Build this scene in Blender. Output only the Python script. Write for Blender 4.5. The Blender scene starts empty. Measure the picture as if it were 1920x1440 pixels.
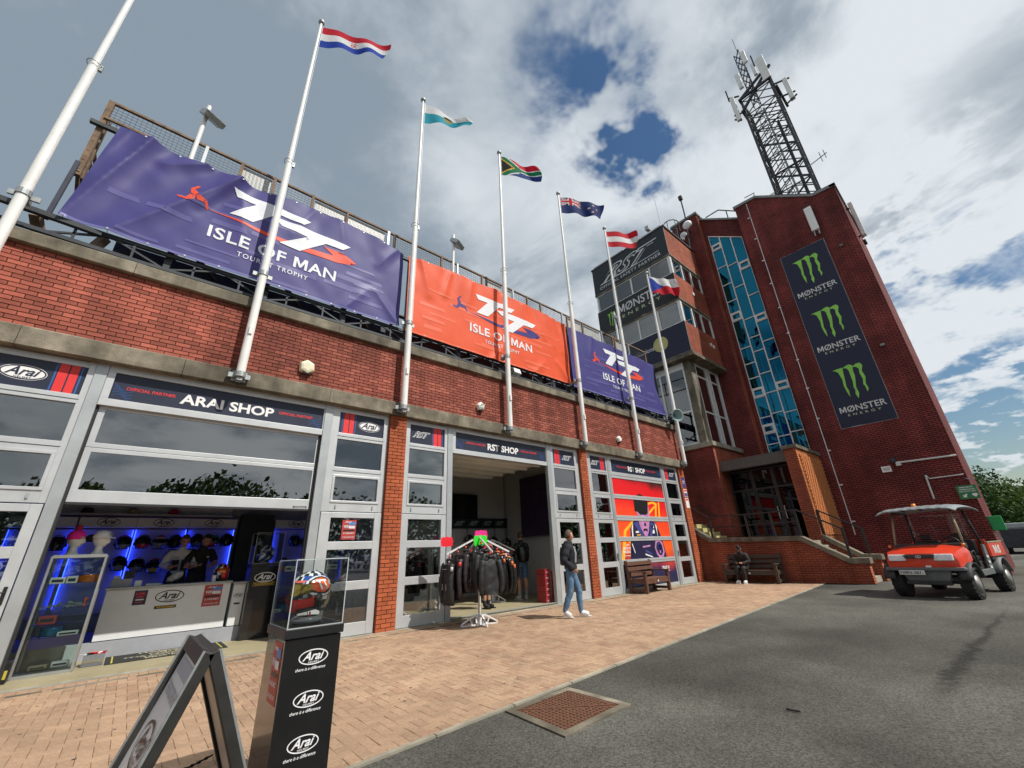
import bpy, bmesh, math, random
from mathutils import Vector, Matrix, Euler, noise
random.seed(7)
R_ = math.radians
S = bpy.context.scene
COL = S.collection

# ------------------------------------------------------------------ camera
cam_d = bpy.data.cameras.new('camera')
cam = bpy.data.objects.new('camera', cam_d); COL.objects.link(cam)
S.camera = cam
cam_d.sensor_width = 36.0
cam_d.lens = 36.0 * 770.55 / 1920.0
cam_d.clip_start = 0.05; cam_d.clip_end = 3000
def cam_axes(yaw, pitch, roll):
    f = Vector((math.sin(yaw)*math.cos(pitch), math.cos(yaw)*math.cos(pitch), math.sin(pitch)))
    r = Vector((math.cos(yaw), -math.sin(yaw), 0)); u = r.cross(f)
    c, s = math.cos(roll), math.sin(roll)
    return c*r + s*u, -s*r + c*u, f
cr, cu_, cf = cam_axes(R_(41.3065), R_(22.4397), R_(-2.5236))
CAMZ = 1.35
cam.matrix_world = Matrix(((cr.x, cu_.x, -cf.x, 0), (cr.y, cu_.y, -cf.y, 0), (cr.z, cu_.z, -cf.z, CAMZ), (0, 0, 0, 1)))

def ray_dir(px, py):
    a, b = (px-960)/770.55, -(py-720)/770.55
    return (cr*a + cu_*b + cf).normalized()

# ------------------------------------------------------------------ sun, sky, exposure
SUN_TO = Vector((0.42, -1.0, 1.40)).normalized()
sun_d = bpy.data.lights.new('sun', 'SUN'); sun = bpy.data.objects.new('sun', sun_d); COL.objects.link(sun)
sun_d.energy = 5.0; sun_d.angle = R_(0.53); sun_d.color = (1.0, 0.955, 0.88)
sun.rotation_euler = SUN_TO.to_track_quat('Z', 'Y').to_euler()
sun.location = (0, 0, 40)

S.render.engine = 'CYCLES'
S.view_settings.view_transform = 'Standard'; S.view_settings.look = 'None'
S.view_settings.exposure = -0.08; S.view_settings.gamma = 1.0
S.view_settings.use_curve_mapping = False
S.cycles.max_bounces = 6; S.cycles.transparent_max_bounces = 12
S.cycles.diffuse_bounces = 3; S.cycles.glossy_bounces = 3; S.cycles.transmission_bounces = 3
S.cycles.use_adaptive_sampling = True; S.cycles.adaptive_threshold = 0.02
S.cycles.caustics_reflective = False; S.cycles.caustics_refractive = False

W = bpy.data.worlds.new('World'); S.world = W; W.use_nodes = True
def on_y(px, py, y): d = ray_dir(px, py); t = y/d.y; return Vector((d.x*t, y, CAMZ+d.z*t))
def on_z(px, py, z): d = ray_dir(px, py); t = (z-CAMZ)/d.z; return Vector((d.x*t, d.y*t, z))
def build_world():
    nt = W.node_tree; N = nt.nodes; L = nt.links; N.clear()
    def nd(t, **k):
        n = N.new(t)
        for a, b in k.items(): setattr(n, a, b)
        return n
    def math_(op, a, b=None, c=None):
        n = nd('ShaderNodeMath', operation=op)
        for i, v in enumerate((a, b, c)):
            if v is None: continue
            if isinstance(v, (int, float)): n.inputs[i].default_value = v
            else: L.new(v, n.inputs[i])
        return n.outputs[0]
    def vmath(op, a, b=None):
        n = nd('ShaderNodeVectorMath', operation=op)
        for i, v in enumerate((a, b)):
            if v is None: continue
            if isinstance(v, (tuple, list)): n.inputs[i].default_value = v
            else: L.new(v, n.inputs[i])
        return n
    def rng(x, a, b, c=0.0, d=1.0):
        n = nd('ShaderNodeMapRange'); n.interpolation_type = 'SMOOTHSTEP'
        L.new(x, n.inputs[0])
        for i, v in enumerate((a, b, c, d)): n.inputs[i+1].default_value = v
        return n.outputs[0]
    def nz(vec, scale, detail=6.0, rough=0.55, dist=0.0):
        n = nd('ShaderNodeTexNoise'); L.new(vec, n.inputs['Vector'])
        n.inputs['Scale'].default_value = scale; n.inputs['Detail'].default_value = detail
        n.inputs['Roughness'].default_value = rough; n.inputs['Distortion'].default_value = dist
        return n
    def mix(f, a, b):
        n = nd('ShaderNodeMix', data_type='RGBA')
        for i, v in ((0, f), (6, a), (7, b)):
            if isinstance(v, (int, float)): n.inputs[i].default_value = v
            elif isinstance(v, tuple): n.inputs[i].default_value = v
            else: L.new(v, n.inputs[i])
        return n.outputs[2]
    sky = nd('ShaderNodeTexSky'); sky.sky_type = 'NISHITA'; sky.sun_disc = False
    sky.sun_elevation = math.asin(SUN_TO.z); sky.sun_rotation = math.atan2(SUN_TO.x, SUN_TO.y)
    sky.air_density = 1.3; sky.dust_density = 0.6; sky.ozone_density = 2.4
    tc = nd('ShaderNodeTexCoord'); d = tc.outputs['Generated']
    sx = nd('ShaderNodeSeparateXYZ'); L.new(d, sx.inputs[0])
    zz = math_('MAXIMUM', sx.outputs[2], 0.0)
    den = math_('ADD', zz, 0.22)
    cx = nd('ShaderNodeCombineXYZ'); L.new(math_('DIVIDE', sx.outputs[0], den), cx.inputs[0]); L.new(math_('DIVIDE', sx.outputs[1], den), cx.inputs[1])
    p = cx.outputs[0]
    warp = nz(p, 1.1, 2.0)
    wv = vmath('SCALE', vmath('SUBTRACT', warp.outputs['Color'], (0.5, 0.5, 0.5)).outputs[0]); wv.inputs['Scale'].default_value = 0.55
    pw = vmath('ADD', p, wv.outputs[0]).outputs[0]
    n1 = nz(pw, 1.15, 3.0, 0.5)
    n2 = nz(pw, 2.9, 6.5, 0.60)
    dens = math_('ADD', math_('MULTIPLY_ADD', n1.outputs[0], 0.45, 0.07), math_('MULTIPLY', n2.outputs[0], 0.80))
    # broken patches of blue in the cloud deck
    wd = vmath('SCALE', vmath('SUBTRACT', n2.outputs['Color'], (0.5, 0.5, 0.5)).outputs[0]); wd.inputs['Scale'].default_value = 0.46
    dd = vmath('ADD', d, wd.outputs[0]).outputs[0]
    frag = rng(nz(p, 5.5, 4.0, 0.6).outputs[0], 0.38, 0.64, 0.0, 1.9)
    for px, py, rad, amp in ((1172, 262, .11, .46), (1090, 120, .15, .15), (1010, 70, .12, .13), (1150, 190, .10, .20), (1800, 475, .13, .34), (1615, 445, .07, .34), (1890, 800, .13, .50), (1840, 865, .10, .36), (905, 540, .10, .12), (1840, 700, .22, .10), (640, 330, .3, -.08), (250, 120, .45, -.12), (1700, 200, .3, -.10), (1650, 640, .22, -.16), (1820, 650, .16, -.12)):
        dist = vmath('DISTANCE', dd, tuple(ray_dir(px, py))).outputs['Value']
        hole = rng(dist, 0.0, rad*1.4, amp, 0.0)
        dens = math_('SUBTRACT', dens, math_('MULTIPLY', hole, frag) if amp > 0 else hole)
    for px, py, rad, amp in ((1080, 300, .46, .13), (1830, 540, .34, .13), (1880, 850, .26, .24)):  # thin, bluish cloud round the gaps
        dens = math_('SUBTRACT', dens, rng(vmath('DISTANCE', d, tuple(ray_dir(px, py))).outputs['Value'], 0.0, rad, amp, 0.0))
    cover = rng(dens, 0.10, 0.62)
    # cloud tone: thick grey undersides, bright thin edges
    tone = nz(pw, 1.8, 5.0, 0.54)
    tone2 = nz(p, 0.8, 2.0, 0.5)
    tv = math_('ADD', math_('MULTIPLY', tone.outputs[0], 0.80), math_('MULTIPLY', tone2.outputs[0], 0.42))
    thick = rng(dens, 0.55, 0.95, 0.0, 0.26)
    tv = math_('SUBTRACT', tv, thick)
    # the deck is heavier to the north-west of the tower
    west = vmath('DISTANCE', d, tuple(ray_dir(150, 150))).outputs['Value']
    tv = math_('SUBTRACT', tv, rng(west, 0.2, 1.15, 0.14, 0.0))
    east = vmath('DISTANCE', d, tuple(ray_dir(1750, 620))).outputs['Value']
    tv = math_('ADD', tv, rng(east, 0.05, 0.6, 0.13, 0.0))
    ct = mix(rng(tv, 0.29, 0.64), (3.3, 4.1, 4.95, 1), (9.4, 10.0, 10.5, 1))
    bl = mix(1.0, sky.outputs[0], sky.outputs[0])
    blue = nd('ShaderNodeHueSaturation'); blue.inputs['Saturation'].default_value = 1.2; blue.inputs['Value'].default_value = 1.0
    L.new(bl, blue.inputs['Color'])
    out = mix(cover, blue.outputs[0], ct)
    bg = nd('ShaderNodeBackground'); L.new(out, bg.inputs[0]); bg.inputs[1].default_value = 0.085
    o = nd('ShaderNodeOutputWorld'); L.new(bg.outputs[0], o.inputs[0])
build_world()
W.cycles.sampling_method = 'MANUAL'; W.cycles.sample_map_resolution = 512

# ------------------------------------------------------------------ materials
MATS = {}
def _nodes(name):
    m = bpy.data.materials.new(name); m.use_nodes = True
    nt = m.node_tree; b = nt.nodes['Principled BSDF']
    return m, nt, b
def _streak(N, L, v, amt):
    """rain-washed runs and broad weathering, laid out in the place rather than per object"""
    g = N.new('ShaderNodeNewGeometry'); out = v
    for sc, k, lo, hi in (((2.4, 2.4, .30), 4, .36, .66), ((.45, .45, .8), 3, .35, .65)):
        mp = N.new('ShaderNodeMapping'); mp.inputs['Scale'].default_value = sc; L.new(g.outputs['Position'], mp.inputs[0])
        n = N.new('ShaderNodeTexNoise'); n.inputs['Scale'].default_value = 1.0; n.inputs['Detail'].default_value = k; L.new(mp.outputs[0], n.inputs['Vector'])
        r = N.new('ShaderNodeMapRange'); r.inputs[1].default_value = lo; r.inputs[2].default_value = hi; r.inputs[3].default_value = 1-amt; r.inputs[4].default_value = 1+amt*.6; L.new(n.outputs[0], r.inputs[0])
        m = N.new('ShaderNodeMath'); m.operation = 'MULTIPLY'; L.new(out, m.inputs[0]); L.new(r.outputs[0], m.inputs[1]); out = m.outputs[0]
    return out
def mat(name, col, rough=0.6, metal=0.0, var=0.12, scale=6.0, bump=0.0, bscale=60.0, spec=0.5, emis=None, es=0.0, coat=0.0, dirt=0.0, obj_var=0.0, trans=0.0, alpha=1.0, streak=0.0):
    """procedural surface: base colour broken up by two noises, optional dirt, fine relief, and a tone of its own for each object"""
    if name in MATS: return MATS[name]
    m, nt, b = _nodes(name); N = nt.nodes; L = nt.links
    tc = N.new('ShaderNodeTexCoord')
    n = N.new('ShaderNodeTexNoise'); n.inputs['Scale'].default_value = scale; n.inputs['Detail'].default_value = 4; n.inputs['Roughness'].default_value = 0.6
    L.new(tc.outputs['Object'], n.inputs['Vector'])
    r = N.new('ShaderNodeMapRange'); r.inputs[1].default_value = 0.25; r.inputs[2].default_value = 0.75; r.inputs[3].default_value = 1-var; r.inputs[4].default_value = 1+var
    L.new(n.outputs[0], r.inputs[0])
    v = r.outputs[0]
    if obj_var:
        oi = N.new('ShaderNodeObjectInfo'); r2 = N.new('ShaderNodeMapRange'); r2.inputs[3].default_value = 1-obj_var; r2.inputs[4].default_value = 1+obj_var
        L.new(oi.outputs['Random'], r2.inputs[0]); mm = N.new('ShaderNodeMath'); mm.operation = 'MULTIPLY'; L.new(v, mm.inputs[0]); L.new(r2.outputs[0], mm.inputs[1]); v = mm.outputs[0]
    if streak: v = _streak(N, L, v, streak)
    mx = N.new('ShaderNodeVectorMath'); mx.operation = 'SCALE'; mx.inputs[0].default_value = col[:3]; L.new(v, mx.inputs['Scale'])
    c = mx.outputs[0]
    if dirt:
        n2 = N.new('ShaderNodeTexNoise'); n2.inputs['Scale'].default_value = scale*0.35; n2.inputs['Detail'].default_value = 5; n2.inputs['Roughness'].default_value = 0.7
        L.new(tc.outputs['Object'], n2.inputs['Vector'])
        r3 = N.new('ShaderNodeMapRange'); r3.inputs[1].default_value = 0.45; r3.inputs[2].default_value = 0.75; r3.inputs[3].default_value = 0; r3.inputs[4].default_value = dirt
        L.new(n2.outputs[0], r3.inputs[0])
        m2 = N.new('ShaderNodeMix'); m2.data_type = 'RGBA'; L.new(r3.outputs[0], m2.inputs[0]); L.new(c, m2.inputs[6]); m2.inputs[7].default_value = (0.07, 0.06, 0.045, 1); c = m2.outputs[2]
    L.new(c, b.inputs['Base Color'])
    rr = N.new('ShaderNodeMapRange'); rr.inputs[3].default_value = max(0.02, rough-0.08); rr.inputs[4].default_value = min(1, rough+0.08); L.new(n.outputs[0], rr.inputs[0]); L.new(rr.outputs[0], b.inputs['Roughness'])
    b.inputs['Metallic'].default_value = metal
    b.inputs['Specular IOR Level'].default_value = spec
    b.inputs['Coat Weight'].default_value = coat
    if trans: b.inputs['Transmission Weight'].default_value = trans
    if alpha < 1: b.inputs['Alpha'].default_value = alpha
    if emis: b.inputs['Emission Color'].default_value = (*emis, 1); b.inputs['Emission Strength'].default_value = es
    if bump:
        n3 = N.new('ShaderNodeTexNoise'); n3.inputs['Scale'].default_value = bscale; n3.inputs['Detail'].default_value = 3
        L.new(tc.outputs['Object'], n3.inputs['Vector'])
        bp = N.new('ShaderNodeBump'); bp.inputs['Strength'].default_value = bump; bp.inputs['Distance'].default_value = 0.01
        L.new(n3.outputs[0], bp.inputs['Height']); L.new(bp.outputs[0], b.inputs['Normal'])
    MATS[name] = m; return m

def glass_mat(name, tint=(1, 1, 1), refl=1.0, rough=0.0, ior=1.5, wob=0.0):
    if name in MATS: return MATS[name]
    m, nt, b = _nodes(name); N = nt.nodes; L = nt.links; N.remove(b)
    tr = N.new('ShaderNodeBsdfTransparent'); tr.inputs[0].default_value = (*tint, 1)
    gl = N.new('ShaderNodeBsdfGlossy'); gl.inputs['Roughness'].default_value = rough
    fr = N.new('ShaderNodeFresnel'); fr.inputs['IOR'].default_value = ior
    ml = N.new('ShaderNodeMath'); ml.operation = 'MULTIPLY'; ml.inputs[1].default_value = refl; ml.use_clamp = True
    L.new(fr.outputs[0], ml.inputs[0])
    mx = N.new('ShaderNodeMixShader'); L.new(ml.outputs[0], mx.inputs[0]); L.new(tr.outputs[0], mx.inputs[1]); L.new(gl.outputs[0], mx.inputs[2])
    if wob:
        tc = N.new('ShaderNodeTexCoord'); n3 = N.new('ShaderNodeTexNoise'); n3.inputs['Scale'].default_value = 1.3; n3.inputs['Detail'].default_value = 1
        L.new(tc.outputs['Object'], n3.inputs['Vector']); bp = N.new('ShaderNodeBump'); bp.inputs['Strength'].default_value = wob; bp.inputs['Distance'].default_value = 0.02
        L.new(n3.outputs[0], bp.inputs['Height']); L.new(bp.outputs[0], gl.inputs['Normal']); L.new(bp.outputs[0], fr.inputs['Normal'])
    L.new(mx.outputs[0], N['Material Output'].inputs[0])
    MATS[name] = m; return m

def brick_mat(name, c1, c2, mortar, axis, bw=0.225, rh=0.075, msize=0.008, stain=0.25):
    """brickwork too far away to pick apart: brick pattern with relief; axis says which world axis runs along the wall"""
    if name in MATS: return MATS[name]
    m, nt, b = _nodes(name); N = nt.nodes; L = nt.links
    tc = N.new('ShaderNodeTexCoord'); sp = N.new('ShaderNodeSeparateXYZ'); L.new(tc.outputs['Object'], sp.inputs[0])
    cb = N.new('ShaderNodeCombineXYZ'); L.new(sp.outputs[0 if axis == 'x' else 1], cb.inputs[0]); L.new(sp.outputs[2], cb.inputs[1])
    br = N.new('ShaderNodeTexBrick'); L.new(cb.outputs[0], br.inputs['Vector'])
    br.inputs['Scale'].default_value = 1.0; br.inputs['Brick Width'].default_value = bw; br.inputs['Row Height'].default_value = rh
    br.inputs['Mortar Size'].default_value = msize; br.inputs['Mortar Smooth'].default_value = 0.15; br.inputs['Bias'].default_value = 0.0
    br.inputs['Color1'].default_value = (*c1, 1); br.inputs['Color2'].default_value = (*c2, 1); br.inputs['Mortar'].default_value = (*mortar, 1)
    n = N.new('ShaderNodeTexNoise'); n.inputs['Scale'].default_value = 0.5; n.inputs['Detail'].default_value = 8; n.inputs['Roughness'].default_value = 0.65; L.new(tc.outputs['Object'], n.inputs['Vector'])
    r = N.new('ShaderNodeMapRange'); r.inputs[1].default_value = 0.3; r.inputs[2].default_value = 0.7; r.inputs[3].default_value = 1-stain; r.inputs[4].default_value = 1+stain; L.new(n.outputs[0], r.inputs[0])
    sc = N.new('ShaderNodeVectorMath'); sc.operation = 'SCALE'; L.new(br.outputs['Color'], sc.inputs[0]); L.new(_streak(N, L, r.outputs[0], .22), sc.inputs['Scale'])
    L.new(sc.outputs[0], b.inputs['Base Color']); b.inputs['Roughness'].default_value = 0.8; b.inputs['Specular IOR Level'].default_value = 0.25
    iv = N.new('ShaderNodeMath'); iv.operation = 'SUBTRACT'; iv.inputs[0].default_value = 1.0; L.new(br.outputs['Fac'], iv.inputs[1])
    n3 = N.new('ShaderNodeTexNoise'); n3.inputs['Scale'].default_value = 40; n3.inputs['Detail'].default_value = 4; L.new(tc.outputs['Object'], n3.inputs['Vector'])
    ad = N.new('ShaderNodeMath'); ad.operation = 'MULTIPLY_ADD'; L.new(n3.outputs[0], ad.inputs[0]); ad.inputs[1].default_value = 0.35; L.new(iv.outputs[0], ad.inputs[2])
    bp = N.new('ShaderNodeBump'); bp.inputs['Strength'].default_value = 0.6; bp.inputs['Distance'].default_value = 0.012; L.new(ad.outputs[0], bp.inputs['Height']); L.new(bp.outputs[0], b.inputs['Normal'])
    MATS[name] = m; return m

def cloth_mat(name, col, rough=0.75, tr=0.35, var=0.08):
    if name in MATS: return MATS[name]
    m, nt, b = _nodes(name); N = nt.nodes; L = nt.links
    tc = N.new('ShaderNodeTexCoord'); n = N.new('ShaderNodeTexNoise'); n.inputs['Scale'].default_value = 9; n.inputs['Detail'].default_value = 5; L.new(tc.outputs['Object'], n.inputs['Vector'])
    r = N.new('ShaderNodeMapRange'); r.inputs[3].default_value = 1-var; r.inputs[4].default_value = 1+var; L.new(n.outputs[0], r.inputs[0])
    sc = N.new('ShaderNodeVectorMath'); sc.operation = 'SCALE'; sc.inputs[0].default_value = col[:3]; L.new(r.outputs[0], sc.inputs['Scale'])
    L.new(sc.outputs[0], b.inputs['Base Color']); b.inputs['Roughness'].default_value = rough; b.inputs['Specular IOR Level'].default_value = 0.3
    t = N.new('ShaderNodeBsdfTranslucent'); L.new(sc.outputs[0], t.inputs[0]); mx = N.new('ShaderNodeMixShader'); mx.inputs[0].default_value = tr
    L.new(b.outputs[0], mx.inputs[1]); L.new(t.outputs[0], mx.inputs[2]); L.new(mx.outputs[0], N['Material Output'].inputs[0])
    MATS[name] = m; return m

M = {}
M['brick'] = mat('brick', (0.325, 0.092, 0.062), 0.8, var=0.16, scale=14, bump=0.35, bscale=70, spec=0.25, obj_var=0.30, streak=.26)
M['brick_pier'] = mat('brick_pier', (0.42, 0.108, 0.045), 0.8, var=0.14, scale=14, bump=0.35, bscale=70, spec=0.25, obj_var=0.16, streak=.16)
M['brick_b'] = mat('brick_b', (0.25, 0.068, 0.05), 0.8, var=0.18, scale=11, bump=0.35, bscale=70, spec=0.25, streak=.24)
M['brick_c'] = mat('brick_c', (0.36, 0.108, 0.074), 0.8, var=0.18, scale=11, bump=0.35, bscale=70, spec=0.25, streak=.24)
M['mortar'] = mat('mortar', (0.022, 0.015, 0.013), 0.95, var=0.3, scale=9, bump=0.3)
M['concrete'] = mat('concrete', (0.215, 0.19, 0.145), 0.92, var=0.35, scale=4.5, bump=0.6, bscale=45, dirt=0.75, spec=0.2, streak=.35)
M['concrete_light'] = mat('concrete_light', (0.36, 0.33, 0.26), 0.9, var=0.25, scale=4, bump=0.4, bscale=60, dirt=0.45, spec=0.2, streak=.15)
M['alu'] = mat('alu', (0.55, 0.57, 0.58), 0.42, metal=0.35, var=0.07, scale=2.5, dirt=0.10)
M['alu_grey'] = mat('alu_grey', (0.44, 0.47, 0.48), 0.42, metal=0.45, var=0.1, scale=2.2, dirt=0.18)
M['gasket'] = mat('gasket', (0.02, 0.02, 0.022), 0.7)
M['white_paint'] = mat('white_paint', (0.80, 0.80, 0.77), 0.35, var=0.05, scale=3, dirt=0.12)
M['white'] = mat('white', (0.80, 0.80, 0.80), 0.5, var=0.04)
M['galv'] = mat('galv', (0.36, 0.38, 0.38), 0.5, metal=0.6, var=0.2, scale=20)
M['rust'] = mat('rust', (0.20, 0.13, 0.08), 0.85, var=0.5, scale=8, bump=0.3)
M['steel_dark'] = mat('steel_dark', (0.045, 0.05, 0.058), 0.6, metal=0.3, var=0.35, scale=5, dirt=0.2)
M['steel_blue'] = mat('steel_blue', (0.03, 0.035, 0.06), 0.6, var=0.3)
M['navy'] = mat('navy', (0.014, 0.02, 0.045), 0.45, var=0.1, scale=3)
M['red'] = mat('red', (0.72, 0.03, 0.03), 0.5, var=0.05)
M['blue_line'] = mat('blue_line', (0.03, 0.10, 0.33), 0.5)
M['blue_dim'] = mat('blue_dim', (0.025, 0.06, 0.16), 0.5)
M['black'] = mat('black', (0.012, 0.012, 0.013), 0.45, var=0.2)
M['black_gloss'] = mat('black_gloss', (0.010, 0.010, 0.011), 0.14, var=0.2, coat=0.3)
M['rubber'] = mat('rubber', (0.02, 0.02, 0.02), 0.85, var=0.35, scale=20, bump=0.3, dirt=0.1)
M['glass'] = glass_mat('glass', (0.72, 0.78, 0.78), 4.6, 0.0, 1.5, 0.05)
M['glass_dark'] = glass_mat('glass_dark', (0.30, 0.33, 0.34), 7.5, 0.0, 1.5, 0.05)
M['glass_clear'] = glass_mat('glass_clear', (0.96, 0.98, 0.975), 0.8, 0.0, 1.45)
M['glass_blue'] = glass_mat('glass_blue', (0.02, 0.16, 0.25), 1.7, 0.0, 1.5, 0.08)
M['glass_tower'] = glass_mat('glass_tower', (0.20, 0.27, 0.29), 4.2, 0.0, 1.5, 0.06)
M['glass_black'] = glass_mat('glass_black', (0.06, 0.065, 0.07), 0.75, 0.02, 1.5, 0.06)

# ------------------------------------------------------------------ mesh building
WOFF = {}; LOCALS = set()
class MB:
    def __init__(s): s.v = []; s.f = []; s.m = []
    def face(s, pts, mi=0):
        b = len(s.v); s.v += [tuple(p) for p in pts]; s.f.append(tuple(range(b, b+len(pts)))); s.m.append(mi); return s
    def add(s, vs, fs, mi=0):
        b = len(s.v); s.v += [tuple(p) for p in vs]
        for f in fs: s.f.append(tuple(b+i for i in f)); s.m.append(mi)
        return s
    def box(s, x0, x1, y0, y1, z0, z1, mi=0):
        return s.add([(x0,y0,z0),(x1,y0,z0),(x1,y1,z0),(x0,y1,z0),(x0,y0,z1),(x1,y0,z1),(x1,y1,z1),(x0,y1,z1)],
                     [(0,3,2,1),(4,5,6,7),(0,1,5,4),(1,2,6,5),(2,3,7,6),(3,0,4,7)], mi)
    def bar(s, p, q, w, h=None, up=(0,0,1), mi=0):
        p, q = Vector(p), Vector(q); h = h or w; d = (q-p)
        if d.length < 1e-6: return s
        d.normalize(); u = Vector(up)
        if abs(d.dot(u)) > 0.98: u = Vector((0,1,0)) if abs(d.y) < .9 else Vector((1,0,0))
        a = d.cross(u).normalized(); b = a.cross(d).normalized()
        vs = [e + a*(w/2*i) + b*(h/2*j) for e in (p, q) for i, j in ((-1,-1),(1,-1),(1,1),(-1,1))]
        return s.add(vs, [(0,3,2,1),(4,5,6,7),(0,1,5,4),(1,2,6,5),(2,3,7,6),(3,0,4,7)], mi)
    def prism(s, pts, ext, mi=0):
        """closed polygon (3d points) pushed along ext"""
        n = len(pts); e = Vector(ext); a = [Vector(p) for p in pts]
        vs = a + [p+e for p in a]
        fs = [tuple(range(n-1, -1, -1)), tuple(range(n, 2*n))] + [(i, (i+1) % n, n+(i+1) % n, n+i) for i in range(n)]
        return s.add(vs, fs, mi)
    def tube(s, pts, r, n=8, mi=0, cap=True):
        pts = [Vector(p) for p in pts]; k = len(pts); rs = r if isinstance(r, (list, tuple)) else [r]*k
        base = len(s.v); prev = None
        for i, p in enumerate(pts):
            d = (pts[min(i+1, k-1)] - pts[max(i-1, 0)]).normalized()
            if prev is None:
                a = d.orthogonal().normalized()
            else:
                a = (prev - d*prev.dot(d))
                a = a.normalized() if a.length > 1e-6 else d.orthogonal().normalized()
            prev = a; b = d.cross(a)
            for j in range(n):
                t = 2*math.pi*j/n; s.v.append(tuple(p + (a*math.cos(t) + b*math.sin(t))*rs[i]))
        for i in range(k-1):
            for j in range(n):
                s.f.append((base+i*n+j, base+i*n+(j+1) % n, base+(i+1)*n+(j+1) % n, base+(i+1)*n+j)); s.m.append(mi)
        if cap:
            s.f.append(tuple(base+j for j in range(n-1, -1, -1))); s.m.append(mi)
            s.f.append(tuple(base+(k-1)*n+j for j in range(n))); s.m.append(mi)
        return s
    def lathe(s, prof, c=(0,0,0), n=20, mi=0, ax='z', sx=1.0, sy=1.0):
        c = Vector(c); base = len(s.v); k = len(prof)
        for r, z in prof:
            for j in range(n):
                t = 2*math.pi*j/n; a, b = r*math.cos(t)*sx, r*math.sin(t)*sy
                s.v.append(tuple(c + (Vector((a, b, z)) if ax == 'z' else Vector((z, a, b)) if ax == 'x' else Vector((b, z, a)))))
        for i in range(k-1):
            for j in range(n):
                s.f.append((base+i*n+j, base+i*n+(j+1) % n, base+(i+1)*n+(j+1) % n, base+(i+1)*n+j)); s.m.append(mi)
        s.f.append(tuple(base+j for j in range(n-1, -1, -1))); s.m.append(mi)
        s.f.append(tuple(base+(k-1)*n+j for j in range(n))); s.m.append(mi)
        return s
    def grid(s, fn, nu, nv, mi=0, mfn=None):
        base = len(s.v)
        for j in range(nv+1):
            for i in range(nu+1): s.v.append(tuple(fn(i/nu, j/nv)))
        for j in range(nv):
            for i in range(nu):
                a = base + j*(nu+1) + i
                s.f.append((a, a+1, a+nu+2, a+nu+1)); s.m.append(mfn((i+.5)/nu, (j+.5)/nv) if mfn else mi)
        return s
    def xf(s, mtx):
        s.v = [tuple(mtx @ Vector(p)) for p in s.v]; return s
    def build(s, name, mats, parent=None, smooth=False, bevel=0.0, sub=0, local=False, solid=0.0, auto=None):
        me = bpy.data.meshes.new(name)
        me.from_pydata(s.v, [], s.f)
        if not isinstance(mats, (list, tuple)): mats = [mats]
        for m_ in mats: me.materials.append(M[m_] if isinstance(m_, str) else m_)
        if len(mats) > 1: me.polygons.foreach_set('material_index', s.m)
        if smooth: me.polygons.foreach_set('use_smooth', [True]*len(s.f))
        me.update(); me.validate()
        o = bpy.data.objects.new(name, me); COL.objects.link(o)
        attach(o, parent, local)
        if auto is not None:
            md = o.modifiers.new('split', 'EDGE_SPLIT'); md.split_angle = R_(auto)
        if solid: md = o.modifiers.new('solid', 'SOLIDIFY'); md.thickness = solid; md.offset = 0
        if bevel: md = o.modifiers.new('bevel', 'BEVEL'); md.width = bevel; md.segments = 2; md.limit_method = 'ANGLE'
        if sub: md = o.modifiers.new('sub', 'SUBSURF'); md.levels = sub; md.render_levels = sub
        return o
def attach(o, parent, local=False):
    if parent is None:
        WOFF[o.name] = Vector((0,0,0)); return o
    o.parent = parent
    if local or parent.name in LOCALS: LOCALS.add(o.name)
    else:
        o.location = -WOFF[parent.name]; WOFF[o.name] = Vector((0,0,0))
    return o
def tag(o, label, cat, group=None, kind=None):
    if label: o['label'] = label
    if cat: o['category'] = cat
    if group: o['group'] = group
    if kind: o['kind'] = kind
    return o
def thing(name, label, cat, loc=(0,0,0), group=None, rotz=None, rot=None):
    """an Empty at the thing's base; with a rotation its parts are given in the thing's own coordinates"""
    o = bpy.data.objects.new(name, None); o.empty_display_size = 0.2; COL.objects.link(o); o.location = loc
    WOFF[o.name] = Vector(loc)
    if rotz is not None: o.rotation_euler = (0, 0, rotz); LOCALS.add(o.name)
    if rot is not None: o.rotation_euler = rot; LOCALS.add(o.name)
    return tag(o, label, cat, group)
def copy_tree(o, parent=None, label=None):
    c = o.copy(); COL.objects.link(c)
    if parent is not None: c.parent = parent
    WOFF[c.name] = WOFF.get(o.name, Vector((0,0,0))).copy()
    if o.name in LOCALS: LOCALS.add(c.name)
    for ch in list(o.children): copy_tree(ch, c)
    if label: c['label'] = label
    return c
def struct(o): o['kind'] = 'structure'; return o

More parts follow.
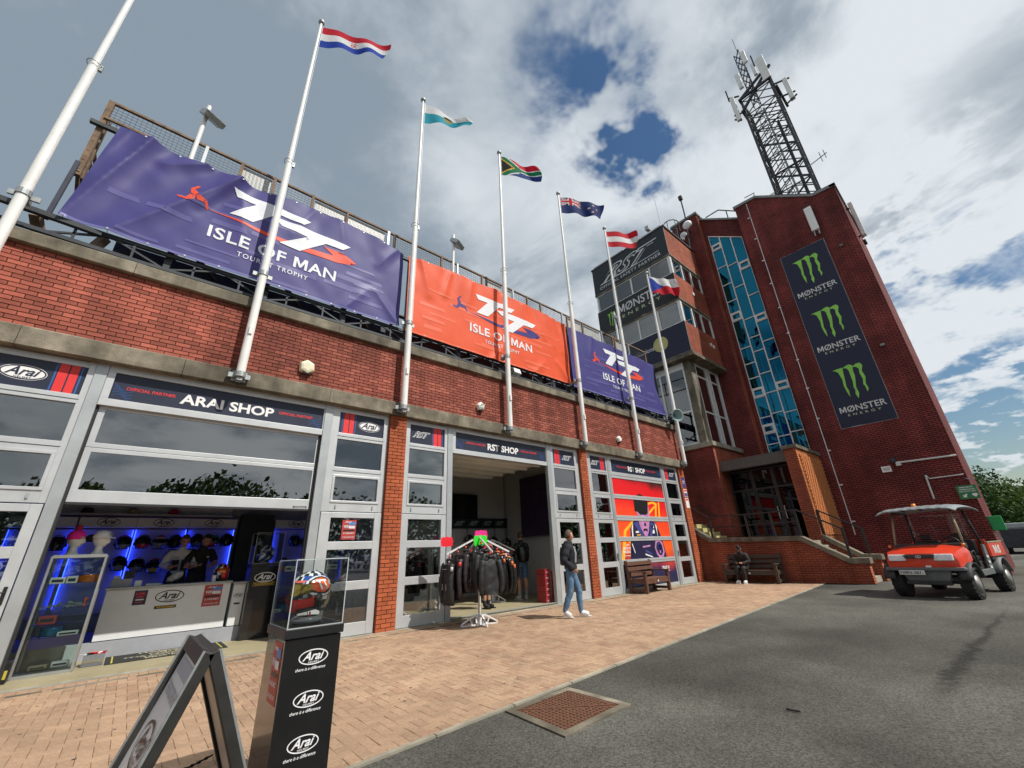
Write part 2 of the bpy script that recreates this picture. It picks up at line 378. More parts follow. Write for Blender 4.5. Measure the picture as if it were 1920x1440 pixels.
# flat lettering and shapes --------------------------------------------------
_tc = {}
def text2d(body, shear=0.0, bold=0.0, spacing=1.0):
    k = (body, shear, bold, spacing)
    if k in _tc: return _tc[k]
    cu = bpy.data.curves.new('t', 'FONT'); cu.body = body; cu.size = 1.0; cu.shear = shear; cu.offset = bold; cu.space_character = spacing
    cu.dimensions = '2D'; cu.fill_mode = 'FRONT'; cu.resolution_u = 3
    ob = bpy.data.objects.new('t', cu); COL.objects.link(ob)
    me = ob.to_mesh(); vs = [(v.co.x, v.co.y) for v in me.vertices]; fs = [tuple(p.vertices) for p in me.polygons]
    ob.to_mesh_clear(); bpy.data.objects.remove(ob); bpy.data.curves.remove(cu)
    if 'M' in body and bold > .003 and body.isupper() and 'Ö' not in body:
        par = list(range(len(vs)))   # a heavy M folds over itself: swap it for a clean one
        def fd(i):
            while par[i] != i: par[i] = par[par[i]]; i = par[i]
            return i
        for f in fs:
            for i in f[1:]: par[fd(i)] = fd(f[0])
        comp = {}
        for i in range(len(vs)): comp.setdefault(fd(i), []).append(i)
        order = sorted((c for c in comp.values() if len(c) > 2), key=lambda c: min(vs[i][0] for i in c)); chars = body.replace(' ', '')
        if len(order) == len(chars):
            drop = set(); add = []
            for k2, ch in enumerate(chars):
                if ch == 'M':
                    c = order[k2]; drop |= set(c); x0, x1 = min(vs[i][0] for i in c), max(vs[i][0] for i in c); y0, y1 = min(vs[i][1] for i in c), max(vs[i][1] for i in c)
                    w_ = .17+bold*1.5; sh = shear*.0
                    add.append([(x0+(x1-x0)*a, y0+(y1-y0)*b) for a, b in ((0,0),(0,1),(w_+.06,1),(.5,.42),(.94-w_,1),(1,1),(1,0),(1-w_,0),(1-w_,.64),(.57,.12),(.43,.12),(w_,.64),(w_,0))])
            fs = [f for f in fs if f[0] not in drop]
            for P in add: fs.append(tuple(range(len(vs), len(vs)+len(P)))); vs = vs+P
    xs = [v[0] for v in vs]; ys = [v[1] for v in vs]; x0, x1, y0, y1 = min(xs), max(xs), min(ys), max(ys)
    out = ([((v[0]-x0)/(x1-x0), (v[1]-y0)/(y1-y0)) for v in vs], fs, (x1-x0)/(y1-y0))
    _tc[k] = out; return out
def fit(t, cx, cy, w=None, h=None):
    """text placed in a box centred at cx, cy"""
    vs, fs, asp = t
    if w is None: w = h*asp
    if h is None: h = w/asp
    return [(cx+(x-.5)*w, cy+(y-.5)*h) for x, y in vs], fs
def ell2d(cx, cy, a, b, n=36, rot=0.0):
    c, s = math.cos(rot), math.sin(rot)
    return [(cx+a*math.cos(t)*c-b*math.sin(t)*s, cy+a*math.cos(t)*s+b*math.sin(t)*c) for t in [2*math.pi*i/n for i in range(n)]], [tuple(range(n))]
def ring2d(cx, cy, a, b, t, n=36):
    o, _ = ell2d(cx, cy, a, b, n); i, _ = ell2d(cx, cy, a-t, b-t, n)
    return o+i, [(k, (k+1) % n, n+(k+1) % n, n+k) for k in range(n)]
def poly2d(pts): return list(pts), [tuple(range(len(pts)))]
def rect2d(x0, x1, y0, y1): return [(x0,y0),(x1,y0),(x1,y1),(x0,y1)], [(0,1,2,3)]
def cut2d(shape, step):
    """cut a flat shape along a grid so that it can follow a creased cloth"""
    vs, fs = shape; bm = bmesh.new(); bv = [bm.verts.new((x, y, 0)) for x, y in vs]
    for f in fs:
        try: bm.faces.new([bv[i] for i in f])
        except ValueError: pass
    xs = [v[0] for v in vs]; ys = [v[1] for v in vs]
    bmesh.ops.triangulate(bm, faces=bm.faces[:])
    for lo, hi, no in ((min(xs), max(xs), (1,0,0)), (min(ys), max(ys), (0,1,0))):
        k = math.ceil(lo/step)*step
        while k < hi:
            bmesh.ops.bisect_plane(bm, geom=bm.verts[:]+bm.edges[:]+bm.faces[:], plane_co=(no[0]*k, no[1]*k, 0), plane_no=no); k += step
    bm.verts.index_update()
    out = [(v.co.x, v.co.y) for v in bm.verts], [tuple(v.index for v in f.verts) for f in bm.faces]
    bm.free(); return out
class Plate:
    """a flat printed face: origin, right and up vectors, and small steps outwards for each layer"""
    def __init__(s, o, u, v, n=None, step=0.0025):
        s.o, s.u, s.v = Vector(o), Vector(u), Vector(v); s.n = Vector(n) if n else s.u.cross(s.v).normalized(); s.step = step
    def pt(s, a, b, lay): return s.o + s.u*a + s.v*b + s.n*(s.step*lay)
    def put(s, mb, shape, lay=1, mi=0):
        vs, fs = shape; return mb.add([s.pt(a, b, lay) for a, b in vs], fs, mi)
def lettering(name, plate, shapes, parent, mats):
    """shapes: list of (shape2d, layer, material index)"""
    mb = MB()
    for sh, lay, mi in shapes: plate.put(mb, sh, lay, mi)
    return mb.build(name, mats, parent)
def arai_shapes(cx, cy, w, ink=0, paper=1, lay=1, helmet=True, back=True):
    """oval helmet maker's mark: ring, field and italic name"""
    a, b = w/2, w*0.24; out = []
    if back: out.append((ell2d(cx, cy, a, b), lay, paper))
    out.append((ring2d(cx, cy, a*(0.97 if back else 1), b*(0.93 if back else 1), w*0.035), lay+1, ink))
    out.append((fit(text2d('Arai', 0.42, 0.022), cx-0.005*w, cy+0.035*w, w=w*0.74, h=w*0.27), lay+1, ink))
    if helmet: out.append((fit(text2d('HELMET', 0.0, 0.012, 1.15), cx+0.02*w, cy-0.155*w, w=w*0.36, h=w*0.055), lay+1, ink))
    return out
def rst_shapes(cx, cy, w, ink=0, inner=1, lay=1, asp=3.0):
    h = w/asp
    return [(fit(text2d('RST', 0.75, 0.05), cx, cy, w=w, h=h), lay, ink), (fit(text2d('RST', 0.75, 0.0), cx, cy, w=w*0.955, h=h*0.84), lay+1, inner)]
# ================================================================== ground
F = 8.93; G = 9.05
M['asphalt'] = mat('asphalt', (0.088, 0.086, 0.074), 0.93, var=0.25, scale=0.55, bump=0.9, bscale=130, spec=0.25)
def asphalt_detail():
    m = M['asphalt']; nt = m.node_tree; N = nt.nodes; L = nt.links; b = N['Principled BSDF']
    src = b.inputs['Base Color'].links[0].from_socket
    tc = N.new('ShaderNodeTexCoord')
    # aggregate: pale and dark chips
    vo = N.new('ShaderNodeTexVoronoi'); vo.inputs['Scale'].default_value = 75; L.new(tc.outputs['Object'], vo.inputs['Vector'])
    r = N.new('ShaderNodeMapRange'); r.inputs[3].default_value = 0.60; r.inputs[4].default_value = 1.5
    sp = N.new('ShaderNodeSeparateColor'); L.new(vo.outputs['Color'], sp.inputs[0]); L.new(sp.outputs[0], r.inputs[0])
    s1 = N.new('ShaderNodeVectorMath'); s1.operation = 'SCALE'; L.new(src, s1.inputs[0]); L.new(r.outputs[0], s1.inputs['Scale'])
    # worn, dusty areas and old spills
    n = N.new('ShaderNodeTexNoise'); n.inputs['Scale'].default_value = 0.28; n.inputs['Detail'].default_value = 9; n.inputs['Roughness'].default_value = 0.62; L.new(tc.outputs['Object'], n.inputs['Vector'])
    r2 = N.new('ShaderNodeMapRange'); r2.inputs[1].default_value = 0.35; r2.inputs[2].default_value = 0.68; r2.inputs[3].default_value = 0.72; r2.inputs[4].default_value = 1.38; L.new(n.outputs[0], r2.inputs[0])
    s2 = N.new('ShaderNodeVectorMath'); s2.operation = 'SCALE'; L.new(s1.outputs[0], s2.inputs[0]); L.new(r2.outputs[0], s2.inputs['Scale'])
    # broad worn bands, dark patched areas and a few hairline cracks
    n4 = N.new('ShaderNodeTexNoise'); n4.inputs['Scale'].default_value = 0.11; n4.inputs['Detail'].default_value = 4; n4.inputs['Distortion'].default_value = 1.2; L.new(tc.outputs['Object'], n4.inputs['Vector'])
    r4 = N.new('ShaderNodeMapRange'); r4.inputs[1].default_value = 0.40; r4.inputs[2].default_value = 0.60; r4.inputs[3].default_value = 0.78; r4.inputs[4].default_value = 1.2; L.new(n4.outputs[0], r4.inputs[0])
    s3 = N.new('ShaderNodeVectorMath'); s3.operation = 'SCALE'; L.new(s2.outputs[0], s3.inputs[0]); L.new(r4.outputs[0], s3.inputs['Scale'])
    wn = N.new('ShaderNodeTexNoise'); wn.inputs['Scale'].default_value = 1.2; wn.inputs['Detail'].default_value = 3; L.new(tc.outputs['Object'], wn.inputs['Vector'])
    wa = N.new('ShaderNodeVectorMath'); wa.operation = 'MULTIPLY_ADD'; L.new(wn.outputs['Color'], wa.inputs[0]); wa.inputs[1].default_value = (.7, .7, 0); L.new(tc.outputs['Object'], wa.inputs[2])
    v2 = N.new('ShaderNodeTexVoronoi'); v2.feature = 'DISTANCE_TO_EDGE'; v2.inputs['Scale'].default_value = 0.33; L.new(wa.outputs[0], v2.inputs['Vector'])
    r5 = N.new('ShaderNodeMapRange'); r5.inputs[1].default_value = 0.0; r5.inputs[2].default_value = 0.003; r5.inputs[3].default_value = 0.84; r5.inputs[4].default_value = 1.0; L.new(v2.outputs[0], r5.inputs[0])
    s4 = N.new('ShaderNodeVectorMath'); s4.operation = 'SCALE'; L.new(s3.outputs[0], s4.inputs[0]); L.new(r5.outputs[0], s4.inputs['Scale'])
    # one old spill: a feathered dark run towards the buggy
    A_, B_ = on_z(1895, 1130, 0), on_z(1752, 1305, 0); D_ = (B_-A_).normalized(); ln = (B_-A_).length
    sb = N.new('ShaderNodeVectorMath'); sb.operation = 'SUBTRACT'; L.new(tc.outputs['Object'], sb.inputs[0]); sb.inputs[1].default_value = (A_.x, A_.y, 0)
    def dotn(v):
        n_ = N.new('ShaderNodeVectorMath'); n_.operation = 'DOT_PRODUCT'; L.new(sb.outputs[0], n_.inputs[0]); n_.inputs[1].default_value = v; return n_.outputs['Value']
    def mp(x, a0, a1, b0, b1):
        n_ = N.new('ShaderNodeMapRange'); L.new(x, n_.inputs[0])
        for i_, v_ in enumerate((a0, a1, b0, b1)): n_.inputs[i_+1].default_value = v_
        return n_.outputs[0]
    def mt(op, x, y):
        n_ = N.new('ShaderNodeMath'); n_.operation = op
        for i_, v_ in enumerate((x, y)):
            if isinstance(v_, float): n_.inputs[i_].default_value = v_
            else: L.new(v_, n_.inputs[i_])
        return n_.outputs[0]
    al = dotn(tuple(D_)); ac = mt('ABSOLUTE', mt('ADD', dotn((-D_.y, D_.x, 0)), mp(wn.outputs[0], 0, 1, -.12, .12)), 0.0)
    n6 = N.new('ShaderNodeTexNoise'); n6.inputs['Scale'].default_value = 9; n6.inputs['Detail'].default_value = 5; L.new(tc.outputs['Object'], n6.inputs['Vector'])
    wid = mp(al, 0, ln, .015, .12); q_ = mt('SUBTRACT', 1.0, mt('DIVIDE', ac, wid)); q_ = mt('ADD', q_, mp(n6.outputs[0], .3, .7, -.55, .55))
    q_ = mt('MULTIPLY', mp(q_, -.1, .75, 0, 1), mt('MULTIPLY', mp(al, 0.0, ln*.45, 0, 1), mp(al, ln*.9, ln*1.04, 1, 0)))
    s5 = N.new('ShaderNodeVectorMath'); s5.operation = 'SCALE'; L.new(s4.outputs[0], s5.inputs[0]); L.new(mp(q_, 0, 1, 1.0, .42), s5.inputs['Scale'])
    L.new(s5.outputs[0], b.inputs['Base Color'])
asphalt_detail()
g = MB(); g.face([(-700,-700,-.012),(900,-700,-.012),(900,900,-.012),(-700,900,-.012)])
o = g.build('ground', 'asphalt'); tag(o, 'grey worn asphalt yard in front of the paving', None); struct(o)

# dark dried spill and a scrap of rubber on the asphalt
M['spill'] = mat('spill', (0.035, 0.037, 0.034), 0.8, var=0.3, scale=8)
def blob(cx, cy, L_, W_, ang, n=40, seed=0):
    pts = []
    for i in range(n):
        t = 2*math.pi*i/n
        k = 0.72+0.5*noise.noise(Vector((math.cos(t)*1.7+seed, math.sin(t)*1.7, seed*3.1)))+0.25*noise.noise(Vector((math.cos(t)*6+seed, math.sin(t)*6, 5)))
        a, b = L_*k*math.cos(t), W_*k*math.sin(t); pts.append((cx+a*math.cos(ang)-b*math.sin(ang), cy+a*math.sin(ang)+b*math.cos(ang), -.008))
    return pts

# ------------------------------------------------------------------ block paving
M['paver'] = mat('paver', (0.39, 0.262, 0.172), 0.9, var=0.2, scale=30, bump=0.5, bscale=150, spec=0.2, streak=.12, obj_var=0.10)
M['paver_b'] = mat('paver_b', (0.355, 0.235, 0.155), 0.9, var=0.22, scale=30, bump=0.5, bscale=150, spec=0.2, streak=.12)
M['paver_c'] = mat('paver_c', (0.42, 0.288, 0.19), 0.9, var=0.22, scale=30, bump=0.5, bscale=150, spec=0.2, streak=.12)
M['paver_d'] = mat('paver_d', (0.375, 0.238, 0.158), 0.9, var=0.22, scale=30, bump=0.5, bscale=150, spec=0.2, streak=.12)
M['sand'] = mat('sand', (0.23, 0.165, 0.115), 0.95, var=0.3, scale=12)
KA = Vector((1.516, 3.587)); KB = Vector((17.73, 4.887)); KD = (KB-KA).normalized(); KN = Vector((-KD.y, KD.x))
def kside(p): return (Vector((p[0], p[1]))-KA).dot(KN)
def clip_poly(pts):
    out = []
    for i, p in enumerate(pts):
        q = pts[(i+1) % len(pts)]; a, b = kside(p)-.055, kside(q)-.055
        if a >= 0: out.append(p)
        if (a >= 0) != (b >= 0):
            t = a/(a-b); out.append((p[0]+(q[0]-p[0])*t, p[1]+(q[1]-p[1])*t))
    return out
sand = MB(); pX0, pX1 = -7.0, 17.98
def kline(x, off=0): return KA.y + (x-KA.x)*KD.y/KD.x + off
sand.face([(pX0, kline(pX0), -.006), (pX1, kline(pX1), -.006), (pX1, 9.02, -.006), (pX0, 9.02, -.006)])
paving = sand.build('paving', 'sand'); tag(paving, 'sandy block paving laid in herringbone along the shopfronts', None); struct(paving)
PW, PL, JT = 0.1, 0.2, 0.0022
def paver_mesh(l, w, h=0.02):
    b = MB(); c = 0.0025
    x, y = l/2-JT/2, w/2-JT/2
    lo = [(-x,-y,-h),(x,-y,-h),(x,y,-h),(-x,y,-h)]; md = [(-x,-y,-c),(x,-y,-c),(x,y,-c),(-x,y,-c)]; tp = [(-x+c,-y+c,0),(x-c,-y+c,0),(x-c,y-c,0),(-x+c,y-c,0)]
    b.add(lo+md+tp, [(0,1,5,4),(1,2,6,5),(2,3,7,6),(3,0,4,7),(4,5,9,8),(5,6,10,9),(6,7,11,10),(7,4,8,11),(8,9,10,11)])
    me = bpy.data.meshes.new('paver'); me.from_pydata(b.v, [], b.f); me.materials.append(M['paver']); me.update(); return me
pv_me = paver_mesh(PL, PW)
hb = []; yTop = 8.50
for cx in range(int(pX0/PW), int(pX1/PW)+1):
    for cy in range(int(2.6/PW), int(yTop/PW)):
        k = (cx-cy) % 4
        if k == 0: q = (cx*PW, cy*PW, PL, PW)
        elif k == 3: q = (cx*PW, cy*PW, PW, PL)
        else: continue
        x0, y0, w, h = q
        if x0+w > pX1 or y0+h > yTop+.1: continue
        ins = [kside(p)-.055 for p in ((x0,y0),(x0+w,y0),(x0+w,y0+h),(x0,y0+h))]
        if max(ins) <= 0.02: continue
        hb.append((q, min(ins) >= 0))
for cx in range(int(pX0/0.105), int(pX1/0.105)): hb.append(((cx*0.105, 8.62, 0.105, 0.215), True))
def pix_size(x, y, z, s):
    d = Vector((x, y, z-CAMZ)); dep = d.dot(cf)
    if dep < .3: return 0
    px = 960+770.55*d.dot(cr)/dep; py = 720-770.55*d.dot(cu_)/dep
    if not (-30 < px < 1950 and -30 < py < 1470): return 0
    return 770.55*s/dep
full = [h for h in hb if h[1] and h[0][1] < 8.55]
full.sort(key=lambda h: -pix_size(h[0][0]+h[0][2]/2, h[0][1]+h[0][3]/2, 0, 0.2))
single = set(id(h) for h in full[:300])
stuff = MB(); rnd = random.Random(3); first = None
for h in hb:
    (x0, y0, w, l), ok = h; dz = rnd.uniform(0, 0.004)
    if id(h) in single:
        ob = bpy.data.objects.new('paver', pv_me); COL.objects.link(ob); ob.parent = paving
        ob.location = (x0+w/2, y0+l/2, 0.003+dz); ob.rotation_euler = (rnd.gauss(0,.008), rnd.gauss(0,.008), (0 if w > l else math.pi/2)+rnd.gauss(0,.004))
        continue
    j = JT/2; P = [(x0+j,y0+j),(x0+w-j,y0+j),(x0+w-j,y0+l-j),(x0+j,y0+l-j)]
    if not ok: P = clip_poly(P)
    if len(P) < 3: continue
    mi = rnd.choice((0,0,1,2,3)); n = len(P); cxx = sum(p[0] for p in P)/n; cyy = sum(p[1] for p in P)/n
    tp = [(cxx+(p[0]-cxx)*(1-.008/max(w,.1)), cyy+(p[1]-cyy)*(1-.006/.1), 0.003+dz) for p in P]; md = [(p[0], p[1], -.001+dz) for p in P]; lo = [(p[0], p[1], -.012) for p in P]
    fs = [tuple(range(2*n, 3*n))]
    for i in range(n):
        k2 = (i+1) % n; fs += [(i, k2, n+k2, n+i), (n+i, n+k2, 2*n+k2, 2*n+i)]
    stuff.add(lo+md+tp, fs, mi)
o = stuff.build('pavers', ['paver', 'paver_b', 'paver_c', 'paver_d'], paving); o['kind'] = 'stuff'; o['label'] = 'farther herringbone paving blocks along the shops'

gum = MB(); rg = random.Random(12)
for k in range(150):
    x, y = rg.uniform(-1.5, 15), rg.uniform(4.0, 8.4)
    if kside((x, y)) < .12: continue
    r = rg.uniform(.008, .02); gum.face([(x+r*math.cos(a)*rg.uniform(.8, 1.2), y+r*math.sin(a)*rg.uniform(.8, 1.2), .0078) for a in [j*math.pi/4 for j in range(8)]])
M['gum'] = mat('gum', (.10, .085, .07), .8); o = gum.build('gum_spots', 'gum', paving); o['kind'] = 'stuff'
# flush kerb edging, threshold and drainage channel
edge = thing('kerb_edging', 'narrow pale flush kerb between paving and asphalt', None, (KA.x, KA.y, 0)); struct(edge)
k = -8.4
while k < 16.2:
    a = KA+KD*k; b2 = KA+KD*(k+.905); n = KN*.05
    mb = MB(); e = .004
    a2, b3 = a+KD*e, b2-KD*e
    mb.prism([(*a2, -.03), (*b3, -.03), (*(b3+n), -.03), (*(a2+n), -.03)], (0, 0, .036+random.uniform(-.002, .002)))
    mb.build('kerb_stone', 'concrete_light', edge); k += .91
mb = MB(); mb.box(pX0, 17.7, 8.50, 8.615, -.02, .004); o = mb.build('drainage_channel', 'concrete'); tag(o, 'thin grey drainage channel across the paving before the shops', None); struct(o)
mb = MB(); mb.box(-2.39, 17.5, 8.838, 9.02, -.02, .012); o = mb.build('threshold_strip', 'concrete_light'); tag(o, 'worn concrete threshold strip under the shop doors', None); struct(o)

# manhole with a rusty chequered lid
mh_pts = [Vector(p) for p in ((3.04, 3.60), (3.79, 3.64), (3.79, 2.98), (3.00, 2.94))]
man = thing('manhole_cover', 'rusty brown ribbed manhole lid in a concrete surround at the kerb', 'manhole', (3.4, 3.3, 0))
mb = MB(); cen = sum(mh_pts, Vector((0,0)))/4
def ringpts(s): return [cen+(p-cen)*s for p in mh_pts]
A, B_ = ringpts(1.22), ringpts(1.0)
for i in range(4):
    j = (i+1) % 4
    mb.prism([(*A[i], -.03), (*A[j], -.03), (*B_[j], -.03), (*B_[i], -.03)], (0, 0, .032))
mb.build('surround', 'concrete', man)
M['rust_lid'] = mat('rust_lid', (0.15, 0.07, 0.04), 0.75, metal=0.3, var=0.4, scale=25, bump=0.3)
C_ = ringpts(.985)
mb = MB(); mb.prism([(*p, -.03) for p in C_], (0, 0, .029)); mb.build('lid', 'rust_lid', man)
mb = MB()
u = (C_[1]-C_[0]); v = (C_[3]-C_[0])
for i in range(16):
    for j in range(14):
        if abs((i+.5)/16-(j+.5)/14) < .03: continue
        p = C_[0]+u*((i+.5)/16)+v*((j+.5)/14); uu = u.normalized()*.013; vv = v.normalized()*.012
        q = [p-uu-vv, p+uu-vv, p+uu+vv, p-uu+vv]; mb.prism([(*t, -.002) for t in q], (0, 0, .007))
p, q = C_[0], C_[2]; mb.bar((*p, .001), (*q, .001), .02, .012)
mb.build('tread_pattern', 'rust_lid', man)['kind'] = 'stuff'

mb = MB(); c0 = on_z(1475, 1331, -.004); c1 = on_z(1500, 1335, -.004); mb.tube([c0+(c1-c0)*(k/8)+Vector((0, -.03*math.sin(math.pi*k/8), .006)) for k in range(9)], .009, 6)
o = mb.build('rubber_strip', 'rubber', smooth=True); tag(o, 'small curved black rubber scrap on the open asphalt', 'scrap')

# ================================================================== shop building
BLD = thing('shop_building', 'long red brick grandstand shop building with three glazed bays', 'building', (7.5, 9.05, 0))
BX0, BX1 = -8.0, 17.68
def brick_mesh(l, h, d, c=0.003, nm='brick', m_='brick'):
    b = MB(); x, z = l/2, h/2
    fr = [(-x+c,0,-z+c),(x-c,0,-z+c),(x-c,0,z-c),(-x+c,0,z-c)]; md = [(-x,c,-z),(x,c,-z),(x,c,z),(-x,c,z)]; bk = [(-x,d,-z),(x,d,-z),(x,d,z),(-x,d,z)]
    b.add(fr+md+bk, [(0,1,2,3)]+[t for i in range(4) for t in ((i+4,(i+1)%4+4,(i+1)%4,i), (i+8,(i+1)%4+8,(i+1)%4+4,i+4))])
    me = bpy.data.meshes.new(nm); me.from_pydata(b.v, [], b.f); me.materials.append(M[m_]); me.update(); return me, b
def brick_wall(x0, x1, z0, z1, yf, parent, ch, bl=0.225, nsingle=300, m_='brick', mats=('brick', 'brick_b', 'brick_c'), minpx=9):
    """running bond: the nearest bricks as objects of their own, the others joined"""
    rows = round((z1-z0)/ch); ch = (z1-z0)/rows; jt = 0.011; lst = []
    for r in range(rows):
        x = x0 - (bl/2 if r % 2 else 0)
        while x < x1-.01:
            a, b = max(x, x0), min(x+bl, x1)
            if b-a > .03: lst.append((a, b, z0+ch*(r+.5)))
            x += bl
    fullw = [q for q in lst if abs(q[1]-q[0]-bl) < .001]
    halfw = [q for q in lst if abs(q[1]-q[0]-bl/2) < .001]
    fullw.sort(key=lambda q: -pix_size((q[0]+q[1])/2, yf, q[2], bl))
    cand = [q for q in fullw if pix_size((q[0]+q[1])/2, yf, q[2], bl) > minpx]
    sing = set(cand[:nsingle]); me, _ = brick_mesh(bl-jt, ch-jt, .03, m_=m_); mb = MB(); rn = random.Random(11)
    meh = None
    for q in lst:
        dy = rn.uniform(-.0015, .0015)
        if q in sing:
            ob = bpy.data.objects.new('brick', me); COL.objects.link(ob); ob.parent = parent; ob.location = ((q[0]+q[1])/2, yf+dy, q[2]); ob.rotation_euler = (0, rn.gauss(0,.002), rn.gauss(0,.002)); continue
        if q in halfw and len(sing) < 290 and nsingle < 300:
            if meh is None: meh, _ = brick_mesh(bl/2-jt, ch-jt, .03, m_=m_)
            ob = bpy.data.objects.new('brick', meh); COL.objects.link(ob); ob.parent = parent; ob.location = ((q[0]+q[1])/2, yf+dy, q[2]); continue
        _, b = brick_mesh_cached(q[1]-q[0]-jt, ch-jt)
        mb.add([((q[0]+q[1])/2+v[0], yf+dy+v[1], q[2]+v[2]) for v in b.v], b.f, rn.choice((0, 0, 1, 2)))
    if mb.f:
        o = mb.build('brickwork', list(mats), parent); o['kind'] = 'stuff'
_bc = {}
def brick_mesh_cached(l, h):
    k = (round(l, 4), round(h, 4))
    if k not in _bc:
        b = MB(); c = .003; x, z = l/2, h/2; d = .03
        fr = [(-x+c,0,-z+c),(x-c,0,-z+c),(x-c,0,z-c),(-x+c,0,z-c)]; md = [(-x,c,-z),(x,c,-z),(x,c,z),(-x,c,z)]; bk = [(-x,d,-z),(x,d,-z),(x,d,z),(-x,d,z)]
        b.add(fr+md+bk, [(0,1,2,3)]+[t for i in range(4) for t in ((i+4,(i+1)%4+4,(i+1)%4,i), (i+8,(i+1)%4+8,(i+1)%4+4,i+4))]); _bc[k] = b
    return None, _bc[k]

mb = MB(); mb.box(BX0, BX1-.012, F+.011, F+.24, 4.56, 6.25); upper = mb.build('upper_wall', 'mortar', BLD)
brick_wall(-4.2, BX1, 4.87, 6.25, F, upper, .0767)
mb = MB(); mb.box(BX1-.011, BX1, F+.012, F+.22, 4.87, 6.25); mb.build('end_bricks', 'brick_b', BLD)
mb = MB(); mb.box(BX0, -4.2, F, F+.01, 4.87, 6.25); mb.build('plain_wall', 'brick_b', BLD)
PIERS = [(-2.82, -2.39), (3.96, 4.39), (10.74, 11.11), (17.25, 17.68)]
for i, (a, b) in enumerate(PIERS):
    mb = MB(); mb.box(a+.012, b-.012, F+.012, F+.32, 0, 4.54); p = mb.build('pier', 'mortar', BLD)
    brick_wall(a, b, 0.0, 4.54, F, p, .0797, bl=(b-a)/2, nsingle=299 if i in (1, 2) else 150, m_='brick_pier', mats=('brick_pier', 'brick_b', 'brick_c'))
    mb = MB(); mb.box(a-.001, a+.0115, F+.03, F+.32, 0, 4.54); mb.box(b-.0115, b+.001, F+.03, F+.32, 0, 4.54); mb.build('pier_side', 'brick_b', p)
mb = MB(); mb.box(BX0, -2.83, F+.01, F+.3, 0, 4.54); mb.build('plain_wall', 'brick_b', BLD)

def course(name, z0, z1, y0, y1, segs, mname):
    for a, b in segs:
        mb = MB(); n = max(2, int((b-a)/.25))
        def prof(t, k):
            x = a+.004+(b-a-.008)*t; w = lambda s: .006*noise.noise(Vector((x*3, s*5, 1.7)))+.004*noise.noise(Vector((x*11, s*7, 4)))
            P = [(y1, z0), (y0+.01, z0+w(1)), (y0+w(2), z0+.012), (y0+w(3), z1-.02), (y0+.02, z1+w(4)), (y1, z1+.012)]
            return (x, *P[k])
        base = len(mb.v)
        for i in range(n+1):
            for k2 in range(6): mb.v.append(prof(i/n, k2))
        for i in range(n):
            for k2 in range(6):
                j2 = (k2+1) % 6; mb.f.append((base+i*6+k2, base+i*6+j2, base+(i+1)*6+j2, base+(i+1)*6+k2)); mb.m.append(0)
        mb.f.append(tuple(base+k2 for k2 in range(5, -1, -1))); mb.f.append(tuple(base+n*6+k2 for k2 in range(6))); mb.m += [0, 0]
        mb.build(name, mname, BLD, smooth=False)
POLEX = [-2.62, .79, 4.16, 7.5, 10.86, 14.13, 17.52]
def segs(x0, x1, cuts): c = [x0]+[k for k in cuts if x0 < k < x1]+[x1]; return list(zip(c[:-1], c[1:]))
course('band_stone', 4.54, 4.865, F-.08, F+.2, segs(BX0, BX1+.02, [-6, -3.9, -2.05, -.05, .79, 2.5, 4.16, 5.8, 7.5, 9.2, 10.86, 12.5, 14.13, 15.9]), 'concrete')
course('coping_stone', 6.252, 6.49, F-.09, F+.35, segs(BX0, BX1+.03, [-5.5, -2.6, -1.1, .8, 2.5, 4.1, 5.8, 7.5, 9.2, 10.8, 12.5, 14.1, 15.9]), 'concrete')
# interior shell
M['floor_in'] = mat('floor_in', (0.36, 0.31, 0.19), 0.55, var=0.12, scale=2, dirt=0.12)
M['wall_in'] = mat('wall_in', (0.5, 0.5, 0.5), 0.8, var=0.05)
M['wall_grey'] = mat('wall_grey', (0.30, 0.30, 0.31), 0.8, var=0.06)
M['ceil'] = mat('ceil', (0.30, 0.30, 0.30), 0.8, var=0.06)
BACK = 14.2
mb = MB(); mb.box(-2.45, 17.45, 9.021, BACK, -.05, .045); mb.build('floor', 'floor_in', BLD)
mb = MB(); mb.box(-2.8, 17.6, BACK, BACK+.2, 0, 6.2); mb.build('back_wall', 'wall_grey', BLD)
mb = MB(); mb.box(-2.8, 17.6, F+.26, BACK-.002, 4.6, 4.75); mb.build('shop_ceiling', 'ceil', BLD)
mb = MB(); mb.box(-8, 17.66, F+.36, BACK+.2, 6.26, 6.36); mb.build('roof_deck', 'steel_dark', BLD)
for x in (-2.7, 4.175, 10.92, 17.46):
    mb = MB(); mb.box(x-.06, x+.06, F+.325, BACK-.002, .05, 4.6); mb.build('party_wall', 'wall_in', BLD)

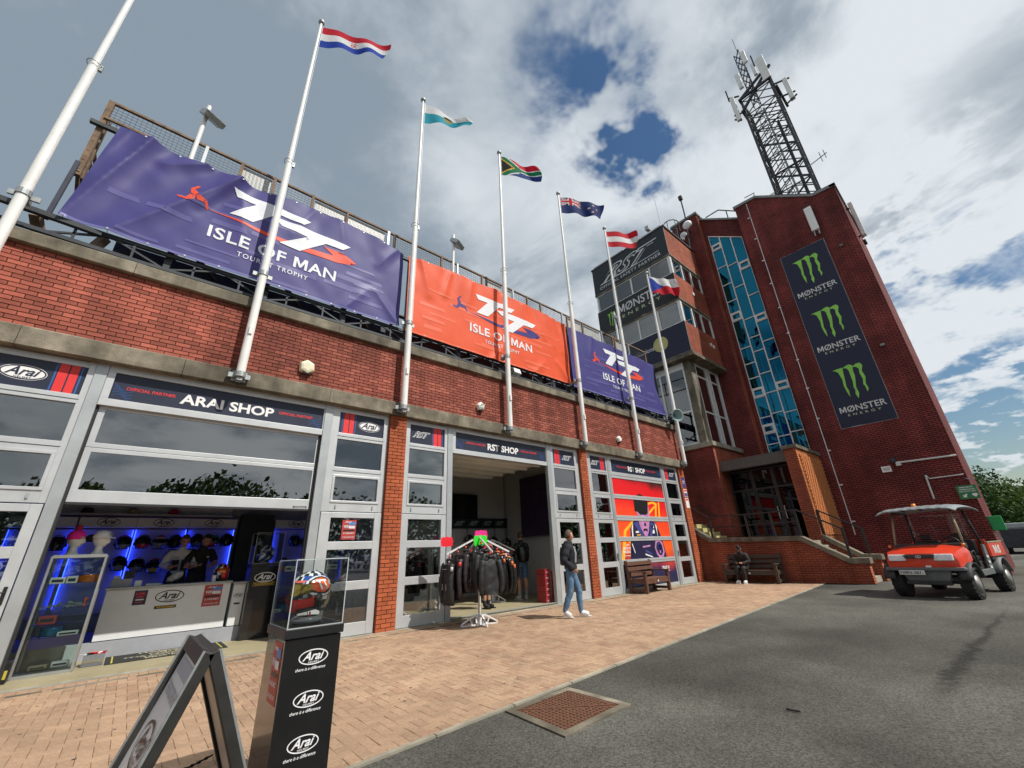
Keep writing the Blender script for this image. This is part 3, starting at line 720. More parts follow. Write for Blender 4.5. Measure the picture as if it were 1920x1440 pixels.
# ------------------------------------------------------------------ shopfront glazing
ROWS_FIX = [(3.82, 3.21, 0.0), (3.0, 2.52, .045)]
ROWS_DOOR = [(2.18, 1.72, .055), (1.57, .98, .055), (.82, .24, .055)]
def frame_rect(mb, xa, xb, z0, z1, t, y0, y1, mi=0):
    mb.box(xa, xb, y0, y1, z1-t, z1, mi); mb.box(xa, xb, y0, y1, z0, z0+t, mi)
    mb.box(xa, xa+t, y0, y1, z0+t, z1-t, mi); mb.box(xb-t, xb, y0, y1, z0+t, z1-t, mi)
def pane(parent, xa, xb, z0, z1, y, m_='glass', nm='pane'):
    mb = MB(); mb.box(xa-.004, xb+.004, y, y+.006, z0-.004, z1+.004); return mb.build(nm, m_, parent)
def sidelight(xa, xb, edge_l, edge_r, handle_right=True, doors=True):
    """xa..xb glass of the fixed light; edge_l..edge_r outer frame"""
    mb = MB(); y0, y1 = G-.03, G+.05
    mb.box(edge_l, xa, y0, y1, 2.30, 4.55); mb.box(xb, edge_r, y0, y1, 2.30, 4.55)
    for a, b in ((4.43, 4.53), (3.82, 3.96), (3.05, 3.21), (2.3, 2.475)): mb.box(xa-.001, xb+.001, y0+.004, y1, a, b)
    frame_rect(mb, xa-.001, xb+.001, 2.475, 3.05, .047, y0-.012, y1-.01)
    fr = mb.build('sidelight_frame', 'alu', BLD, bevel=.004)
    pane(fr, xa, xb, 3.21, 3.82, G+.01); pane(fr, xa+.045, xb-.045, 2.52, 3.0, G+.0)
    mb = MB()
    for xx in (xa+.12, xb-.12): mb.box(xx-.012, xx+.012, y0-.016, y0+.004, 2.36, 2.43)
    mb.build('weep_cover', 'alu_grey', fr)['kind'] = 'stuff'
    # gaskets: thin dark lines where the profiles meet
    mb = MB()
    for z in (3.885, 3.125, 2.30): mb.box(xa-.02, xb+.02, y0-.0015, y0+.006, z-.004, z+.004)
    mb.build('gasket_line', 'gasket', fr)['kind'] = 'stuff'
    # door leaf
    dl = MB(); a, b = edge_l+.012, edge_r-.012; ya, yb = G-.045, G+.035
    xs0, xs1 = xa+.055, xb-.055
    dl.box(a, xs0, ya, yb, .02, 2.285); dl.box(xs1, b, ya, yb, .02, 2.285)
    for z0, z1 in ((2.18, 2.285), (1.57, 1.72), (.82, .98), (.02, .24)): dl.box(xs0, xs1, ya+.003, yb, z0, z1)
    d = dl.build('door_leaf', 'alu', BLD, bevel=.004)
    for z1, z0, _ in ROWS_DOOR: pane(d, xs0, xs1, z0, z1, G)
    mb = MB(); hx = (b-.05) if handle_right else (a+.05); sgn = -1 if handle_right else 1
    mb.box(hx-.018, hx+.018, ya-.012, ya-.001, 1.0, 1.22); mb.tube([(hx, ya-.01, 1.15), (hx, ya-.05, 1.15), (hx+sgn*.11, ya-.055, 1.15)], .01, 6)
    mb.build('door_handle', 'black', d)
    return fr, d
def sign_panel(xa, xb, z0=3.96, z1=4.43):
    mb = MB(); mb.box(xa-.003, xb+.003, G-.004, G+.02, z0-.003, z1+.003)
    return mb.build('sign_panel', 'navy', BLD)
def stripes(panel, x0, x1, z0=3.96, z1=4.43, right=True):
    w = x1-x0; pl = Plate((0, G-.004, 0), (1,0,0), (0,0,1), (0,-1,0))
    sh = [(rect2d(x0, x0+.07*w, z0, z1), 1, 1), (rect2d(x0+.12*w, x0+.48*w, z0, z1), 1, 0), (rect2d(x0+.54*w, x0+.86*w, z0, z1), 1, 0), (rect2d(x0+.93*w, x1, z0, z1), 1, 1)]
    lettering('stripe', pl, sh, panel, ['red', 'blue_line'])
def small_sign(xa, xb, brand, stripe_right):
    p = sign_panel(xa, xb); w = xb-xa; pl = Plate((0, G-.004, 0), (1,0,0), (0,0,1), (0,-1,0))
    if stripe_right: stripes(p, xb-.36*w, xb-.05*w); cx = xa+.33*w
    else: stripes(p, xa+.06*w, xa+.36*w); cx = xb-.33*w
    if brand == 'arai': lettering('lettering', pl, arai_shapes(cx, 4.19, .50, 1, 0), p, ['white', 'navy'])
    else: lettering('lettering', pl, rst_shapes(cx, 4.2, .50, 0, 1), p, ['white', 'navy'])
def wave_lines(cx, z0, z1, w, n=5):
    out = []
    for i in range(n):
        pts = []; 
        for k2 in range(13):
            t = k2/12; x = cx-w/2+w*t; z = z0+(z1-z0)*(i+.5)/n+.05*math.sin(t*5+i*.5); pts.append((x, z))
        out.append((pts+[(x, z+.008) for x, z in reversed(pts)], [(k2, k2+1, 24-k2, 25-k2) for k2 in range(12)]))
    return out
def shop_sign(xa, xb, title):
    p = sign_panel(xa, xb, 3.97, 4.43); pl = Plate((0, G-.004, 0), (1,0,0), (0,0,1), (0,-1,0)); c = (xa+xb)/2
    tw = 1.5 if 'ARAI' in title else 1.15
    sh = [(fit(text2d(title, 0, .03), c-.02, 4.165, w=tw, h=.19), 1, 0)]
    for cx in (c-tw/2-.42, c+tw/2+.40): sh.append((fit(text2d('OFFICIAL PARTNER', 0, .02), cx, 4.19, w=.66, h=.055), 1, 1))
    for wl in wave_lines(xa+.14, 4.0, 4.22, .26)+wave_lines(xb-.14, 4.0, 4.22, .26): sh.append((wl, 1, 2))
    lettering('lettering', pl, sh, p, ['white', 'red', 'blue_line', 'black'])
def head_frame(xa, xb):
    mb = MB(); y0, y1 = G-.032, G+.05
    mb.box(xa, xb, y0, y1, 4.43, 4.548); mb.box(xa, xb, y0, y1, 3.85, 3.97); mb.box(xa, xa+.10, y0, y1, 3.97, 4.43); mb.box(xb-.02, xb, y0, y1, 3.97, 4.43)
    return mb.build('head_frame', 'alu', BLD, bevel=.004)
def mullion(a, b):
    mb = MB(); mb.box(a, b, G-.05, G+.07, .0, 4.548); return mb.build('mullion', 'alu_grey', BLD, bevel=.005)

# bay with the helmet shop
sidelight(-2.2, -1.217, -2.385, -1.135, True); small_sign(-2.2, -1.217, 'arai', True); mullion(-1.133, -.985)
mullion(2.492, 2.66); sidelight(2.82, 3.845, 2.662, 3.957, False); small_sign(2.82, 3.845, 'arai', False)
head_frame(-.983, 2.49); shop_sign(-.872, 2.465, 'ARAI SHOP')
# jamb tracks of the sectional door
for a_, b_2 in ((-.984, -.955), (2.455, 2.49)): mb = MB(); mb.box(a_, b_2, G+.02, G+.12, .05, 3.85); mb.build('door_track', 'gasket', BLD)
sd = MB(); y0, y1 = G+.045, G+.085
X0, X1 = -.95, 2.45
for (a, b, zl, zh) in ((X0, X1, 3.80, 3.86), (X0, X1, 3.175, 3.25), (X0, X1, 3.10, 3.168), (X0, X1, 2.335, 2.52)): sd.box(a, b, y0, y1, zl, zh)
for zl, zh in ((3.25, 3.80), (2.52, 3.10)): sd.box(X0, X0+.085, y0, y1, zl, zh); sd.box(X1-.025, X1, y0, y1, zl, zh)
sd = sd.build('sectional_door', 'alu', BLD, bevel=.004)
pane(sd, X0+.085, X1-.025, 3.25, 3.80, G+.06, 'glass_dark'); pane(sd, X0+.085, X1-.025, 2.52, 3.10, G+.06, 'glass_dark')
mb = MB(); mb.box(X0, X1, y0-.01, y1+.005, 2.30, 2.336); mb.build('door_seal', 'gasket', sd)
M['ghost_text'] = mat('ghost_text', (0.20, 0.21, 0.20), 0.7)
lettering('lettering', Plate((0, G+.066, 0), (1,0,0), (0,0,1), (0,1,0)), [(fit(text2d('THEVISORSHOP.com', .25, .02), .03, 2.635, w=1.35, h=.14), 2, 0)], sd, ['ghost_text'])
lettering('maker_plate', Plate((0, y0, 0), (1,0,0), (0,0,1), (0,-1,0)), [(rect2d(2.16, 2.41, 2.355, 2.39), 1, 0), (fit(text2d('HÖRMANN', 0, .02), 2.285, 2.3725, w=.2, h=.022), 2, 1)], sd, ['black', 'white'])

# bay with the open clothing shop
sidelight(4.53, 5.51, 4.395, 5.60, True); small_sign(4.53, 5.51, 'rst', True); mullion(5.602, 5.75)
mullion(9.24, 9.42); sidelight(9.53, 10.54, 9.422, 10.735, False); small_sign(9.53, 10.54, 'rst', False)
head_frame(5.752, 9.238); shop_sign(5.85, 9.2, 'RST SHOP')
rd = MB()
for i in range(5):
    ya = G+.16+i*.62; rd.box(5.8, 9.18, ya, ya+.60, 3.92, 3.965)
rd = rd.build('raised_door', 'white_paint', BLD)
mb = MB()
for i in range(5):
    ya = G+.16+i*.62; mb.box(5.85, 9.13, ya, ya+.10, 3.84, 3.919)
mb.build('stiffener', 'white_paint', rd)
mb = MB(); mb.box(5.74, 9.25, 9.0, 9.12, .045, .053)
for i in range(60): mb.box(5.8+i*.057, 5.8+i*.057+.03, 8.985, 9.1, .053, .058, 0)
mb.build('threshold_grille', 'alu', BLD)

# closed bay with the picture door
sidelight(11.38, 12.24, 11.113, 12.31, True); small_sign(11.38, 12.24, 'rst', True); mullion(12.312, 12.46)
mullion(15.93, 16.08); sidelight(16.2, 17.1, 16.082, 17.247, False); small_sign(16.2, 17.1, 'rst', False)
head_frame(12.462, 15.928); shop_sign(12.56, 15.9, 'RST SHOP')
# ------------------------------------------------------------------ picture door of the closed bay
def picture_material():
    m, nt, b = _nodes('picture_print'); N = nt.nodes; L = nt.links
    tc = N.new('ShaderNodeTexCoord'); sp = N.new('ShaderNodeSeparateXYZ'); L.new(tc.outputs['Object'], sp.inputs[0])
    n = N.new('ShaderNodeTexNoise'); n.inputs['Scale'].default_value = 1.6; n.inputs['Detail'].default_value = 6; L.new(tc.outputs['Object'], n.inputs['Vector'])
    ad = N.new('ShaderNodeMath'); ad.operation = 'MULTIPLY_ADD'; L.new(n.outputs[0], ad.inputs[0]); ad.inputs[1].default_value = 0.7
    dx = N.new('ShaderNodeMath'); dx.operation = 'MULTIPLY_ADD'; L.new(sp.outputs[0], dx.inputs[0]); dx.inputs[1].default_value = 0.12; dx.inputs[2].default_value = -1.7-.35; L.new(dx.outputs[0], ad.inputs[2])
    zz = N.new('ShaderNodeMath'); zz.operation = 'ADD'; L.new(sp.outputs[2], zz.inputs[0]); L.new(ad.outputs[0], zz.inputs[1])
    r = N.new('ShaderNodeMapRange'); r.inputs[1].default_value = 0.2; r.inputs[2].default_value = 4.0; L.new(zz.outputs[0], r.inputs[0])
    cr_ = N.new('ShaderNodeValToRGB'); e = cr_.color_ramp.elements
    e[0].position = 0.0; e[0].color = (0.010, 0.014, 0.05, 1); e[1].position = 1.0; e[1].color = (0.02, 0.006, 0.006, 1)
    for p, c in ((.12, (.02, .02, .075, 1)), (.20, (.40, .04, .04, 1)), (.32, (.85, .12, .01, 1)), (.60, (.85, .05, .015, 1)), (.72, (.78, .008, .012, 1)), (.88, (.68, .006, .012, 1)), (.95, (.12, .008, .01, 1))):
        k = e.new(p); k.color = c
    L.new(r.outputs[0], cr_.inputs[0]); L.new(cr_.outputs[0], b.inputs['Base Color']); b.inputs['Roughness'].default_value = 0.5
    return m
M['picture'] = picture_material()
M['p_yellow'] = mat('p_yellow', (.95, .45, .02), .5); M['p_purple'] = mat('p_purple', (.50, .22, .45), .5, var=.3, scale=5); M['p_navy'] = mat('p_navy', (.012, .014, .05), .5); M['p_blue'] = mat('p_blue', (.05, .06, .25), .5)
d3 = MB(); y0, y1 = G-.02, G+.04; X0, X1 = 12.47, 15.92
for zl, zh in ((3.75, 3.85), (3.03, 3.18), (2.28, 2.45), (1.60, 1.74), (.86, 1.01), (.03, .14)): d3.box(X0, X1, y0, y1, zl, zh)
d3.box(X0, X0+.05, y0+.004, y1, .14, 3.75); d3.box(X1-.05, X1, y0+.004, y1, .14, 3.75)
d3 = d3.build('picture_door', 'alu', BLD, bevel=.004)
mb = MB()
for z in (3.105, 2.365, 1.67, .935): mb.box(X0, X1, y0-.0015, y0+.005, z-.004, z+.004)
mb.build('gasket_line', 'gasket', d3)['kind'] = 'stuff'
def clip_rows(pts, zl, zh):
    def cl(P, z, s):
        out = []
        for i, p in enumerate(P):
            q = P[(i+1) % len(P)]; a, b = (p[1]-z)*s, (q[1]-z)*s
            if a >= 0: out.append(p)
            if (a >= 0) != (b >= 0): t = a/(a-b); out.append((p[0]+(q[0]-p[0])*t, z))
        return out
    P = cl(pts, zl, 1); return cl(P, zh, -1) if P else P
FIG = [  # rider portrait: layer, colour, outline
    (1, 1, [(12.5,1.0),(12.85,1.95),(13.45,2.30),(14.0,2.44),(14.0,2.36),(13.5,2.22),(12.98,1.9),(12.68,1.0)]),
    (1, 1, [(12.95,1.62),(13.1,1.66),(13.6,1.45),(13.55,1.38),(13.05,1.56)]),
    (1, 1, [(14.6,2.95),(15.0,3.02),(15.25,2.95),(15.05,2.3),(14.95,2.3),(15.1,2.88),(14.95,2.94),(14.62,2.87)]), (1, 1, [(15.35,3.0),(15.45,3.0),(15.33,2.3),(15.22,2.3)]), (1, 1, [(14.55,2.6),(15.05,2.86),(15.08,2.79),(14.58,2.5)]),
    (2, 4, [(13.0,.9),(13.15,1.55),(13.25,2.0),(13.5,2.28),(13.9,2.36),(14.5,2.36),(14.95,2.22),(15.15,1.8),(15.3,1.3),(15.35,.9)]),
    (3, 0, [(13.28,1.65),(13.33,2.05),(13.45,2.22),(13.38,1.9),(13.36,1.6)]), (3, 0, [(14.95,1.65),(14.98,2.1),(14.87,2.22),(14.93,1.9)]), (3, 0, [(13.2,1.5),(13.24,1.52),(13.36,1.2),(13.32,1.2)]),
    (3, 5, [(13.5,2.2),(13.75,2.25),(14.1,1.75),(14.4,1.75),(14.6,2.25),(14.8,2.2),(14.5,1.62),(14.0,1.6)]),
    (3, 3, [(13.82,2.28),(14.55,2.3),(14.42,1.95),(14.25,1.72),(14.1,1.72),(13.92,1.95)]), (4, 2, [(14.05,2.0),(14.3,2.02),(14.35,1.9),(14.2,1.95),(14.05,1.9)]), (4, 2, [(14.16,2.22),(14.26,2.22),(14.28,2.1),(14.14,2.1)]),
    (3, 3, [(13.72,2.85),(14.62,2.85),(14.6,2.3),(13.85,2.3)]), (4, 2, [(13.68,2.62),(13.70,3.05),(13.85,3.12),(14.0,3.22),(14.15,3.27),(14.35,3.2),(14.55,3.1),(14.62,2.95),(14.5,2.55),(14.35,2.5),(14.0,2.5),(13.85,2.6)]),
    (5, 5, [(13.9,2.47),(14.12,2.44),(14.12,2.38),(13.9,2.41)]), (5, 5, [(14.28,2.44),(14.5,2.47),(14.5,2.41),(14.28,2.38)]),
    (3, 0, [(14.62,1.95),(14.78,1.98),(14.78,1.85),(14.62,1.84)]), (3, 0, [(13.55,1.92),(13.75,1.94),(13.75,1.87),(13.55,1.86)]), (3, 0, [(14.62,2.12),(14.78,2.13),(14.78,2.03),(14.62,2.02)]), (3, 1, [(13.6,1.81),(13.85,1.82),(13.85,1.78),(13.6,1.77)]), (3, 3, [(13.85,1.42),(14.35,1.45),(14.35,1.40),(13.85,1.36)]),
    (3, 5, [(14.0,1.22),(14.4,1.1),(14.4,1.17),(14.0,1.3)]), (3, 0, [(13.95,1.12),(14.4,1.02),(14.4,1.06),(13.95,1.17)]),
    (4, 3, [(14.62,1.35),(14.75,1.62),(15.0,1.65),(15.2,1.5),(15.25,1.2),(15.1,1.0),(14.9,.98),(14.7,1.1)]), (5, 4, [(14.7,1.33),(14.8,1.52),(15.0,1.55),(15.13,1.42),(15.15,1.2),(15.02,1.08),(14.85,1.1)]), (6, 5, [(14.85,1.5),(15.0,1.5),(15.0,1.25),(14.88,1.25)]), (6, 3, [(14.9,1.45),(15.0,1.45),(14.98,1.15),(14.92,1.15)])]
FM = ['white', 'p_yellow', 'black', 'p_purple', 'p_navy', 'p_blue']
plf = Plate((0, G-.0, 0), (1,0,0), (0,0,1), (0,-1,0), .0018)
for zl, zh in ((3.18, 3.75), (2.45, 3.03), (1.74, 2.28), (1.01, 1.60), (.14, .86)):
    mb = MB(); mb.box(X0+.05, X1-.05, G, G+.02, zl, zh); pn = mb.build('picture_panel', 'picture', d3)
    sh = []
    for lay, mi, pts in FIG:
        q = clip_rows(pts, zl, zh)
        if len(q) > 2: sh.append((poly2d(q), lay, mi))
    if zl == 1.01:
        sh += [(fit(text2d('RST', .6, .04), 12.95, 1.47, w=.22, h=.06), 2, 0), (fit(text2d('INTO THE', 0, .03), 12.95, 1.36, w=.55, h=.085), 2, 0), (fit(text2d('PADDOCK', 0, .03), 12.95, 1.25, w=.6, h=.085), 2, 0), (rect2d(12.68, 13.2, 1.12, 1.135), 2, 0)]
    if zl == .14: sh += [(fit(text2d('TRUST IS', 0, .03), 15.15, .66, w=.5, h=.1), 2, 0), (rect2d(15.2, 15.4, .54, .56), 2, 0)]
    if sh: lettering('print', plf, sh, pn, FM)
# posters on the end pier
for z0, z1, cset in ((3.7, 4.12, ('p_blue', 'white', 'DX')), (3.3, 3.62, ('white', 'red', '')), (2.85, 3.25, ('white', 'white', ''))):
    mb = MB(); mb.box(17.36, 17.62, F-.012, F-.001, z0, z1); o = mb.build('wall_notice', cset[0], BLD)
    sh = [(rect2d(17.38, 17.6, z1-.1, z1-.03), 1, 0)]
    if cset[2]: sh = [(fit(text2d('TT', .3, .03), 17.49, (z0+z1)/2, w=.18, h=.14), 1, 0)]
    elif cset[1] == 'red': sh.append((rect2d(17.37, 17.61, z0+.02, z0+.16), 1, 1)); sh.append((fit(text2d('i', 0, .03), 17.49, z0+.09, h=.09), 2, 2))
    lettering('lettering', Plate((0, F-.012, 0), (1,0,0), (0,0,1), (0,-1,0)), sh, o, ['white' if cset[2] else 'red', 'p_blue', 'white'])

# alarm boxes on the brickwork
M['alarm'] = mat('alarm', (.72, .68, .50), .45, var=.08); M['alarm_w'] = mat('alarm_w', (.78, .78, .74), .45); M['green'] = mat('green', (.02, .18, .06), .5)
def alarm(x, z, r, m_, lab, sides=6, mark=False):
    t = thing('alarm_box', lab, 'alarm box', (x, F-.02, z))
    P = [(r*math.cos(math.pi/2+2*math.pi*i/sides+.1), r*1.0*math.sin(math.pi/2+2*math.pi*i/sides+.1)) for i in range(sides)]
    mb = MB(); L3 = [(1.0, -.0), (1.0, -.05), (.86, -.10), (.55, -.115)]
    n = len(P)
    for s, dy in L3: mb.v += [(x+a*s, F-.001+dy, z+b*s*1.02) for a, b in P]
    for k in range(3):
        for i in range(n): mb.f.append((k*n+i, k*n+(i+1) % n, (k+1)*n+(i+1) % n, (k+1)*n+i)); mb.m.append(0)
    mb.f.append(tuple(3*n+i for i in range(n))); mb.m.append(0)
    b = mb.build('housing', m_, t, bevel=.008)
    mb = MB(); mb.box(x-r*.45, x+r*.45, F-.09, F-.01, z-r*1.0, z-r*.7); mb.build('strobe_lens', 'black_gloss', t)
    if mark: lettering('lettering', Plate((x, F-.1165, z), (1,0,0), (0,0,1), (0,-1,0)), [(fit(text2d('3D', .2, .03), 0, .03, w=.12, h=.07), 1, 0), (rect2d(-.06, .06, -.04, -.03), 1, 0), (rect2d(-.06, .06, -.065, -.055), 1, 0)], t, ['green'])
alarm(1.96, 5.24, .17, 'alarm', 'cream six-sided alarm box on brick over the first shop')
alarm(6.58, 5.25, .135, 'alarm_w', 'white alarm box with green lettering over the open shop doorway', 5, True)
alarm(13.1, 5.21, .13, 'alarm_w', 'plain pale alarm box on brick over the closed bay', 5)

# ================================================================== flagpoles and flags
PY = 8.70
POLELAB = ['leftmost white flagpole, its top out of view', 'white flagpole with the red white blue flag at its top', 'white flagpole with the white and turquoise flag', 'white flagpole with the green and black multicolour flag', 'white flagpole with the dark blue flag with small union cross', 'white flagpole with the red white red flag', 'white flagpole nearest the tower with the flag with blue wedge']
def flagpole(i, x, ztop):
    t = thing('flagpole', POLELAB[i], 'flagpole', (x, PY, 4.66), 'white flagpoles along the facade')
    mb = MB(); mb.tube([(x, PY, 4.68), (x, PY, 7.4), (x, PY, 10.3)], [.078, .074, .07], 16); mb.build('lower_mast', 'white_paint', t, smooth=True, auto=40)
    mb = MB(); mb.tube([(x, PY, 10.25), (x, PY, 13.0), (x, PY, ztop)], [.058, .047, .036], 14); mb.build('upper_mast', 'white_paint', t, smooth=True, auto=40)
    mb = MB(); mb.lathe([(.0, 0), (.05, .01), (.085, .05), (.09, .09), (.07, .14), (.03, .17), (.0, .175)], (x, PY, ztop-.01), 14); mb.build('finial', 'galv', t, smooth=True)
    mb = MB(); mb.tube([(x+.11*math.cos(a), PY+.11*math.sin(a), 10.32+.012*math.sin(a*2)) for a in [k*math.pi/8 for k in range(17)]], .008, 6); mb.box(x+.07, x+.12, PY-.03, PY+.03, 10.22, 10.36); mb.build('halyard_ring', 'galv', t)
    mb = MB(); mb.tube([(x+.06, PY-.05, 5.6), (x+.065, PY-.055, 8), (x+.055, PY-.05, ztop-.1)], .004, 4); mb.build('halyard', 'white', t)
    mb = MB(); mb.box(x-.03, x+.03, PY-.10, PY-.07, 5.55, 5.72); mb.build('cleat', 'white_paint', t)
    for z, nm in ((4.70, 'foot_bracket'), (7.03, 'upper_bracket')):
        mb = MB(); mb.lathe([(.09, -.05), (.092, -.05), (.092, .05), (.085, .05)], (x, PY, z), 16)
        yw = F-.118 if z < 6 else 8.98
        mb.box(x-.18, x+.18, PY+.06, PY+.075, z-.045, z+.045); mb.box(x-.18, x+.18, PY+.085, PY+.10, z-.045, z+.045)
        mb.box(x-.05, x+.05, PY+.085, yw, z-.04, z+.04)
        if z < 6: mb.box(x-.12, x+.12, yw-.012, yw-.001, z-.10, z+.1); mb.box(x-.045, x+.045, PY-.05, PY+.1, z-.12, z-.055)
        mb.build(nm, 'galv', t)
TOPS = [16.1, 16.0, 15.8, 15.9, 16.0, 15.9, 14.8]
for i, x in enumerate(POLEX): flagpole(i, x, TOPS[i])

FLC = {'r': (.58, .012, .03), 'w': (.82, .82, .82), 'b': (.012, .05, .38), 'n': (.012, .03, .14), 'k': (.012, .012, .012), 'g': (.01, .19, .08), 'y': (.8, .45, .02), 't': (.03, .36, .46), 'd': (.02, .05, .22), 'o': (.35, .30, .10)}
for k_, c_ in FLC.items(): M['fl_'+k_] = cloth_mat('flag_'+k_, c_, .8, .35)
def f_cro(u, v):
    if .44 < u < .54 and .36 < v < .62: return 'r' if (int((u-.44)*40)+int((v-.36)*15)) % 2 else 'w'
    return 'r' if v > .667 else 'w' if v > .333 else 'b'
def f_sm(u, v):
    if ((u-.5)/.10)**2+((v-.52)/.24)**2 < 1: return 'o' if v < .55 else 'k'
    return 'w' if v > .56 else 't'
def f_sa(u, v):
    a = abs(v-.5)
    if u < .30*(1-a/.36) and a < .36: 
        return 'k'
    if u < .36*(1-a/.42) and a < .42: return 'y'
    if a < .10 or abs(a-(.5-u*.95)) < .11 and u < .5: return 'g'
    if a < .165 or (abs(a-(.5-u*.95)) < .19 and u < .47): return 'w' if not (a > .4 and u < .1) else 'g'
    if u < .42 and a < .5-u*.95: return 'g'
    return 'r' if v > .5 else 'd'
def f_nz(u, v):
    if u < .48 and v > .5:
        x, y = u/.48, (v-.5)*2
        if abs(x-.5) < .06 or abs(y-.5) < .1: return 'r'
        if abs(x-.5) < .11 or abs(y-.5) < .18: return 'w'
        dd = min(abs(y-x), abs(y-1+x))
        if dd < .05: return 'r'
        if dd < .12: return 'w'
        return 'n'
    for sx, sy, r in ((.75, .8, .035), (.75, .25, .04), (.66, .52, .035), (.85, .58, .03)):
        d = math.hypot((u-sx)*1.8, v-sy)
        if d < r: return 'r'
        if d < r*1.6: return 'w'
    return 'n'
def f_au(u, v): return 'w' if .333 < v < .667 else 'r'
def f_cz(u, v):
    if u < .5*(1-abs(v-.5)/.5): return 'b'
    return 'w' if v > .5 else 'r'
def flag(x, ztop, fn, lab, fly=1.75, hoist=.95, droop=.1, amp=.12, ph=0.0, curl=0.0, nu=54, nv=36, dirv=(.87, -.5), drop_top=0.0, waves=2.2):
    keys = list(FLC); dv = Vector((*dirv, 0)).normalized(); nvv = Vector((-dv.y, dv.x, 0)); base = Vector((x, PY, ztop-.12))
    def P(u, v):
        s = u*fly
        w = amp*(u**.6)*math.sin(u*waves*2*math.pi+ph+v*1.3)+.03*math.sin(u*13+v*4+ph)*u
        z = -(1-v)*hoist*(1-curl*u*.55) - droop*u*u - drop_top*math.sin(u*math.pi*.5)*(v) + .05*math.sin(u*7+ph)*u
        return base + dv*(.06+s*(1-.06*math.cos(v*3+ph)*u)) + nvv*w + Vector((0, 0, z))
    mb = MB(); mb.grid(P, nu, nv, mfn=lambda u, v: keys.index(fn(u, v)))
    o = mb.build('flag', ['fl_'+k for k in keys], None, smooth=True); tag(o, lab, 'flag', 'national flags'); return o
flag(POLEX[1], 16.0, f_cro, 'red white blue striped flag with chequered shield, highest at left', 1.85, .95, .12, .06, .4, .30, drop_top=.22)
flag(POLEX[2], 15.8, f_sm, 'white and turquoise flag half furled, small dark crest', 1.55, .95, .2, .10, 1.2, .5, drop_top=.42, waves=1.6)
flag(POLEX[3], 15.9, f_sa, 'green black red and blue flag with a sideways Y', 1.5, 1.0, .18, .10, 2.2, .1, drop_top=.28, waves=1.2)
flag(POLEX[4], 16.0, f_nz, 'dark blue ensign with union cross corner and small stars', 1.95, .92, .16, .08, .3, .2, drop_top=.05)
flag(POLEX[5], 15.9, f_au, 'red white red striped flag before the control tower', 1.55, .92, -.10, .10, 1.0, .0, drop_top=-.05, waves=1.3)
flag(POLEX[6], 14.75, f_cz, 'white and red flag with a blue wedge, lowest of all', 1.55, 1.0, .05, .08, 2.0, .0, drop_top=.02)

# ================================================================== steelwork and railing above the wall
FRM = thing('grandstand_framework', 'dark steel trusses and mesh railing carrying the banners', 'steel framework', (7.5, 9.3, 6.5))
def bars(name, segs_, w, m_, parent=FRM, h=None):
    mb = MB()
    for p, q in segs_: mb.bar(p, q, w, h)
    return mb.build(name, m_, parent)
xs = [-2.45+i*1.7 for i in range(12)]+[17.3]
for x in xs[1:]:
    bars('post', [((x, 9.27, 6.38), (x, 9.27, 9.6))], .10, 'steel_dark', h=.14)
for y, z, w in ((9.27, 9.50, .08), (9.14, 7.02, .07), (9.14, 6.68, .06), (10.3, 6.75, .08), (10.3, 8.2, .08)):
    bars('chord', [((-2.5, y, z), (17.35, y, z))], w, 'steel_dark')
bars('chord', [((-3.6, 9.10, 7.08), (-1.7, 9.10, 6.98))], .09, 'steel_dark'); bars('chord', [((-3.4, 9.12, 6.72), (-1.0, 9.12, 6.66))], .07, 'steel_dark')
for i, x in enumerate(xs[:-1]):
    x2 = xs[i+1]
    bars('diagonal', [((x, 9.14, 6.68), ((x+x2)/2, 9.14, 7.02)), (((x+x2)/2, 9.14, 7.02), (x2, 9.14, 6.68)), ((x+.42, 9.14, 6.68), (x+.42, 9.14, 7.02)), ((x+1.2, 9.13, 6.68), (x+1.2, 9.13, 7.02))], .035, 'steel_dark')
    if i > 0:
        bars('rear_brace', [((x, 9.2, 6.6), (x, 10.3, 7.6)), ((x, 10.3, 6.4), (x, 10.3, 8.6)), ((x, 9.2, 7.6), (x2, 10.3, 6.6))], .07, 'rust' if i % 3 == 0 else 'steel_dark')
bars('end_leg', [((-2.95, 9.2, 6.4), (-3.1, 9.2, 7.1)), ((-2.55, 9.25, 7.05), (-2.35, 9.9, 6.4)), ((-1.85, 9.2, 6.4), (-1.7, 9.4, 7.1)), ((-3.25, 9.2, 6.4), (-3.3, 9.2, 7.1))], .13, 'rust')
bars('end_post', [((-2.36, 9.35, 8.2), (-2.36, 9.35, 10.25)), ((-2.36, 9.55, 8.3), (-2.36, 9.55, 9.9))], .09, 'rust')
bars('end_rung', [((-2.36, 9.3, z), (-2.36, 10.1, z)) for z in (8.35, 8.6, 8.85, 9.1)]+[((-2.36, 9.3, 8.3), (-2.36, 10.2, 7.9)), ((-2.36, 9.3, 9.75), (-1.6, 9.3, 9.75))], .05, 'rust')
bars('end_stay', [((-2.42, 9.2, 7.0), (-2.38, 9.2, 8.4))], .06, 'steel_blue')
# seating deck seen from below
for k in range(7):
    y = 9.7+k*.62; z = 7.25+k*.36
    mb = MB(); mb.box(-1.6, 17.1, y, y+.62, z, z+.05); mb.box(-1.6, 17.1, y, y+.04, z-.31, z); mb.build('seating_step', 'steel_blue', FRM)
for i in range(8): bars('raker', [((-1.4+i*2.6, 9.5, 6.9), (-1.4+i*2.6, 13.9, 9.5))], .1, 'steel_dark', h=.2)
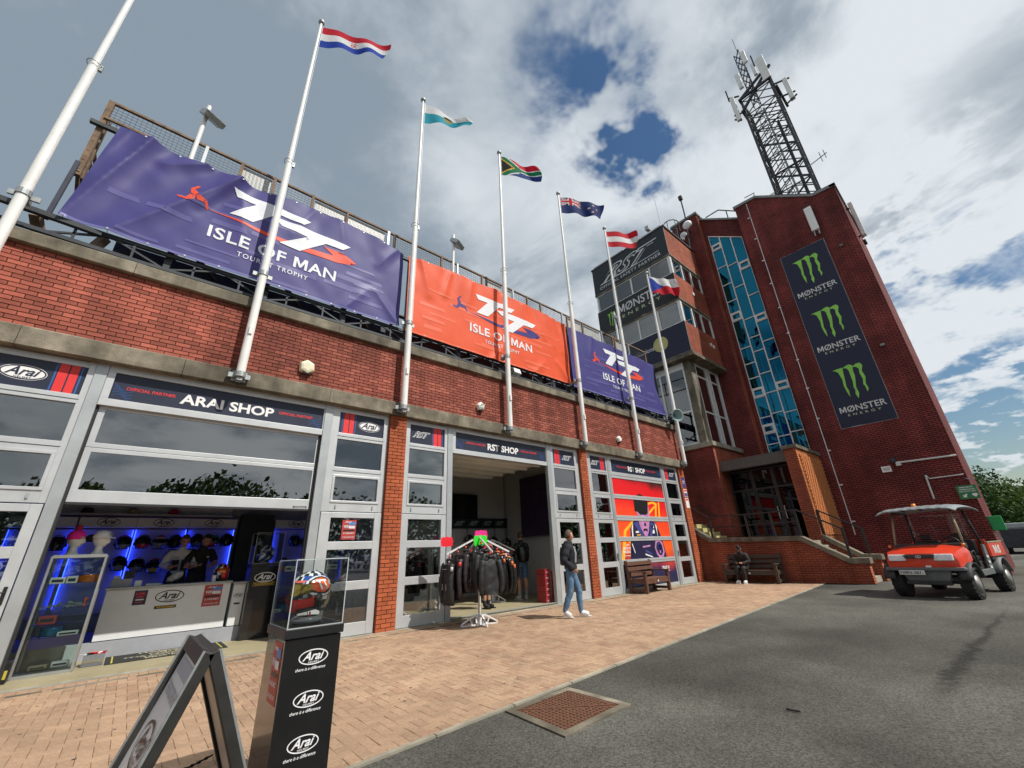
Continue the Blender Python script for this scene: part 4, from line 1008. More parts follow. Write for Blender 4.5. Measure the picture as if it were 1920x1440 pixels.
# railing
RY = 9.36
rx = [-2.36, -.75, -.05, .65, .85, 1.55, 2.45, 3.65, 3.85, 5.45, 6.05, 7.05, 7.25, 8.45, 9.15, 9.85, 11.05, 11.35, 12.3, 13.6, 14.4, 14.55, 15.6, 17.0]
def ztop(x): return 10.25+.02*math.sin(x)
for i, x in enumerate(rx): bars('railing_post', [((x, RY, 9.5), (x, RY, ztop(x)+.03))], .06, 'rust' if i % 3 != 1 else 'alu_grey')
bars('top_rail', [((-2.36, RY, 10.26), (17.0, RY, 10.26))], .05, 'rust'); bars('bottom_rail', [((-2.36, RY, 9.6), (17.0, RY, 9.6))], .05, 'steel_dark')
bars('end_rail', [((17.0, RY, 10.26), (17.05, RY+3.5, 10.26)), ((17.0, RY, 9.6), (17.05, RY+3.5, 9.6)), ((17.05, RY+1.7, 9.5), (17.05, RY+1.7, 10.26)), ((17.05, RY+3.4, 9.5), (17.05, RY+3.4, 10.26))], .05, 'rust')
for i in range(len(rx)-1):
    a, b = rx[i]+.03, rx[i+1]-.03; mb = MB(); n = max(2, int((b-a)/.075))
    for k in range(n+1): x = a+(b-a)*k/n; mb.bar((x, RY, 9.62), (x, RY, 10.24), .006)
    for k in range(8): z = 9.66+k*.078; mb.bar((a, RY, z), (b, RY, z), .006)
    mb.build('mesh_panel', 'steel_dark', FRM)
for a, b in ((-.05, .6), (1.62, 2.42), (2.5, 3.55), (7.3, 7.95), (8.05, 8.4), (11.45, 12.25), (12.45, 13.5), (14.6, 15.5)):
    mb = MB(); mb.box(a, b, RY+.05, RY+.07, 9.62, 10.22); mb.build('backing_board', 'white_paint', FRM)
# floodlights on thin posts
def floodlight(x, y, z0, z1, lab):
    t = thing('floodlight', lab, 'floodlight', (x, y, z0))
    mb = MB(); mb.tube([(x, y, z0), (x, y, z1)], .045, 10); mb.build('post', 'white_paint', t, smooth=True, auto=40)
    mb = MB(); c = Vector((x+.12, y-.02, z1-.35)); mb.box(-.22, .22, -.09, .05, -.17, .17); mb.xf(Matrix.Translation(c) @ Euler((R_(-52), 0, R_(28))).to_matrix().to_4x4()); mb.build('lamp_housing', 'galv', t, bevel=.015)
    mb = MB(); mb.box(-.19, .19, -.096, -.089, -.14, .14); mb.xf(Matrix.Translation(c) @ Euler((R_(-52), 0, R_(28))).to_matrix().to_4x4()); mb.build('lamp_glass', 'steel_dark', t)
    mb = MB(); mb.bar((x-.05, y, z1-.15), (x+.12, y-.02, z1-.25), .06); mb.build('arm', 'galv', t)
floodlight(-.95, 9.3, 9.4, 11.4, 'grey floodlight on a white post above the left banner')
floodlight(5.85, 9.3, 9.4, 11.35, 'grey floodlight on a white post above the orange banner')
floodlight(15.1, 9.5, 9.4, 11.9, 'pale floodlight on a thin post before the control tower')
fl = thing('flood_lamp', 'small square lamp fixed on the wall top under the orange banner', 'lamp', (8.05, 8.9, 6.55))
mb = MB(); mb.box(-.14, .14, -.06, .06, -.1, .1); mb.xf(Matrix.Translation((8.05, 8.92, 6.72)) @ Euler((R_(-20), 0, 0)).to_matrix().to_4x4()); mb.build('lamp_housing', 'galv', fl, bevel=.01)
mb = MB(); mb.box(-.12, .12, -.066, -.061, -.08, .08); mb.xf(Matrix.Translation((8.05, 8.92, 6.72)) @ Euler((R_(-20), 0, 0)).to_matrix().to_4x4()); mb.build('lamp_glass', 'white', fl)
mb = MB(); mb.bar((8.05, 8.95, 6.48), (8.05, 8.95, 6.64), .04); mb.build('bracket', 'galv', fl)
# horn loudspeaker
t = thing('horn_loudspeaker', 'grey-green horn loudspeaker beside the last flagpole', 'loudspeaker', (17.3, 8.95, 6.6))
M['horn'] = mat('horn', (.42, .50, .47), .5, var=.1); M['horn_in'] = mat('horn_in', (.22, .33, .33), .55, var=.1)
HM = Matrix.Translation((17.14, 8.42, 6.77)) @ Euler((R_(8), 0, R_(-28))).to_matrix().to_4x4()
mb = MB(); mb.lathe([(.03, .52), (.05, .5), (.07, .3), (.12, .15), (.25, .01), (.275, -.02), (.28, -.035), (.262, -.03)], (0,0,0), 28, ax='y'); mb.f.pop(); mb.m.pop(); mb.xf(HM); mb.build('horn', 'horn', t, smooth=True)
mb = MB(); mb.lathe([(.262, -.03), (.24, .01), (.11, .15), (.05, .28), (.045, .30)], (0,0,0), 28, ax='y'); mb.f.pop(-2); mb.m.pop(); mb.xf(HM); mb.build('horn_throat', 'horn_in', t, smooth=True)
mb = MB(); mb.lathe([(.02, .48), (.08, .5), (.085, .62), (.04, .68), (.0, .68)], (0,0,0), 16, ax='y'); mb.xf(HM); mb.build('driver', 'steel_dark', t, smooth=True)
mb = MB(); mb.bar((17.3, 8.8, 6.75), (17.35, 9.15, 6.7), .08); mb.bar((17.3, 8.8, 6.6), (16.7, 9.15, 6.75), .05); mb.build('arm', 'steel_dark', t)

# ================================================================== banners on the railing
M['b_navy'] = cloth_mat('banner_navy', (.066, .060, .225), .52, .12, .10); M['b_navy2'] = cloth_mat('banner_streak', (.115, .107, .31), .42, .12, .06); M['b_orange'] = cloth_mat('banner_orange', (.80, .105, .035), .55, .12, .08); M['b_orange2'] = cloth_mat('banner_streak_o', (.88, .17, .085), .45, .12, .06)
M['b_white'] = cloth_mat('banner_white', (.82, .84, .88), .45, .1, .04); M['b_red'] = cloth_mat('banner_red', (.80, .09, .04), .45, .1, .05); M['b_indigo'] = cloth_mat('banner_indigo', (.06, .05, .22), .45, .1, .05); M['b_hem'] = cloth_mat('banner_hem', (.17, .17, .42), .45, .12, .05)
def crease(x, z, a, b, w, h, sharp=False):
    ax, az = a; bx, bz = b; dx, dz = bx-ax, bz-az; L2 = dx*dx+dz*dz
    t = ((x-ax)*dx+(z-az)*dz)/L2; tt = min(1, max(0, t)); d = math.hypot(x-ax-dx*tt, z-az-dz*tt)
    k = (d/w); return .75*h*(math.exp(-1.25*k)-.30*math.exp(-(k*.6-1.1)**2*2))*(1-.5*tt)
TT1 = [(0,1.66),(1.64,1.66),(1.49,1.48),(.94,1.48),(.48,.97),(.04,.97),(.47,1.48),(.10,1.48)]
TT2 = [(.86,1.36),(1.44,1.41),(2.64,1.40),(2.46,1.21),(2.04,1.19),(1.50,.70),(1.06,.72),(1.62,1.18),(1.04,1.20)]
SW = [(-.37,.90),(.2,.885),(.85,.85),(1.6,.87),(2.25,.94),(2.0,1.10),(2.42,1.11),(2.68,1.04),(2.83,.97),(2.70,.87),(2.35,.775),(1.55,.735),(.75,.76),(.14,.845)]
def triskele(cx, cz, r):
    out = []
    for k in range(3):
        a = math.pi*.62+k*2*math.pi/3
        def pt(rr, da): return (cx+r*rr*math.cos(a+da), cz+r*rr*math.sin(a+da))
        out.append(poly2d([pt(.0, 0), pt(.30, -.9), pt(.62, -.18), pt(.80, -.42), pt(1.0, -.5), pt(1.02, -.36), pt(.86, -.2), pt(.72, .14), pt(.30, .75)]))
    return out
def banner(xa, xb, z0, z1, main, streak, hem, swcol, triskcol, lx, lab, cre, seed, topfn, left=None, right=None, yb=9.05):
    rn = random.Random(seed)
    def d(x, z):
        s = 0
        for c in cre: s += crease(x, z, *c)
        s += .022*noise.noise(Vector((x*.9, z*.9, seed)))+.010*noise.noise(Vector((x*2.6+z*1.1, z*2.0, seed+3)))
        v = (z-z0)/(z1-z0); s += .02*math.sin(x*5.1+seed)*math.exp(-((1-v)/.25)**2)+.012*math.sin(x*9+z*3)*max(0, v-.4)
        return s
    def lim(v): return (left(v) if left else xa), (right(v) if right else xb)
    def P(u, v):
        a, b = lim(v); x = a+(b-a)*u; z = z0+(topfn(x)-z0)*v; return Vector((x, yb-d(x, z), z))
    mb = MB(); mb.grid(P, 150, 60); b = mb.build('banner', main, None, smooth=True); tag(b, lab, 'banner', 'event banners on the railing')
    def put(name, shapes, mats, lay=1, step=.09):
        m2 = MB()
        for sh, mi, ly in shapes:
            vs, fs = cut2d(sh, step); m2.add([(x, yb-d(x, z)-.004*ly, z) for x, z in vs], fs, mi)
        o = m2.build(name, mats, b, smooth=True); return o
    st = []
    for k in range(26):
        w = rn.uniform(.4, 1.3); h = rn.uniform(.05, .13); z = rn.choice([z0+.12, z0+.32, z0+.55, z0+.8, z0+1.05, z0+1.3, z0+1.6])+rn.uniform(-.05, .05); x = rn.uniform(xa+.3, xb-w-.4)
        st.append((poly2d([(x, z), (x+w, z), (x+w-.05, z+h), (x+.02, z+h)]), 0, 1+.12*(k % 5)))
    put('streak', st, [streak])
    put('hem', [(rect2d(xa+.02, xb-.02, z0, z0+.05), 0, 1.8)], [hem])
    sx = lambda pts: [(x+lx, z+7.5) for x, z in pts]
    put('swoosh', [(poly2d(sx(SW)), 0, 2)]+[(t_, 1, 2) for t_ in triskele(lx-.58, 8.53, .30)], [swcol, triskcol])
    tx = [(poly2d(sx(TT1)), 0, 3), (poly2d(sx(TT2)), 0, 3.6)]
    tx += [(fit(text2d('ISLE OF MAN', 0, .018, 1.05), lx+1.08, 7.86, w=2.6, h=.30), 0, 2.6), (fit(text2d('TOURIST TROPHY', 0, .008, 1.25), lx+1.06, 7.53, w=1.42, h=.12), 0, 2.6)]
    put('lettering', tx, ['b_white'])
    # eyelets with cable ties along the edges
    gm = MB(); n = int((xb-xa)/.55)
    for k in range(n+1):
        for zz, v in ((z0+.03, .01), (None, .985)):
            x = xa+.05+(xb-xa-.1)*k/n; z = zz if zz else topfn(x)-.04
            a_, b_ = lim(v)
            if not a_ < x < b_: continue
            gm.lathe([(.018, -.004), (.022, 0), (.018, .004)], (x, yb-d(x, z)-.006, z), 8, ax='y'); gm.bar((x, yb-d(x, z)-.004, z), (x+.01, 9.14, z+(.06 if v > .5 else -.05)), .008)
    gm.build('eyelet', 'galv', b)['kind'] = 'stuff'
    return b
banner(-2.27, 4.03, 7.05, 9.5, 'b_navy', 'b_navy2', 'b_hem', 'b_red', 'b_red', -.08, 'creased purple-blue event banner at the left of the railing',
       [((-1.55, 9.5), (-2.27, 7.06), .16, .17), ((.04, 9.55), (-1.65, 7.06), .17, .15), ((.04, 9.55), (-.55, 8.4), .10, .07), ((-.62, 9.5), (-1.25, 9.05), .12, .09), ((.04, 9.55), (.3, 7.8), .2, .06), ((1.6, 9.6), (1.2, 8.6), .15, .05), ((3.9, 9.6), (3.3, 8.7), .12, .06), ((2.2, 9.7), (2.5, 8.5), .2, .05), ((4.0, 7.1), (3.3, 7.9), .12, .07), ((2.6, 7.1), (3.1, 7.8), .12, .05), ((-1.9, 9.5), (-2.2, 8.2), .25, .10)],
       3, lambda x: 9.50+.16*math.sin(max(0, min(1, (x-.3)/3.7))*math.pi)-.045*abs(math.sin((x+2)*1.9)), left=lambda v: -2.27+.22*v)
banner(4.22, 10.84, 7.0, 9.55, 'b_orange', 'b_orange2', 'b_orange2', 'b_indigo', 'b_indigo', 6.56, 'bright orange event banner, middle of the three on the railing',
       [((4.6, 9.5), (4.9, 8.4), .12, .06), ((5.6, 9.5), (5.4, 8.6), .10, .06), ((6.4, 9.5), (6.3, 8.7), .12, .05), ((7.7, 9.5), (7.6, 7.4), .10, .07), ((9.3, 9.6), (9.6, 8.5), .10, .05), ((9.8, 9.6), (10.1, 8.3), .08, .05), ((10.2, 9.6), (10.5, 8.2), .08, .06), ((10.5, 9.6), (10.75, 8.0), .08, .06), ((10.8, 7.0), (10.2, 7.7), .12, .07), ((7.2, 7.0), (7.7, 7.6), .12, .06), ((9.0, 7.0), (9.5, 7.5), .12, .04), ((8.6, 9.5), (8.8, 8.6), .12, .04)],
       8, lambda x: 9.55+.12*math.sin((x-4.2)/6.6*math.pi)-.05*abs(math.sin(x*1.7)))
banner(10.97, 17.35, 6.95, 9.5, 'b_navy', 'b_navy2', 'b_hem', 'b_red', 'b_red', 13.1, 'deep blue event banner at the right end of the railing',
       [((11.2, 9.5), (11.4, 8.0), .12, .05), ((12.4, 9.5), (12.2, 8.5), .12, .04), ((17.3, 7.0), (16.6, 8.2), .3, .07), ((13.9, 9.5), (14.0, 8.6), .12, .04), ((15.5, 9.5), (15.3, 8.2), .14, .04)],
       14, lambda x: 9.5-.04*abs(math.sin(x*1.6)), right=lambda v: 17.35-.30*v-.32*math.sin(v*math.pi))
# ================================================================== control tower
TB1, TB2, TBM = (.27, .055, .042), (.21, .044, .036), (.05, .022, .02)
M['tb_shade_y'] = brick_mat('tower_brick_shade_y', TB1, TB2, TBM, 'y'); M['tb_sun_x'] = brick_mat('tower_brick_sun_x', (.44, .125, .065), (.36, .09, .05), (.07, .03, .025), 'x')  # same brick toned darker for shaded faces, brighter for sunlit ones
M['tb_dk'] = brick_mat('tower_brick_dark', (.265, .052, .043), (.19, .037, .036), (.022, .010, .010), 'y', msize=.013, stain=.3)
M['tb_dkx'] = brick_mat('tower_brick_darkx', (.265, .052, .043), (.19, .037, .036), (.022, .010, .010), 'x', msize=.013, stain=.3)
M['w_frame'] = mat('w_frame', (.74, .75, .74), .45, var=.06, dirt=.1)
M['curtain'] = mat('curtain', (.015, .06, .28), .8, var=.3, scale=12); M['curtain_w'] = mat('curtain_w', (.45, .55, .58), .8, var=.2)
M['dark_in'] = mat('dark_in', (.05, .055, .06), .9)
M['lead'] = mat('lead', (.23, .24, .24), .7, var=.2, scale=4)
M['vinyl_dk'] = cloth_mat('vinyl_dark', (.020, .028, .036), .42, .04, .12); M['vinyl_navy'] = cloth_mat('vinyl_navy', (.013, .017, .045), .42, .04, .12); M['vinyl_blk'] = cloth_mat('vinyl_black', (.022, .024, .024), .42, .04, .12)
M['claw'] = mat('claw', (.26, .62, .08), .5, var=.12, scale=1.5); M['silver'] = mat('silver', (.62, .63, .62), .5, var=.1)
CT = thing('control_tower', 'brick control tower with wrap-around windows beside the grandstand', 'tower', (20.5, 10.5, 0))
CX, CY0, CY1, CXB = 19.0, 7.93, 13.09, 22.6
def tbox(name, x0, x1, y0, y1, z0, z1, mats, parent=CT, face=None):
    """brick block: faces along y take the shade-toned brick, those along x the sun-toned"""
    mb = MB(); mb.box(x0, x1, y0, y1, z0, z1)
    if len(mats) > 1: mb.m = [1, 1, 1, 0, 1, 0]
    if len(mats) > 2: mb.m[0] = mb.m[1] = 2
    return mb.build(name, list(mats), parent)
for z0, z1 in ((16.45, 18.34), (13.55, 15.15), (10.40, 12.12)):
    tbox('spandrel_wall', CX, CXB, CY0, CY1, z0, z1, ('tb_shade_y', 'tb_sun_x'))
    mb = MB(); mb.box(CX-.03, CXB-.002, CY0-.03, CY1+.03, z0-.11, z0-.001); mb.build('sill_slab', 'concrete', CT)
mb = MB(); mb.box(CX-.06, CXB-.002, CY0-.06, CY1+.06, 18.341, 18.44); mb.build('roof_edge', 'steel_dark', CT)
mb = MB()
for k in range(2): mb.box(CX-.02, CX+.08, CY0+.1+k*2.6, CY0+2.4+k*2.6, 18.49, 18.57)
mb.build('roof_light_strip', 'white', CT)
mb = MB(); mb.box(CX-.12, CXB-.002, CY0-.12, CY1+.1, 10.12, 10.285); mb.build('projecting_slab', 'concrete', CT)
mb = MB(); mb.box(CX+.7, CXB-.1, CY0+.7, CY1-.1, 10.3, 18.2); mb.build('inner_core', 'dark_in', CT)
def win_band(z0, z1, curt):
    ys = [CY0+.02, CY0+1.35, CY0+2.6, CY0+3.85, CY1-.02]
    mb = MB(); t = .07
    mb.box(CX+.05, CX+.12, CY0+.05, CY1-.02, z0, z0+t); mb.box(CX+.05, CX+.12, CY0+.05, CY1-.02, z1-t, z1)
    for y in ys[1:-1]: mb.box(CX+.04, CX+.13, y-.045, y+.045, z0+t, z1-t)
    mb.box(CX+.03, CX+.2, CY0+.03, CY0+.2, z0, z1); mb.box(CX+.04, CX+.13, CY1-.12, CY1-.02, z0+t, z1-t)
    xs_ = [CX+.2, CX+1.28, CX+2.36, CXB-.1]
    mb.box(CX+.2, CXB-.05, CY0+.05, CY0+.12, z0, z0+t); mb.box(CX+.2, CXB-.05, CY0+.05, CY0+.12, z1-t, z1)
    for x in xs_[1:]: mb.box(x-.05, x+.05, CY0+.04, CY0+.13, z0+t, z1-t)
    fr = mb.build('window_frame', 'w_frame', CT)
    for a, b in zip([CY0+.2]+ys[1:-1], ys[1:-1]+[CY1-.12]):
        m2 = MB(); m2.box(CX+.08, CX+.086, a+.04, b-.04, z0+t, z1-t); m2.build('pane', 'glass_tower', fr)
    for a, b in zip(xs_[:-1], xs_[1:]):
        m2 = MB(); m2.box(a+.05, b-.05, CY0+.08, CY0+.086, z0+t, z1-t); m2.build('pane', 'glass_tower', fr)
    m2 = MB()
    for k, (a, b) in enumerate(zip(xs_[:-1], xs_[1:])):
        if k < 2 or curt == 'curtain':
            for j in range(6): 
                u0 = a+.1+j*.09+(.1 if j > 2 else 0); m2.box(u0, u0+.07, CY0+.25+.03*(j % 2), CY0+.27+.03*(j % 2), z0+.05, z1-.05)
    m2.build('curtain', curt, fr)
    m2 = MB(); m2.box(CX+.3, CX+.32, CY0+.3, CY0+.9, z0+.05, z1-.05); m2.box(CX+.3, CX+.32, CY1-.9, CY1-.35, z0+.05, z1-.05); m2.build('blind', 'curtain_w', fr)
win_band(15.15, 16.34, 'curtain_w'); win_band(12.12, 13.44, 'curtain')
# recessed glazed storey with corner column
mb = MB(); mb.box(19.3, 19.85, 8.3, 8.66, 5.82, 10.119); mb.build('corner_column', 'concrete', CT, bevel=.02)
mb = MB(); X_ = 19.36
for a, b, z0, z1 in ((8.66, 12.9, 9.75, 10.1), (8.66, 12.9, 5.82, 5.95), (8.66, 12.9, 7.45, 7.55)): mb.box(X_, X_+.08, a, b, z0, z1)
for y in (8.7, 9.65, 10.05, 11.2, 12.4): mb.box(X_-.02, X_+.1, y-.05, y+.05, 5.82, 10.1)
Y_ = 8.36
for a, b, z0, z1 in ((19.85, 22.55, 10.0, 10.1), (19.85, 22.55, 9.38, 9.46), (19.85, 22.55, 7.45, 7.53), (19.85, 22.55, 5.82, 5.95)): mb.box(a, b, Y_, Y_+.08, z0, z1)
for x in (19.92, 21.15, 21.45, 22.5): mb.box(x-.06, x+.06, Y_-.03, Y_+.1, 5.82, 10.1)
wf = mb.build('window_frame', 'w_frame', CT)
for a, b in ((8.75, 9.6), (9.7, 10.0), (10.1, 11.15), (11.25, 12.35)):
    for z0, z1 in ((7.55, 9.75), (5.95, 7.45)):
        m2 = MB(); m2.box(X_+.03, X_+.036, a, b, z0, z1); m2.build('pane', 'glass_tower', wf)
for a, b in ((19.98, 21.09), (21.51, 22.44)):
    for z0, z1 in ((9.46, 10.0), (7.53, 9.38), (5.95, 7.45)):
        m2 = MB(); m2.box(a, b, Y_+.03, Y_+.036, z0, z1); m2.build('pane', 'glass_tower', wf)
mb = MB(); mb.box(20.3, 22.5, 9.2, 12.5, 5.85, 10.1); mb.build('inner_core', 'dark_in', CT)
mb = MB(); mb.box(19.2, 22.58, 8.02, 13.2, 5.60, 5.819); mb.build('base_cap', 'concrete_light', CT, bevel=.015)
tbox('base_wall', 19.3, 22.59, 8.12, 13.1, 0, 5.599, ('tb_shade_y', 'tb_sun_x'))
# aerials, camera and ladder hoop on the roof
mb = MB(); mb.tube([(19.9, 8.4, 18.4), (19.85, 8.4, 21.6)], .015, 5); mb.tube([(19.4, 10.6, 18.4), (19.38, 10.6, 20.0)], .03, 5); mb.build('roof_aerial', 'galv', CT)
mb = MB(); mb.bar((19.15, 8.9, 18.44), (19.15, 8.9, 18.9), .05); mb.box(19.0, 19.4, 8.78, 9.0, 18.85, 19.1); mb.build('roof_camera', 'galv', CT)
mb = MB()
for k in range(3): mb.tube([(21.6+.5*math.cos(a), 8.5+.5*math.sin(a)*.9, 18.9+k*.75) for a in [math.pi*2*j/14 for j in range(15)]], .03, 5)
for k in range(6): a = math.pi*2*k/6; mb.tube([(21.6+.5*math.cos(a), 8.5+.45*math.sin(a), 18.4), (21.6+.5*math.cos(a), 8.5+.45*math.sin(a), 20.4)], .022, 5)
mb.build('ladder_hoops', 'steel_dark', CT)
for x_, z_ in ((20.9, 14.5), (21.6, 11.5), (21.9, 11.45)): mb = MB(); mb.lathe([(.0, -.05), (.1, -.05), (.1, 0)], (x_, 7.93, z_), 10, ax='y'); mb.build('wall_lamp', 'white', CT)

def wall_banner(x, ya, yb, z0, z1, main, lab, shapes, mats, seed, amp=.03, facing=(-1, 0, 0)):
    """cloth hung on a wall that faces -x; shapes use (distance from the far end, height)"""
    def d(a, z): return .012+amp*(.5+.5*noise.noise(Vector((a*.8, z*.8, seed))))+.012*noise.noise(Vector((a*2.5, z*2.5, seed)))
    n = max(12, int((yb-ya)*7)); nz_ = max(10, int((z1-z0)*6))
    mb = MB(); mb.grid(lambda u, v: (x-.01-d((yb-ya)*u, z0+(z1-z0)*v), yb-(yb-ya)*u, z0+(z1-z0)*v), n, nz_)
    b = mb.build('wall_banner', main, None, smooth=True); tag(b, lab, 'banner')
    mb = MB(); e = .025
    for p, q in (((ya, z0), (yb, z0)), ((ya, z1), (yb, z1)), ((ya, z0), (ya, z1)), ((yb, z0), (yb, z1))): mb.bar((x-.012, p[0], p[1]), (x-.012, q[0], q[1]), e)
    mb.build('edge_frame', 'galv', b)
    mb = MB()
    for sh, lay, mi in shapes:
        vs, fs = cut2d(sh, .16); mb.add([(x-.012-d(a, z)-.006*lay, yb-a, z) for a, z in vs], fs, mi)
    mb.build('lettering', mats, b, smooth=True); return b
CLAW = [[(-0.5,1.33),(-0.305,1.36),(-0.126,1.361),(-0.165,1.094),(-0.192,0.802),(-0.222,0.564),(-0.19,.4),(-0.219,0.121),(-0.275,0.383),(-0.28,.52),(-0.296,0.638),(-0.266,0.878),(-0.3,1.093),(-0.316,1.201),(-.40,1.30)],
[(-0.132,1.338),(.0,1.40),(0.104,1.427),(0.2,1.35),(0.154,1.081),(0.165,.95),(0.129,0.741),(0.068,0.467),(0.086,0.194),(0.014,0.0),(-0.028,0.206),(0.009,0.35),(-.01,.5),(0.03,0.7),(0.029,0.975),(0.031,1.176),(-0.011,1.293)],
[(0.176,1.283),(0.314,1.372),(0.444,1.373),(0.5,1.251),(0.418,1.033),(0.46,0.771),(0.388,0.505),(0.42,0.307),(0.353,0.169),(0.345,0.422),(.31,.5),(0.358,0.709),(0.325,0.968),(0.355,1.156),(.29,1.25)]]
def claw(cx, z0, w, hs=1.0): return [poly2d([(cx+a*w, z0+b*w*hs) for a, b in s]) for s in CLAW]
def mword(cx, cz, w, h): return fit(text2d('MØNSTER', .0, .012, 1.0), cx, cz, w=w, h=h)
L_ = CY1-CY0
wall_banner(CX, CY0, CY1, 16.43, 18.34, 'vinyl_dk', 'dark safety partner banner at the top of the control tower',
    [(fit(text2d('RST', .85, .045), L_*.5, 17.42, w=4.2, h=1.0), 1, 0), (fit(text2d('RST', .85, -.004), L_*.5, 17.42, w=4.06, h=.84), 2, 1), (rect2d(.5, L_-.5, 16.93, 16.97), 1, 0), (fit(text2d('OFFICIAL SAFETY PARTNER', 0, .006, 1.15), L_*.5, 16.72, w=4.3, h=.2), 1, 0)], ['silver', 'vinyl_dk'], 2)
sh = [(c_, 1, 2) for c_ in claw(.95, 13.72, .62, 1.15)]+[(mword(2.95, 14.58, 2.9, .55), 1, 0), (fit(text2d('ENERGY', 0, .004, 1.7), 2.95, 14.05, w=2.5, h=.2), 1, 3)]
M['pale_green'] = mat('pale_green', (.55, .62, .40), .5)
wall_banner(CX, CY0, CY1, 13.50, 15.12, 'vinyl_blk', 'black energy drink banner between the control tower windows', sh, ['silver', 'vinyl_blk', 'claw', 'pale_green'], 5)
M['cream_disc'] = mat('cream_disc', (.50, .45, .16), .5, var=.15)
wall_banner(CX, CY0, CY1, 10.42, 12.10, 'vinyl_navy', 'navy banner with a cream disc low on the control tower', [(ell2d(L_-1.5, 11.35, .42, .42), 1, 0), (fit(text2d('communications', 0, .006), 2.2, 11.28, w=2.1, h=.26), 1, 1)], ['cream_disc', 'silver'], 9)

# ================================================================== stair tower with mast
ST = thing('stair_tower', 'tall dark red brick stair tower with sloping parapet and glazed strip', 'tower', (25, 3, 0))
TX = 22.6
prof = [(5.1, 0), (.735, 0), (.735, 17.65), (1.65, 17.72), (3.97, 19.55), (5.1, 19.64)]
mb = MB(); mb.prism([(TX, y, z) for y, z in prof], (6.0, 0, 0)); n = len(prof)
mb.m = [0, 0]+[1]*n; mb.build('tower_wall', ['tb_dk', 'tb_dkx'], ST)
def coping(pts, w, h, x0, x1, parent):
    mb = MB(); P = [Vector((0, y, z)) for y, z in pts]
    up = [(x0, p.y, p.z) for p in P]
    for a, b in zip(P[:-1], P[1:]):
        mb.prism([(x0, a.y, a.z+.002), (x0, b.y, b.z+.002), (x0, b.y, b.z+h), (x0, a.y, a.z+h)], (x1-x0, 0, 0))
    return mb.build('parapet_coping', 'lead', parent)
coping([(.66, 17.65), (1.65, 17.72), (3.97, 19.55), (5.16, 19.64)], .3, .16, TX-.07, TX+.45, ST)
mb = MB(); mb.prism([(TX-.07, .66, 17.655), (28.6, .66, 17.655), (28.6, .66, 17.81), (TX-.07, .66, 17.81)], (0, .25, 0)); mb.build('side_coping', 'lead', ST)
# glazed bay wall, recessed
GX = 23.1; gy0, gy1 = 5.30, 7.05
def gtop(y): return 18.02+(y-gy0)*(19.32-18.02)/(gy1-gy0)
mb = MB()
pr = [(gy1+.2, 0), (5.1, 0), (5.1, 19.15), (gy1+.2, 20.7)]
hole = [(gy1, 5.3), (gy0, 5.3), (gy0, gtop(gy0)), (gy1, gtop(gy1))]
for i in range(4):
    j = (i+1) % 4; mb.face([(GX, *pr[i]), (GX, *pr[j]), (GX, *hole[j]), (GX, *hole[i])])
mb.prism([(GX+.25, *p) for p in pr], (5, 0, 0))
mb.build('glazed_bay_wall', 'tb_dk', ST)
coping([(5.1, 19.15), (gy1+.2, 20.7)], .3, .14, GX-.08, GX+.4, ST)
cols = [gy1, gy1-.58, gy1-1.16, gy0]
trans = [[(18.45, 18.05), 16.75, 15.5, 14.35, (13.55, 13.05), 11.3, 10.35, 9.5, (8.9, 8.4), 7.3, (6.9, 6.45), 5.9], [16.6, 15.05, 12.9, 11.75, 10.9, 9.6, 8.5, 7.4, 6.2], [(16.45, 15.95), 14.2, (12.9, 12.5), 11.3, 10.2, (8.9, 8.5), 7.3, 6.3]]
M['glass_bluem'] = None
def blue_glass():
    m, nt, b = _nodes('glass_blue_solar'); N = nt.nodes; L = nt.links; N.remove(b)
    tr = N.new('ShaderNodeBsdfTransparent'); tr.inputs[0].default_value = (.03, .20, .30, 1)
    gl = N.new('ShaderNodeBsdfGlossy'); gl.inputs['Roughness'].default_value = .01; gl.inputs['Color'].default_value = (.04, .38, .62, 1)
    fr = N.new('ShaderNodeFresnel'); fr.inputs['IOR'].default_value = 2.1
    ad = N.new('ShaderNodeMath'); ad.operation = 'ADD'; ad.inputs[1].default_value = .10; L.new(fr.outputs[0], ad.inputs[0]); ad.use_clamp = True
    mx = N.new('ShaderNodeMixShader'); L.new(ad.outputs[0], mx.inputs[0]); L.new(tr.outputs[0], mx.inputs[1]); L.new(gl.outputs[0], mx.inputs[2]); L.new(mx.outputs[0], N['Material Output'].inputs[0]); return m
M['glass_bluem'] = blue_glass()
fm = MB(); t = .055; gx = GX+.08
for y in cols: fm.prism([(gx-.06, y-t/2, 5.3), (gx-.06, y+t/2, 5.3), (gx-.06, y+t/2, gtop(y)-.02), (gx-.06, y-t/2, gtop(y)-.02)], (.12, 0, 0))
fm.prism([(gx-.07, gy0-.03, 5.3), (gx-.07, gy1+.03, 5.3), (gx-.07, gy1+.03, 5.36), (gx-.07, gy0-.03, 5.36)], (.14, 0, 0))
fm.prism([(gx-.07, gy0-.03, gtop(gy0)-.07), (gx-.07, gy1+.03, gtop(gy1)-.07), (gx-.07, gy1+.03, gtop(gy1)), (gx-.07, gy0-.03, gtop(gy0))], (.14, 0, 0))
panes_ = []
